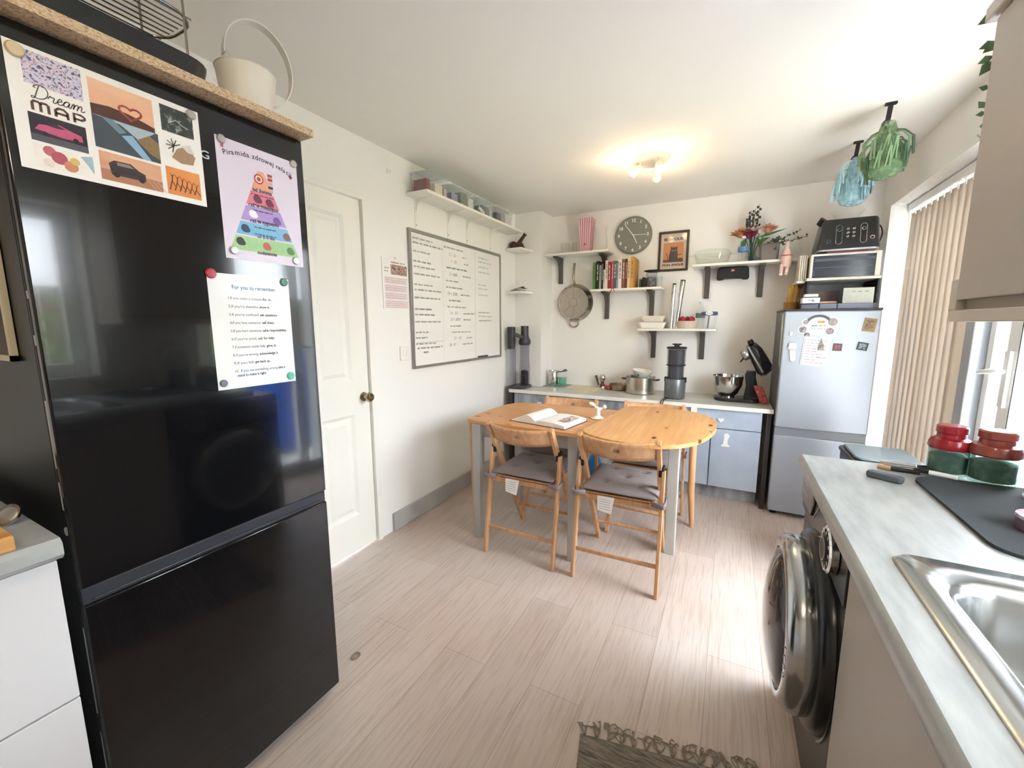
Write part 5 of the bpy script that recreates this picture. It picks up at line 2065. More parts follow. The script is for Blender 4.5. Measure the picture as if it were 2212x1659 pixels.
b.box(.304, .786, FY + .012, FY + .055, .565, .618)
b.build('handle_recess', t)
b = B(BLACKP)
for x in (.34, .75):
    b.cyl((x, FY + .06, 0), (x, FY + .06, .032), .02)
b.build('foot', t)
gp = YN(FY, 0, 0)
t = thing('fridge_planner', 'round badge-shaped planner with dark bubbles on the silver fridge door', 'planner', (.475, FY, 1.22))
b = B(PAPER)
b.prism(gp, [(.485 + .070 * math.cos(a), 1.293 + .062 * math.sin(a)) for a in [2 * PI * i / 28 for i in range(28)]], 0, .0015)
for x, z, r in ((.405, 1.268, .026), (.43, 1.232, .022), (.545, 1.258, .026), (.555, 1.315, .030), (.418, 1.315, .020)):
    b.prism(gp, [(x + r * math.cos(a), z + r * math.sin(a)) for a in [2 * PI * i / 20 for i in range(20)]], 0, .0013)
b.build('card', t, smooth=False)
b = B()
b.ribbon(gp, [(.485 + .066 * math.cos(a), 1.293 + .060 * math.sin(a)) for a in [R(5 + 165 * i / 18) for i in range(19)]], .016, .0020, em('#4c4f5a'))
for x, z, r, c in ((.405, 1.268, .021, '#5b5059'), (.43, 1.232, .017, '#4d4850'), (.545, 1.258, .021, '#6f6268'), (.556, 1.315, .024, '#8f8480'), (.418, 1.315, .015, '#6d727a')):
    b.disc(gp, x, z, r, .0021, printmat('print_bub' + c.strip('#'), [(.4, c), (.65, '#a79da0')], 60))
b.rect(gp, .478, .515, 1.308, 1.324, .0022, em('#cfa95c'))
b.scrib(gp, .482, 1.316, .032, .006, .0024, em('#8a6a3a'), .0018)
b.scrib(gp, .448, 1.292, .075, .008, .0024, em('#6f8f96'), .0022)
b.text(gp, 'PLAN', .485, 1.266, .020, .0024, em('#7f9c97'), align='CENTER', fit=.07)
b.build('printed_art', t, smooth=False)
t = thing('shopping_list', 'spiral-bound notepad list with handwriting on the silver fridge door', 'notepad', (.475, FY, 1.04))
b = B(em('#eeeaec'))
np_ = rotpl(gp, R(-4), .475, 1.13)
b.prism(np_, [(.412, 1.040), (.552, 1.040), (.552, 1.222), (.412, 1.222)], .0015, .0045)
b.build('pad', t, smooth=False)
b = B()
for k in range(14):
    b.disc(np_, .418, 1.05 + k * .0125, .0024, .0048, INK, 8)
for k in range(9):
    b.scrib(np_, .43, 1.060 + k * .0175, (.10, .07, .11, .09, .06, .10, .11, .08, .10)[k], .006, .0048, em('#9b939b' if k % 3 else '#b48f9b'), .0016)
b.build('handwriting', t, smooth=False)
t = thing('bottle_magnet', 'grey bottle-shaped magnet on the notepad list', 'magnet', (.507, FY, 1.145))
b = B(printmat('print_bottle', [(.4, '#6f6a66'), (.6, '#a39c94')], 60))
b.prism(gp, [(.492, 1.138), (.524, 1.138), (.522, 1.172), (.512, 1.192), (.511, 1.212), (.505, 1.212), (.504, 1.192), (.494, 1.172)], .0055, .0085)
b.build('body', t, smooth=False)
MG2 = [('square dark red magnet on the silver fridge door', '#6d4a52', '#9c6a70', .592, 1.160, .045, .046, -2), ('square dark green framed magnet on the silver fridge door', '#3c4c52', '#a9b7ba', .713, 1.168, .052, .048, -10), ('rectangular brown stamp-like magnet near the top right of the silver fridge door', '#a08a68', '#6d5a44', .735, 1.297, .060, .080, -8)]
for lab, c1, c2, x, z, w_, h_, ro in MG2:
    t = thing('picture_magnet', lab, 'magnet', (x, FY, z - h_ / 2))
    q = rotpl(gp, R(ro), x, z)
    b = B(em(c1))
    b.prism(q, [(x - w_ / 2, z - h_ / 2), (x + w_ / 2, z - h_ / 2), (x + w_ / 2, z + h_ / 2), (x - w_ / 2, z + h_ / 2)], 0, .004)
    b.build('body', t, smooth=False)
    b = B(printmat('print_mag' + c1.strip('#'), [(.4, c1), (.6, c2)], 90))
    b.rect(q, x - w_ * .33, x + w_ * .33, z - h_ * .33, z + h_ * .33, .0044)
    b.build('print', t, smooth=False)
b = B(UPVC)
b.prism(gp, rrect(.336, .352, 1.228, 1.256, .006), 0, .012)
tag(b.build('egg_magnet', loc=(.344, FY, 1.24), bevel=.003), 'small white oval magnet at the left of the silver fridge door', 'magnet')
t = thing('remote_holder', 'white magnetic clip holding a white folded tag on the silver fridge door', 'clip', (.352, FY, 1.09))
b = B(UPVC)
b.box(.338, .378, FY - .016, FY, 1.140, 1.182)
b.bar((.330, FY - .01, 1.145), (.345, FY - .01, 1.165), .006, .008)
b.build('clip_body', t, bevel=.003)
b = B(M('white_tag', '#eef1f4', .4))
b.prism(gp, [(.344, 1.135), (.376, 1.135), (.381, 1.075), (.368, 1.062), (.352, 1.068)], .002, .010)
b.build('tag', t, bevel=.002)
b = B(em('#d8d5cd'))
q = Pl((.2995, FY + .06, 0), (0, -1, 0), (0, 0, 1))
b.prism(q, [(-.05, 1.362), (.035, 1.372), (.045, 1.30), (.040, 1.15), (.032, 1.02), (-.005, 1.04), (-.018, 1.20), (-.045, 1.30)], 0, .002)
o = b.build('paper_strip', loc=(.299, FY + .06, 1.02), smooth=False)
tag(o, 'long curling paper strip hung on the left side of the silver fridge', 'paper')
b = B(INK)
for k in range(9):
    b.ribbon(q, [(.0, 1.10 + k * .022), (.022, 1.10 + k * .022)], .003, .0026)
b.build('printed_lines', o, smooth=False)

# on top of the silver fridge
FT = 1.398
t = thing('bottom_tray', 'long dark grey metal drawer box directly on the silver fridge', 'box', (.62, 3.48, FT))
b = B(M('steel_drawer', '#6c6f7c', .35, metal=.5, var=.12))
for x0, x1 in ((.402, .497), (.501, .594), (.598, .775)):
    b.box(x0, x1, 3.365, 3.70, FT + .001, FT + .036)
b.build('drawer_box', t, bevel=.002)
b = B(BLACKP)
b.box(.398, .402, 3.36, 3.70, FT, FT + .034)
b.box(.497, .501, 3.36, 3.70, FT, FT + .036)
b.box(.594, .598, 3.36, 3.70, FT, FT + .036)
b.build('divider', t)
t = thing('microwave_stand', 'white two-tier open stand on the silver fridge carrying the microwave', 'stand', (.615, 3.55, FT + .037))
b = B(SHELFW)
b.box(.420, .803, 3.385, 3.74, 1.583, 1.600)
b.build('board', t, bevel=.002)
for x in (.428, .790):
    b = B(BLACKP)
    b.box(x, x + .010, 3.395, 3.73, FT + .037, 1.583)
    b.build('side_leg', t)
b = B(M('grey_blue_back', '#bcc6ce', .5, var=.05))
b.box(.438, .790, 3.725, 3.735, FT + .037, 1.582)
b.build('back_panel', t)
b = B(em('#8a7570'))
b.box(.46, .64, 3.60, 3.71, FT + .037, 1.53)
tag(b.build('cardboard_box', loc=(.55, 3.65, FT + .037), bevel=.003), 'brown cardboard box inside the white stand on the silver fridge', 'box')
b = B(wood('pale_board', '#d0a985', '#e0bf9c', 0, 6, .5))
b.prism(ZP(0), rrect(.475, .600, 3.37, 3.52, .05), FT + .037, FT + .050)
tag(b.build('wooden_plate', loc=(.54, 3.45, FT + .037), bevel=.003), 'pale wooden board lying in the open bay of the white stand', 'board')
t = thing('leaflet_stack', 'white printed cards standing at the right in the white stand', 'cards', (.70, 3.42, FT + .037))
b = B(em('#dfe3da'))
for k in range(5):
    b.box(.622 + k * .004, .776, 3.385 + k * .014, 3.388 + k * .014, FT + .037, 1.530)
b.build('cards', t)
b = B(em('#8a948e'))
cpn = YN(3.385, 0, 0)
for x, w_ in ((.67, .012), (.695, .02), (.73, .02)):
    b.rect(cpn, x, x + w_, 1.504, 1.508, .0008)
b.build('print', t, smooth=False)
t = thing('white_box', 'small white lidded box at the left front corner on top of the silver fridge', 'box', (.44, 3.36, FT + .036))
b = B(M('box_white', '#eceff2', .35))
b.prism(ZP(0), rrect(.396, .494, 3.30, 3.38, .012), FT + .0365, FT + .072)
b.build('base', t, bevel=.003)
b = B(M('box_white', '#eceff2'))
b.prism(ZP(0), rrect(.408, .484, 3.305, 3.375, .014), FT + .078, FT + .096)
b.build('lid', t, bevel=.003)
b = B(DGREY)
b.prism(ZP(0), rrect(.415, .478, 3.312, 3.37, .014), FT + .072, FT + .078)
b.build('dark_seal', t)
b = B(em('#a9b9cf'))
b.disc(YN(3.30, 0, 0), .455, FT + .052, .009, .0012, n=10)
b.scrib(YN(3.30, 0, 0), .43, FT + .056, .03, .005, .0015, em('#6f7f9a'), .0015)
b.build('print', t, smooth=False)
t = thing('utensil_bundle', 'bundle of bamboo utensils standing left of the microwave', 'utensils', (.36, 3.55, FT))
b = B(M('amber_jar', '#a8742e', .45, var=.15))
b.lathe([(0, 0), (.045, 0), (.045, .055), (.042, .055), (.04, .004), (0, .004)], (.365, 3.56, FT + .001), 20)
b.build('holder', t)
rd = random.Random(4)
for k in range(9):
    b = B(BAMBOO)
    x, y = .365 + rd.uniform(-.03, .03), 3.56 + rd.uniform(-.03, .03)
    b.bar((x, y, FT + .005), (x + rd.uniform(-.02, .03), y + rd.uniform(-.02, .02), FT + rd.uniform(.15, .185)), .016, .006)
    b.build('bamboo_stick', t, bevel=.002)
b = B(em('#7d5a4c'))
for k in range(5):
    b.bar((.40 + k * .004, 3.55, FT + .15), (.385 + k * .012, 3.54, FT + .225), .007, .005)
b.build('spatula_handles', t)
t = thing('magazine_file', 'cream upright folders squeezed left of the microwave', 'folders', (.425, 3.58, 1.6))
b = B(em('#cfc8b8'))
for k in range(4):
    b.box(.383 + k * .011, .391 + k * .011, 3.45, 3.68, 1.601 if k > 2 else 1.59, 1.757)
b.build('folder', t)
b = B(SHELFW)
b.box(.372, .4195, 3.44, 3.70, 1.575, 1.589)
b.build('plate', t)
t = thing('microwave', 'white microwave with a dark glass door on the white stand', 'microwave', (.615, 3.55, 1.6))
b = B(WHITE)
b.box(.437, .796, 3.41, 3.74, 1.602, 1.752)
b.build('body', t, bevel=.004)
b = B(WHITE)
for x0, x1, z0, z1 in ((.437, .450, 1.602, 1.752), (.770, .796, 1.602, 1.752), (.450, .770, 1.739, 1.752)):
    b.box(x0, x1, 3.398, 3.41, z0, z1)
b.build('door_frame', t, bevel=.002)
b = B(M('dark_oven_glass', '#3a3f49', .15, var=.12, scale=4))
b.box(.450, .770, 3.400, 3.41, 1.603, 1.739)
b.use(M('oven_stripe', '#555b66', .3))
b.box(.458, .765, 3.3985, 3.400, 1.705, 1.722)
b.box(.458, .755, 3.3985, 3.400, 1.662, 1.668)
b.build('door_glass', t)
b = B(M('oven_stripe', '#9aa0a8', .3))
b.box(.454, .459, 3.39, 3.40, 1.615, 1.655)
b.build('door_handle', t)
b = B(em('#a06068'))
b.box(.52, .73, 3.42, 3.70, 1.753, 1.766)
tag(b.build('red_mat', loc=(.62, 3.55, 1.753), bevel=.002), 'flat red box lying between microwave and toaster', 'box')
t = thing('toaster', 'black four-slice toaster with two lever slots on top of the microwave', 'toaster', (.62, 3.53, 1.767))
TB = M('toaster_black', '#2b2c2e', .35, var=.1, coat=.2)
b = B(TB)
q0 = rrect(.463, .785, 3.40, 3.67, .03)
q1 = rrect(.487, .775, 3.43, 3.65, .03)
A = [b.v((x, y, 1.778)) for x, y in q0]
D = [b.v((x, y, 1.955)) for x, y in q1]
E_ = [b.v((.63 + (x - .63) * .95, 3.54 + (y - 3.54) * .93, 1.968)) for x, y in q1]
n = len(A)
b.f(A[::-1])
b.f(E_)
for P0, P1 in ((A, D), (D, E_)):
    for i in range(n):
        b.f((P0[i], P0[(i + 1) % n], P1[(i + 1) % n], P1[i]))
b.build('body', t)
b = B(BRUSH)
b.prism(ZP(0), rrect(.467, .781, 3.403, 3.667, .03), 1.767, 1.778)
b.build('base_trim', t)
for y in (3.475, 3.515, 3.565, 3.605):
    b = B(BLACKM)
    b.box(.53, .74, y - .010, y + .010, 1.967, 1.9695)
    b.build('slot', t)
sl_ = 24 / 177 * .9
fp = Pl((.463, 3.40, 1.778), (1, 0, 0), (0, .168, .986))
for cx_ in (.098, .222):
    b = B(CHROME)
    pts = [(cx_ + .016 * math.cos(a), (.135 if math.sin(a) > 0 else .045) + .016 * math.sin(a)) for a in [2 * PI * i / 24 for i in range(24)]]
    loop = [fp(x + .012, y, .002) for x, y in pts]
    b.tube(loop, .0022, 6, closed=True)
    b.build('lever_slot', t)
    b = B(CHROME)
    b.tube([fp(cx_ + .012 + .009 * math.cos(a), .118 + .009 * math.sin(a), .006) for a in [2 * PI * i / 14 for i in range(14)]], .0022, 6, closed=True)
    b.use(BLACKP)
    b.lathe([(0, 0), (.008, 0), (.008, .01), (0, .012)], fp(cx_ + .012, .118, .0), 14, axis=tuple(fp.n))
    b.build('lever', t)
b = B(CHROME)
for i in range(3):
    for j in range(2):
        b.tube([fp(.155 + j * .030 + .0055 * math.cos(a), .075 + i * .024 + .0055 * math.sin(a), .002) for a in [2 * PI * k / 12 for k in range(12)]], .0016, 5, closed=True)
b.tube([fp(.278 + .010 * math.cos(a), .060 + .010 * math.sin(a), .002) for a in [2 * PI * k / 14 for k in range(14)]], .002, 5, closed=True)
b.build('buttons', t)
b = B(M('badge_grey', '#77777a', .4))
b.ribbon(fp, [(.050, .035), (.050, .060), (.064, .060), (.070, .050), (.064, .042), (.052, .042)], .003, .0015)
b.build('badge', t, smooth=False)
b = B(BLACKP)
b.tube(curve([(.775, 3.60, 1.955), (.815, 3.59, 1.93), (.825, 3.58, 1.87), (.80, 3.58, 1.80), (.77, 3.58, 1.785)], 5), .004, 6)
b.build('cord', t)
b = B(BLACKP)
b.tube([(.476, 3.52, 1.955), (.500, 3.50, 1.985)], [.018, .024], 14)
tag(b.build('stopper', loc=(.49, 3.51, 1.955)), 'black round stopper on the left top corner of the toaster', 'stopper')
b = B(GLASS)
b.lathe([(0, .004), (.050, .004), (.054, 0), (.060, .008), (.094, .062), (.091, .062), (.058, .012), (0, .010)], (.625, 3.535, 1.970), 10, sx=1, sy=.9)
tag(b.build('glass_bowl', loc=(.625, 3.535, 1.97)), 'clear cut-glass bowl standing on the black toaster', 'bowl')

# ================================================================ dining table and folding chairs
TG = M('grey_painted_leg', '#b3b2af', .5, var=.06)
t = thing('dining_table', 'two-part orange pine dining table with grey legs and a rounded right end', 'table', (-.7, 2.4, 0))
b = B(PINE)
lp = curve([(-1.36, 2.045, 0), (-1.20, 2.028, 0), (-.9, 2.02, 0), (-.60, 2.02, 0), (-.56, 2.05, 0), (-.56, 2.69, 0), (-.62, 2.72, 0), (-1.05, 2.715, 0), (-1.30, 2.68, 0), (-1.375, 2.60, 0), (-1.405, 2.36, 0), (-1.395, 2.10, 0)], 5, True)
b.prism(ZP(0), [(p.x, p.y) for p in lp], .718, .738)
b.build('left_top', t, bevel=.005)
b = B(wood('orange_pine_b', '#cf9358', '#e3ae72', 1, 5, .36, knots=True))
rp = curve([(-.655, 2.06, 0), (-.60, 1.975, 0), (-.45, 1.915, 0), (-.30, 1.92, 0), (-.18, 1.985, 0), (-.10, 2.10, 0), (-.05, 2.28, 0), (-.035, 2.45, 0), (-.05, 2.60, 0), (-.10, 2.72, 0), (-.22, 2.81, 0), (-.38, 2.84, 0), (-.52, 2.82, 0), (-.59, 2.77, 0), (-.60, 2.70, 0), (-.645, 2.16, 0)], 5, True)
b.prism(ZP(0), [(p.x, p.y) for p in rp], .7385, .758)
b.build('right_top', t, bevel=.005)
b = B(TG)
b.box(-1.30, -.70, 2.07, 2.09, .635, .718)
b.box(-1.30, -.70, 2.60, 2.62, .635, .718)
b.box(-1.305, -1.285, 2.07, 2.62, .635, .718)
b.box(-.69, -.22, 2.385, 2.405, .645, .7385)
b.box(-.70, -.68, 2.07, 2.62, .635, .718)
b.build('apron', t)
for x, y in ((-1.31, 2.055), (-.705, 2.06), (-1.31, 2.61), (-.235, 2.40)):
    b = B(TG)
    if x > -.3:
        b.bar((x, y, .0), (x, y, .7385), .058, .066)
    else:
        b.bar((x, y, 0), (x, y, .718), .045, .045, t=1.25)
    b.build('grey_leg', t, bevel=.004)
for x, y in ((-1.355, 2.09), (-.165, 2.78)):
    b = B(BEECH)
    top_ = .718 if x < -1 else .7385
    b.tube([(x + (.02 if x > -1 else .0), y, 0), (x + .005, y - .01, .25), (x, y - .02, top_)], [.015, .021, .023], 14)
    b.build('pine_leg', t)


def make_chair(label, cushion_tag=True):
    t = thing('folding_chair', label, 'chair')
    for s in (-1, 1):
        x = s * .188
        b = B(BEECH)
        b.bar((x, .462, .0), (x, .012, .768), .022, .034)
        b.build('long_leg', t, bevel=.003)
        x = s * .208
        b = B(BEECH)
        b.bar((x, 0, .0), (x, .100, .605), .017, .032)
        b.build('short_leg', t, bevel=.003)
        b = B(BLACKP)
        b.box(s * .198 - .012, s * .198 + .012, .085, .135, .575, .625)
        b.build('hinge', t, bevel=.003)
    b = B(BEECH)
    n = 24
    rows = []
    zs_ = (.672, .695, .712, .728, .745, .764)
    for j, z in enumerate(zs_):
        row = []
        for i in range(n + 1):
            q = i / n * 2 - 1
            zz = z
            if i in (12,) and False:
                pass
            row.append(b.v((q * .190, .020 + (.765 - z) * .58 - .062 * (1 - q * q), zz - .012 * (1 - q * q) * (1 if j < 3 else .6))))
        rows.append(row)
    for j in range(5):
        for i in range(n):
            if j == 2 and i in (11, 12):
                continue
            b.f((rows[j][i], rows[j][i + 1], rows[j + 1][i + 1], rows[j + 1][i]))
    b.build('backrest', t, solid=.012)
    b = B(BEECH)
    b.bar((-.20, .028, .145), (.20, .028, .145), .020, .012, side=(0, 0, 1))
    b.build('rear_stretcher', t, bevel=.003)
    b = B(BEECH)
    b.tube([(-.18, .376, .147), (.18, .376, .147)], .009, 10)
    b.build('front_stretcher', t)
    b = B(BEECH)
    b.bar((-.196, .075, .425), (.196, .075, .425), .026, .014, side=(0, 0, 1))
    b.bar((-.17, .43, .425), (.17, .43, .425), .026, .014, side=(0, 0, 1))
    for s in (-1, 1):
        b.bar((s * .165, .05, .437), (s * .165, .45, .437), .022, .016)
    for k in range(6):
        b.box(-.165, .165, .07 + k * .064, .07 + k * .064 + .046, .443, .451)
    b.build('seat', t)
    b = B(FABRIC)
    nx, ny = 28, 28
    tu = [(-.085, .10), (.085, .10), (0, .21), (-.085, .32), (.085, .32)]
    G_ = []
    rd = random.Random(len(label))
    for side in (1, -1):
        g = []
        for j in range(ny + 1):
            row = []
            for i in range(nx + 1):
                u, v = i / nx * 2 - 1, j / ny * 2 - 1
                x, y = u * .188, .250 + v * .205
                edge = max(0, 1 - max(abs(u), abs(v)) ** 6)
                h = .021 * edge
                for tx, ty in tu:
                    dd = math.hypot(x - tx, y - .04 - ty)
                    h -= .017 * math.exp(-(dd / .020) ** 2) * edge
                    h -= .008 * math.exp(-(dd / .05) ** 2) * edge * (.5 + .5 * math.cos(7 * math.atan2(y - .04 - ty, x - tx)))
                row.append(b.v((x, y, .474 + side * (h + .0015))))
            g.append(row)
        G_.append(g)
        for j in range(ny):
            for i in range(nx):
                q = (g[j][i], g[j][i + 1], g[j + 1][i + 1], g[j + 1][i])
                b.f(q if side > 0 else q[::-1])
    for i in range(nx):
        b.f((G_[1][0][i], G_[1][0][i + 1], G_[0][0][i + 1], G_[0][0][i]))
        b.f((G_[0][ny][i], G_[0][ny][i + 1], G_[1][ny][i + 1], G_[1][ny][i]))
        b.f((G_[0][i][0], G_[0][i + 1][0], G_[1][i + 1][0], G_[1][i][0]))
        b.f((G_[1][i][nx], G_[1][i + 1][nx], G_[0][i + 1][nx], G_[0][i][nx]))
    cu = b.build('cushion', t, ang=70)
    for s in (-1, 1):
        b = B(FABRIC)
        o_, i_ = s * .226, s * .160
        lp_ = [(i_, .046), (s * .20, .030), (o_ - s * .006, .026), (o_, .034), (o_, .104), (o_ - s * .008, .112)]
        A = [b.v((x, y, .440)) for x, y in lp_]
        D = [b.v((x, y, .464)) for x, y in lp_]
        for k in range(len(lp_) - 1):
            b.f((A[k], A[k + 1], D[k + 1], D[k]))
        b.build('tie', cu, solid=.004)
    if cushion_tag:
        b = B(PAPER)
        p = Pl((-.095, .036, .362), (1, 0, 0), (0, .15, .99))
        b.prism(p, [(.0, .012), (.07, .0), (.082, .085), (-.004, .085)], 0, .0012)
        tg = b.build('care_label', t, smooth=False)
        b = B(em('#9a9a98'))
        for k in range(5):
            b.ribbon(p, [(.008, .022 + k * .012), (.062, .020 + k * .012)], .002, .0016)
        b.build('label_print', tg, smooth=False)
    return t


c1 = make_chair('beech folding chair with grey cushion, left of the two nearer the camera')
c2 = dup(c1, (-.447, 1.928, 0), R(1.5), 'beech folding chair with grey cushion, right of the two nearer the camera', 'folding chairs at the table')
c3 = dup(c1, (-.43, 2.925, 0), R(180), 'beech folding chair pushed under the far side of the rounded right table end', 'folding chairs at the table')
c4 = dup(c1, (-1.0, 2.862, 0), R(180), 'beech folding chair pushed under the far side of the left table half', 'folding chairs at the table')
c1.location = (-.975, 1.918, 0)
c1['group'] = 'folding chairs at the table'

# open book on the table
t = thing('open_book', 'thick white-paged book lying open on the left part of the pine table', 'book', (-.93, 2.22, .738))
bp = rotpl(ZP(.738), R(-10), -.93, 2.22)
b = B(em('#5a2f2a'))
b.prism(bp, [(-1.115, 2.095), (-.735, 2.095), (-.735, 2.355), (-1.115, 2.355)], .0005, .003)
b.build('cover', t)
b = B(em('#f2efec'))
nseg = 14
for sgn in (-1, 1):
    prof = []
    for i in range(nseg + 1):
        q = i / nseg
        hgt = (.052 * math.sin(PI * min(1, q * 1.25) * .9) * (1 - q) ** .5 + .006) if sgn < 0 else (.022 - .006 * q + .006 * math.sin(PI * q))
        prof.append((-.925 + sgn * q * .182, hgt))
    lo = [b.v(bp(a, 2.10, .003)) for a, h in prof]
    hi = [b.v(bp(a, 2.10, .003 + h)) for a, h in prof]
    lo2 = [b.v(bp(a, 2.35, .003)) for a, h in prof]
    hi2 = [b.v(bp(a, 2.35, .003 + h)) for a, h in prof]
    for i in range(nseg):
        b.f((lo[i], lo[i + 1], hi[i + 1], hi[i]))
        b.f((lo2[i], hi2[i], hi2[i + 1], lo2[i + 1]))
        b.f((hi[i], hi[i + 1], hi2[i + 1], hi2[i]))
    b.f((lo[-1], lo2[-1], hi2[-1], hi[-1]))
b.build('pages', t, ang=50)
b = B(printmat('print_food', [(.35, '#8b8f96'), (.47, '#d9d4d0'), (.56, '#b9886a'), (.68, '#efe9e4')], 22))
pq = Pl(bp(-.905, 2.13, .026), bp.u, bp.v)
b.prism(pq, rrect(.03, .145, .03, .19, .03), .0012, .0016)
b.use(em('#777b82'))
b.ribbon(pq, [(.10 + .03 * math.cos(a), .07 + .045 * math.sin(a)) for a in [R(-60 + 200 * i / 12) for i in range(13)]], .010, .002)
b.build('printed_photo', t, smooth=False)

# candle holder
t = thing('candle_holder', 'small white ceramic candle holder with side spouts in the middle of the pine table', 'candle holder', (-.682, 2.42, .738))
b = B(CER)
c0 = (-.682, 2.42, .7385)
b.lathe([(0, 0), (.040, 0), (.044, .004), (.030, .008), (.014, .018), (.013, .050), (.020, .068), (.018, .070), (.010, .052), (0, .050)], c0, 24)
b.build('stem', t)
b = B(CER)
b.sph((-.722, 2.43, .822), .022, .014, .012, Mx=Matrix.Rotation(R(20), 3, 'Y'))
b.tube([(-.705, 2.428, .815), (-.688, 2.42, .79)], .005, 8)
b.build('side_arm', t)
b = B(CER)
b.sph((-.645, 2.43, .812), .013, .012, .012)
b.tube([(-.655, 2.428, .806), (-.676, 2.42, .788)], .005, 8)
b.build('side_arm', t)
# blue bottle on the floor behind the table
t = thing('blue_bottle', 'blue plastic bottle with a white base standing on the floor behind the table', 'bottle', (-.885, 3.08, 0))
b = B(M('blue_plastic', '#2f86d0', .3, var=.08))
b.lathe([(.046, .12), (.050, .13), (.050, .24), (.034, .28), (.016, .295), (.016, .31), (0, .31)], (-.885, 3.08, 0), 24)
b.build('body', t)
b = B(UPVC)
b.lathe([(0, 0), (.050, 0), (.052, .01), (.050, .12), (.046, .125)], (-.885, 3.08, 0), 24)
b.build('base', t)

# ================================================================ right run: worktop, sink, washing machine, units
t = thing('worktop', 'long grey stone-effect worktop with the sink set in it along the right wall', 'worktop', (.54, .2, .88))
b = B(WT)
SX0, SX1, SY0, SY1 = .300, .735, .30, .835         # hole for the sink bowl
for x0, x1, y0, y1 in ((.214, RW, SY1, 1.466), (.214, RW, FW, SY0), (.214, SX0, SY0, SY1), (SX1, RW, SY0, SY1)):
    b.box(x0, x1, y0, y1, .882, .92)
b.build('slab', t, smooth=False)
b = B(WT)
b.prism(Pl((0, 0, 0), (1, 0, 0), (0, 0, 1)), [(.214, .882), (.210, .884), (.206, .890), (.206, .910), (.209, .917), (.214, .92)], -1.466, 1.6)
b.build('front_edge', t)

BEIGE = M('beige_door', '#b3aaa3', .42, var=.012, scale=3)
t = thing('sink_cabinet', 'beige handleless base cabinet under the sink, beside the washing machine', 'base cabinet', (.55, .72, 0))
b = B(M('beige_carcass', '#a89d92', .5))
for q in ((.275, RW - .02, .44, .456, .11, .878), (.275, RW - .02, 1.016, 1.032, .11, .878), (.275, RW - .02, .456, 1.016, .11, .126), (RW - .03, RW - .02, .456, 1.016, .126, .878)):
    b.box(*q)
b.box(.32, RW - .02, .44, 1.032, 0, .11)
b.build('carcass', t)
b = B(BEIGE)
b.box(.252, .274, .443, 1.030, .115, .838)
b.build('door', t, bevel=.002)
b = B(BEIGE)
b.box(.252, .274, .443, 1.030, .842, .878)
b.build('top_rail', t, bevel=.0015)
t = thing('base_cabinet', 'beige handleless base cabinet nearer the camera than the sink cabinet', 'base cabinet', (.55, -.5, 0))
b = B(M('beige_carcass', '#a89d92'))
for q in ((.275, RW - .02, FW + .02, FW + .036, .11, .878), (.275, RW - .02, .421, .437, .11, .878), (.275, RW - .02, FW + .036, .421, .11, .126), (RW - .03, RW - .02, FW + .036, .421, .126, .878), (.275, .29, FW + .036, -.16, .126, .878)):
    b.box(*q)
b.box(.32, RW - .02, FW + .02, .437, 0, .11)
b.build('carcass', t)
b = B(BEIGE)
b.box(.252, .274, -.16, .437, .115, .838)
b.build('door', t, bevel=.002)
b = B(BEIGE)
b.box(.252, .274, -.16, .437, .842, .878)
b.build('top_rail', t, bevel=.0015)

# sink
t = thing('kitchen_sink', 'stainless steel inset sink with a single square bowl', 'sink', (.5, .56, .9))
SINK = M('sink_steel', '#b9bdc0', .2, metal=.95, var=.06, scale=8)
b = B(SINK)
oz, iz = .9215, .9255
out = rrect(.262, .80, -.10, .885, .03)
rim = rrect(.268, .795, -.095, .880, .028)
hole = rrect(.306, .725, .315, .822, .06)
n = len(out)
A = [b.v((x, y, .9205)) for x, y in out]
D = [b.v((x, y, .926)) for x, y in rim]
for i in range(n):
    b.f((A[i], A[(i + 1) % n], D[(i + 1) % n], D[i]))
H0 = [b.v((x, y, .926)) for x, y in rrect(.298, .733, .307, .830, .064)]
H1 = [b.v((x, y, .921)) for x, y in hole]
for i in range(n):
    b.f((D[i], D[(i + 1) % n], H0[(i + 1) % n], H0[i]))
    b.f((H0[i], H0[(i + 1) % n], H1[(i + 1) % n], H1[i]))
prev = H1
for k, z, r in ((.006, .91, .06), (.014, .80, .055), (.022, .785, .05), (.040, .777, .04)):
    nx_ = [b.v((x, y, z)) for x, y in rrect(.306 + k, .725 - k, .315 + k, .822 - k, r)]
    for i in range(n):
        b.f((prev[i], prev[(i + 1) % n], nx_[(i + 1) % n], nx_[i]))
    prev = nx_
b.f(prev)
b.build('bowl', t, ang=50)
b = B(SINK)
for k in range(6):
    b.bar((.36 + k * .07, -.06, .9275), (.36 + k * .07, .27, .9275), .018, .004)
b.build('drainer_ribs', t, bevel=.0015)
b = B(DGREY)
b.lathe([(0, 0), (.030, 0), (.040, .003), (.043, .001), (.043, 0)], (.46, .68, .7775), 26)
b.use(STEEL)
b.lathe([(0, .006), (.012, .006), (.014, .002)], (.46, .68, .7775), 16)
b.build('drain', t)
b = B(CHROME)
b.cyl((.80, .56, .926), (.80, .56, .96), .026, n=22)
b.tube(curve([(.80, .56, .95), (.80, .56, 1.14), (.76, .555, 1.20), (.68, .55, 1.20), (.63, .548, 1.15)], 6), .012, 12)
b.bar((.80, .56, .96), (.845, .50, 1.0), .014, .010)
tag(b.build('mixer_tap', loc=(.80, .56, .926)), 'chrome swan-neck tap at the back of the sink', 'tap')
b = B(CER)
b.lathe([(0, 0), (.05, 0), (.055, .003), (.092, .014), (.10, .018), (.098, .021), (.052, .007), (0, .006)], (.475, .545, .779), 36, axis=(-.10, .05, 1))
tag(b.build('dinner_plate', loc=(.475, .545, .778)), 'white plate lying in the sink bowl', 'plate')
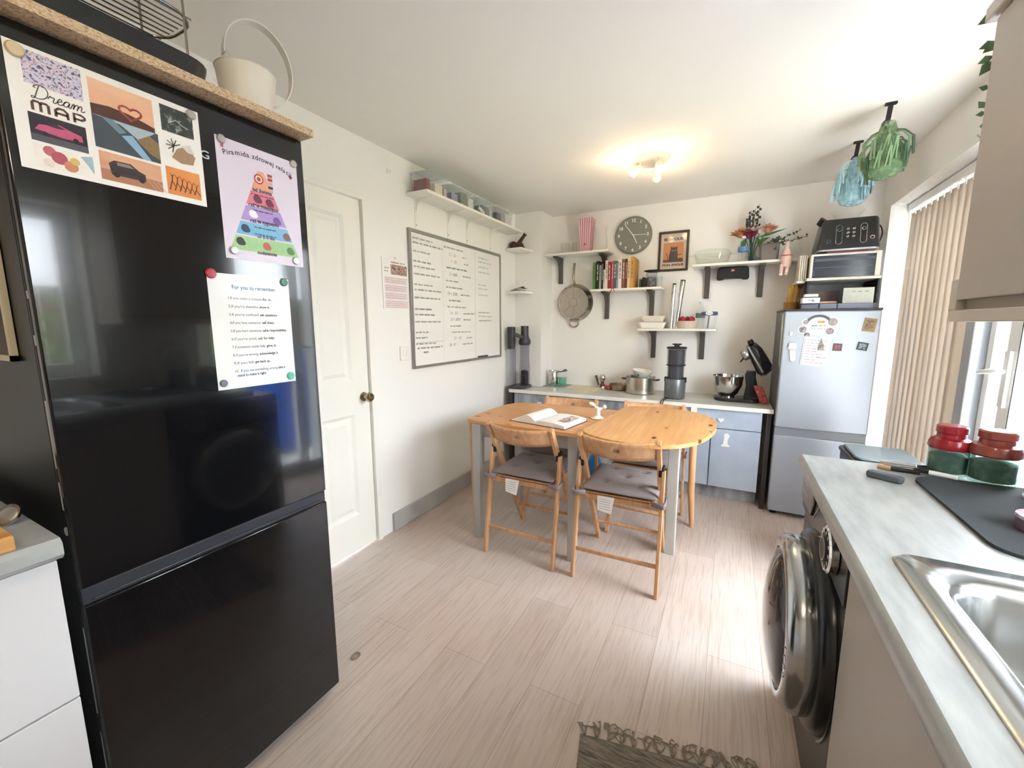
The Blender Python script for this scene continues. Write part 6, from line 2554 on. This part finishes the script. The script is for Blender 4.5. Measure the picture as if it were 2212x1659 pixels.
# washing machine
t = thing('washing_machine', 'black washing machine with a chrome-ringed round door under the end of the worktop', 'washing machine', (.55, 1.34, 0))
WMX = .262
WB = M('washer_black', '#15171b', .3, var=.12, scale=3)
b = B(WB)
b.box(WMX, RW - .03, 1.042, 1.640, .02, .868)
b.build('cabinet', t, bevel=.006)
wp = Pl((WMX, 1.34, 0), (0, -1, 0), (0, 0, 1))
b = B(M('washer_panel', '#1b1d22', .18, var=.1))
b.prism(wp, rrect(-.294, .294, .70, .862, .01), 0, .010)
b.build('control_panel', t, bevel=.004)
b = B(M('drawer_bronze', '#8a7f76', .3, metal=.5))
b.prism(wp, [(-.285, .735), (-.12, .735), (-.085, .79), (-.12, .855), (-.285, .855)], .010, .016)
b.build('detergent_drawer', t, bevel=.002)
b = B(em('#d8d5d2'))
b.text(wp, 'Candy', -.262, .80, .034, .0168, shear=.2, fit=.085)
b.scrib(wp, -.255, .77, .07, .006, .0168, em('#d8d5d2'), .0015)
b.ribbon(wp, [(-.10, .735), (.02, .845), (.08, .80), (.02, .735), (-.03, .715)], .003, .0112, em('#b9bcc0'))
for k in range(4):
    b.scrib(wp, .045, .74 + k * .018, .035, .006, .0112, em('#8d9096'), .0014)
b.build('panel_print', t, smooth=False)
b = B(CHROME)
b.lathe([(.052, .010), (.056, .012), (.056, .026), (.050, .030), (.046, .028), (.046, .010)], wp(.175, .775), 36, axis=(-1, 0, 0))
kn = b.build('dial', t)
b = B(BLACKP)
b.lathe([(0, .034), (.030, .034), (.034, .030), (.046, .020), (.046, .010)], wp(.175, .775), 30, axis=(-1, 0, 0))
b.build('dial_cap', kn)
b = B(em('#c9ccd0'))
wk = Pl(wp(0, 0, .0), wp.u, wp.v)
for k in range(12):
    a = k * PI / 6
    b.disc(wk, .175 + .040 * math.cos(a), .775 + .040 * math.sin(a), .005, .0300, n=8)
b.ribbon(wk, [(.175 + .026 * math.cos(a), .775 + .026 * math.sin(a)) for a in [2 * PI * i / 24 for i in range(25)]], .003, .0352)
b.build('dial_marks', kn, smooth=False)
dc = wp(0, .465)
b = B(M('door_surround', '#17191e', .22, var=.1))
b.lathe([(.264, 0), (.262, .014), (.252, .026), (.236, .032), (.222, .034), (.222, .0)], dc, 56, axis=(-1, 0, 0))
dr = b.build('door_surround', t)
b = B(M('chrome_ring', '#b9bcbe', .16, metal=1, var=.08))
b.lathe([(.232, .030), (.236, .050), (.232, .072), (.218, .088), (.204, .092), (.192, .090), (.190, .070)], dc, 64, axis=(-1, 0, 0))
b.build('chrome_ring', dr)
b = B(M('porthole_glass', '#1a2029', .06, var=.3, scale=2, coat=.6))
b.lathe([(.191, .078), (.178, .092), (.150, .106), (.10, .118), (.05, .124), (0, .126)], dc, 48, axis=(-1, 0, 0))
b.build('porthole', dr)
b = B(M('trim_silver', '#a9adb2', .25, metal=.8))
wd_ = Pl(wp(0, .465, 0), wp.u, wp.v)
b.ribbon(wd_, [(.272 * math.cos(a), .272 * math.sin(a)) for a in [R(-50 + 95 * i / 20) for i in range(21)]], .005, .004)
b.build('accent_line', dr, smooth=False)
b = B(em('#dfe2e4'))
for i, ch in enumerate('ICDO'):
    a = R(12 - 7 * i)
    q = rotpl(Pl(wp(0, .465, 0), wp.u, wp.v), a - PI / 2)
    b.text(q, ch, 0, .200, .018, .0926, align='CENTER', bold=.0008)
b.build('ring_lettering', dr, smooth=False)
b = B(BLACKP)
for y in (1.09, 1.59):
    for x in (.30, .80):
        b.cyl((x, y, 0), (x, y, .022), .02)
b.build('foot', t)

# pedal bin behind the end of the worktop
t = thing('pedal_bin', 'black pedal bin with a grey-black lid beyond the end of the grey worktop', 'bin', (.665, 2.48, 0))
BINP = M('bin_black', '#25282b', .4, var=.08)
b = B(BINP)
lo, hi = rrect(.55, .78, 2.35, 2.61, .03), rrect(.535, .795, 2.335, 2.625, .035)
A = [b.v((x, y, .0)) for x, y in lo]
D = [b.v((x, y, .665)) for x, y in hi]
n = len(A)
b.f(A[::-1])
b.f(D)
for i in range(n):
    b.f((A[i], A[(i + 1) % n], D[(i + 1) % n], D[i]))
b.build('body', t)
b = B(M('bin_lid', '#5b656a', .35, var=.06))
b.prism(ZP(0), rrect(.545, .785, 2.345, 2.615, .03), .686, .700)
b.use(BINP)
b.prism(ZP(0), rrect(.528, .802, 2.328, 2.632, .04), .667, .687)
b.build('lid', t, bevel=.006)
b = B(BINP)
b.bar((.53, 2.48, .03), (.50, 2.48, .02), .09, .012, side=(0, 1, 0))
b.build('pedal', t)

# on the worktop
MATM = M('mat_charcoal', '#3c4146', .9, var=.12, scale=120, bump=.25)
b = B(MATM)
b.prism(ZP(0), rrect(.428, .86, .952, 1.372, .05), .9205, .9265)
tag(b.build('drying_mat', loc=(.64, 1.16, .9205)), 'dark charcoal drying mat on the worktop beyond the sink', 'mat')


def red_jar(x, y, r, h, lab, lidm=('jar_lid_red', '#9c1f2a')):
    t = thing('storage_jar', lab, 'jar', (x, y, .9265), group='green glass jars with red lids')
    b = B(G('jar_green_glass', '#a9c9bd', .12, .05, milk=.1))
    b.lathe([(0, .004), (r * .9, .004), (r * .94, 0), (r, .006), (r, h * .56)], (x, y, .927), 30)
    b.lathe([(r * .97, .008), (r * .97, h * .56)], (x, y, .927), 30)
    b.build('body', t)
    b = B(printmat('dry_pasta', [(.38, '#3c4d47'), (.55, '#6a8077'), (.7, '#a3b8ae')], 30))
    b.lathe([(0, .008), (r * .92, .008), (r * .93, h * .40), (r * .6, h * .44), (0, h * .45)], (x, y, .927), 22)
    b.build('contents', t)
    b = B(M(*lidm, .25, var=.1, coat=.3))
    b.lathe([(r * 1.02, h * .54), (r * 1.08, h * .57), (r * 1.06, h * .66), (r * .96, h * .74), (r * .72, h * .78), (r * .70, h * .86), (r * .78, h * .88), (r * .78, h), (r * .70, h * 1.03), (0, h * 1.04)], (x, y, .927), 34)
    b.build('lid', t)


red_jar(.513, 1.422, .038, .122, 'left of the two green glass jars with glossy red lids on the drying mat')
red_jar(.580, 1.386, .042, .125, 'right of the two green glass jars with red lids, beside the tall clip jar', ('jar_lid_brick', '#93453c'))
t = thing('clip_jar', 'tall clear glass clip jar of dark grains at the right edge of the worktop', 'jar', (.656, 1.275, .9265))
b = B(G('clip_jar_glass', '#eef4ef', .16, .04))
b.prism(ZP(0), rrect(.600, .712, 1.218, 1.332, .03), .927, .931)
A = [[b.v((.656 + (x - .656) * k, 1.275 + (y - 1.275) * k, z)) for x, y in rrect(.600, .712, 1.218, 1.332, .03)] for k, z in ((1, .931), (1.02, 1.07), (.98, 1.11), (.78, 1.14), (.80, 1.165))]
n = len(A[0])
for P0, P1 in zip(A, A[1:]):
    for i in range(n):
        b.f((P0[i], P0[(i + 1) % n], P1[(i + 1) % n], P1[i]))
b.build('body', t)
b = B(printmat('grains', [(.4, '#4a4248'), (.6, '#776c70')], 60))
b.prism(ZP(0), rrect(.608, .704, 1.226, 1.324, .026), .932, 1.045)
b.build('contents', t, bevel=.006)
b = B(M('clip_lid', '#b9bcbf', .25, metal=.3))
b.prism(ZP(0), rrect(.610, .702, 1.228, 1.322, .03), 1.166, 1.184)
b.build('lid', t, bevel=.004)
b = B(M('clip_lid', '#b9bcbf'))
b.tube(curve([(.597, 1.275, 1.12), (.584, 1.275, 1.16), (.604, 1.275, 1.20), (.656, 1.275, 1.20)], 5), .006, 8)
b.build('wire_clip', t)
t = thing('spice_tin', 'low round mauve tin on the drying mat', 'tin', (.535, 1.085, .9265))
b = B(M('mauve_tin', '#8b6f86', .35, metal=.3, var=.12))
b.lathe([(0, 0), (.036, 0), (.038, .003), (.038, .022), (0, .022)], (.535, 1.085, .927), 30)
b.build('tin_body', t)
b = B(printmat('mauve_top', [(.4, '#a99aad'), (.6, '#cfc6d2')], 60))
b.lathe([(.0375, .022), (.039, .023), (.0385, .029), (.034, .030), (0, .029)], (.535, 1.085, .927), 30)
b.build('tin_lid', t)
b = B(M('slate_plastic', '#4d5358', .5, var=.1))
b.prism(rotpl(ZP(0), R(-30), .365, 1.315), rrect(.330, .402, 1.301, 1.329, .010), .9205, .936)
tag(b.build('knife_sharpener', loc=(.365, 1.315, .9205), bevel=.004), 'grey bar-shaped knife sharpener on the worktop near the drying mat', 'sharpener')
for k, (p, q, w_, mt, lab) in enumerate((((.405, 1.435), (.462, 1.415), .020, BRUSH, 'broad steel blade of a kitchen tool lying by the red-lidded jars'),)):
    t = thing('kitchen_scissors', 'black-handled kitchen scissors lying by the red-lidded jars', 'scissors', (.45, 1.42, .9205))
    b = B(BRUSH)
    b.bar((.385, 1.438, .934), (.455, 1.418, .936), .006, .020, side=(0, 0, 1))
    b.bar((.390, 1.425, .930), (.455, 1.412, .934), .004, .016, side=(0, 0, 1))
    b.build('blade', t, bevel=.001)
    b = B(BLACKP)
    for yy in (1.425, 1.400):
        b.tube([(.478 + .030 * math.cos(a), yy + .011 * math.sin(a), .932) for a in [2 * PI * i / 18 for i in range(18)]], .005, 8, closed=True)
    b.build('finger_loop', t)
b = B(BLACKP)
b.tube([(.40, 1.402, .9265), (.455, 1.392, .9275)], .006, 10)
b.use(M('tan_handle', '#b58e66', .5))
b.tube([(.375, 1.412, .9265), (.40, 1.402, .9265)], .006, 10)
tag(b.build('peeler', loc=(.42, 1.40, .9205)), 'small dark peeler with a tan tip in front of the kitchen scissors', 'peeler')
b = B(UPVC)
b.tube([(.47, 1.388, .9325), (.515, 1.366, .9325)], .006, 10)
tag(b.build('dish_spoon', loc=(.49, 1.377, .9265)), 'white utensil handle on the edge of the drying mat', 'utensil')

# wall cabinet at the upper right
t = thing('wall_cabinet', 'beige wall cabinet with a rounded bottom rail at the upper right', 'wall cabinet', (.71, 1.3, 1.33))
b = B(M('beige_carcass', '#a89d92'))
b.box(.572, RW, 1.02, 1.618, 1.345, 2.080)
b.build('carcass', t)
b = B(BEIGE)
b.box(.550, .571, 1.023, 1.618, 1.372, 2.076)
b.build('door', t, bevel=.002)
b = B(M('cream_rail', '#c9bfb3', .45, var=.015))
sh = [(.556, 1.02), (RW, 1.02), (RW, 1.64), (.62, 1.64), (.59, 1.665), (.57, 1.68), (.558, 1.672), (.552, 1.655), (.550, 1.64)]
b.prism(ZP(0), sh, 1.312, 1.344)
b.build('bottom_rail', t, bevel=.003)
b = B(M('cream_rail', '#c9bfb3'))
b.prism(Pl((0, 1.618, 0), (1, 0, 0), (0, 0, 1)), [(.552, 1.344), (.62, 1.344), (.60, 1.365), (.575, 1.40), (.556, 1.43), (.552, 1.43)], -.045, -.001)
b.build('corner_bracket', t, bevel=.002)
b = B(M('cream_rail', '#c9bfb3'))
b.prism(ZP(0), [(.535, 1.02), (RW, 1.02), (RW, 1.645), (.535, 1.645)], 2.081, 2.118)
b.build('cornice', t, bevel=.004)
t = thing('trailing_ivy', 'trailing green ivy hanging down the far edge of the beige wall cabinet', 'plant', (.60, 1.66, 2.12))
b = B(patchy('ivy_green', [(.3, '#3f5538'), (.7, '#6a8a5a')], 25, .5))
rd = random.Random(21)
leafy(b, [(.62, 1.60, 2.125), (.59, 1.66, 2.125), (.572, 1.664, 2.05), (.571, 1.668, 1.95), (.572, 1.666, 1.86), (.573, 1.668, 1.78)], 16, .03, rd)
for p, d in (((.572, 1.668, 2.045), (-.032, .004, -.010)), ((.571, 1.668, 2.01), (-.030, .002, -.012)), ((.571, 1.668, 2.0), (-.024, 0, -.034)), ((.572, 1.668, 1.93), (-.022, 0, .008)), ((.573, 1.668, 1.87), (-.022, 0, -.002)), ((.60, 1.66, 2.13), (-.07, .01, -.035))):
    p, d = Vector(p), Vector(d)
    e = d.cross(Vector((0, 1, .2))).normalized() * d.length * .32
    b.f([b.v(p), b.v(p + d * .45 + e), b.v(p + d), b.v(p + d * .45 - e)])
b.build('vine', t, smooth=False)

# folded peg dryers hanging from hooks on the ceiling


def peg_dryer(x, y, col, dark, lab, z1, n, rmax, seed):
    t = thing('peg_dryer', lab, 'clothes dryer', (x, y, CE), group='folded peg dryers on ceiling hooks')
    b = B(BLACKP)
    b.prism(ZP(0), rrect(x - .022, x + .022, y - .012, y + .012, .006), CE - .008, CE)
    b.bar((x, y, CE - .008), (x - .006, y, CE - .085), .018, .010)
    b.tube(curve([(x - .006, y, CE - .07), (x - .022, y, CE - .09), (x - .006, y - .01, CE - .115), (x + .012, y, CE - .10)], 4), .006, 8)
    b.build('hook', t)
    mt = M('peg_' + col.strip('#'), col, .4, var=.12)
    md_ = M('peg_' + dark.strip('#'), dark, .4, var=.12)
    b = B(G('dome_' + col.strip('#'), col, .06, .2, milk=.45))
    H = CE - z1
    b.lathe([(rmax * .30, .75 * H - .0), (rmax * .62, .45 * H), (rmax * .86, .22 * H), (rmax * .9, .13 * H), (rmax * .72, .045 * H), (rmax * .4, .008 * H), (0, 0)], (x, y, z1), 26)
    b.build('dome', t)
    rd = random.Random(seed)
    for i in range(n):
        a = 2 * PI * i / n + rd.uniform(-.2, .2)
        ring = i % 2
        r0 = rmax * (.35 + .25 * ring)
        r1 = rmax * (1.02 + rd.uniform(-.05, .22))
        zt = CE - .13 - rd.uniform(0, .05) - ring * .05
        zb_ = zt - rd.uniform(.06, .095)
        p0 = Vector((x + r0 * math.cos(a), y + r0 * math.sin(a), zt + .03))
        p1 = Vector((x + r1 * math.cos(a), y + r1 * math.sin(a), zt - .01))
        p2 = p1 + Vector((.012 * rd.uniform(-1, 1), .012 * rd.uniform(-1, 1), zb_ - zt))
        b = B(md_ if rd.random() < .5 else mt)
        b.tube([p0, (p0 + p1) / 2 + Vector((0, 0, .012)), p1], .0035, 6)
        e = Vector((-math.sin(a), math.cos(a), 0))
        b.bar(p1 - e * .002, p2 - e * .008, .007, .010, side=tuple(e), t=.7)
        b.bar(p1 + e * .002, p2 + e * .008, .007, .010, side=tuple(e), t=.7)
        b.build('peg', t)
    return t


peg_dryer(.582, 2.63, '#7f9c78', '#48624e', 'folded green peg dryer hanging from the ceiling hook nearer the camera', 1.975, 22, .082, 3)
peg_dryer(.560, 3.08, '#a9d0dc', '#7fa3b3', 'folded pale blue peg dryer hanging from the ceiling hook nearer the back wall', 1.965, 22, .078, 9)

# rag rug on the floor
RUG = patchy('rag_rug_weave', [(.3, '#57504a'), (.5, '#7d746b'), (.7, '#9b9187')], 5, .95, (3, 40, 1))
ra = R(-8)
t = thing('rag_rug', 'grey-brown woven rag rug with a knotted fringe at the bottom of the view', 'rug', (-.20, .8, 0))
rp_ = rotpl(ZP(0), R(12), -.345, 1.125)
b = B(RUG)
x0r, y1r = -.345, 1.125
nxr, nyr = 9, 28
for j in range(nyr):
    ya, yb = y1r - j * .022, y1r - (j + 1) * .022
    for p, q in ((0, 1),):
        v0 = [b.v(rp_(x0r + i * .06, ya, .004)) for i in range(nxr + 1)]
        v1 = [b.v(rp_(x0r + i * .06 + rd.uniform(-.001, .001), (ya + yb) / 2, .011)) for i in range(nxr + 1)]
        v2 = [b.v(rp_(x0r + i * .06, yb, .004)) for i in range(nxr + 1)]
        for i in range(nxr):
            b.f((v0[i], v1[i], v1[i + 1], v0[i + 1]))
            b.f((v1[i], v2[i], v2[i + 1], v1[i + 1]))
b.prism(rp_, [(x0r, y1r - nyr * .022), (x0r + .54, y1r - nyr * .022), (x0r + .54, y1r), (x0r, y1r)], .0005, .0045)
b.build('woven_body', t, ang=80)
rd = random.Random(31)
FR = M('fringe_yarn', '#8f867c', .95, var=.25, scale=50)
for k in range(14):
    b = B(FR)
    xx = x0r + .012 + k * .038
    for j in range(5):
        dx, dy = rd.uniform(-.020, .020), rd.uniform(.030, .062)
        cw = rd.uniform(-.02, .02)
        b.tube(curve([rp_(xx, y1r - .002, .007), rp_(xx + dx * .4 + cw, y1r + dy * .5, .008 + .006 * rd.random()), rp_(xx + dx, y1r + dy, .004), rp_(xx + dx - cw, y1r + dy * rd.uniform(.7, 1), .005)], 4), .0018, 5)
    b.sph(rp_(xx, y1r + .004, .007), .006, .006, .005, n=8)
    b.build('fringe_tassel', t)
# glass bead on the floor
t = thing('glass_nugget', 'small clear glass nugget lying on the floor near the black fridge', 'glass nugget', (-1.24, 1.016, 0))
b = B(G('nugget_glass', '#cfc5b8', .2, .05))
b.sph((-1.24, 1.016, .005), .015, .019, .0055, n=18)
b.build('body', t)
b = B(M('nugget_edge', '#8b8078', .4))
b.tube([(-1.24 + .0155 * math.cos(a), 1.016 + .0195 * math.sin(a), .0025) for a in [2 * PI * i / 22 for i in range(22)]], .0014, 6, closed=True)
b.build('rim', t)

# second ceiling lamp over the near half of the kitchen
spotlamp((-.25, -.55, CE), R(40), 'round white three-headed ceiling lamp over the near half of the kitchen', 3,
         ((-.06, -.03, -.9, .5, -.75), (.055, -.055, .6, .55, -.8), (.02, .06, .1, .75, -1.0)), (1, .86, .68))
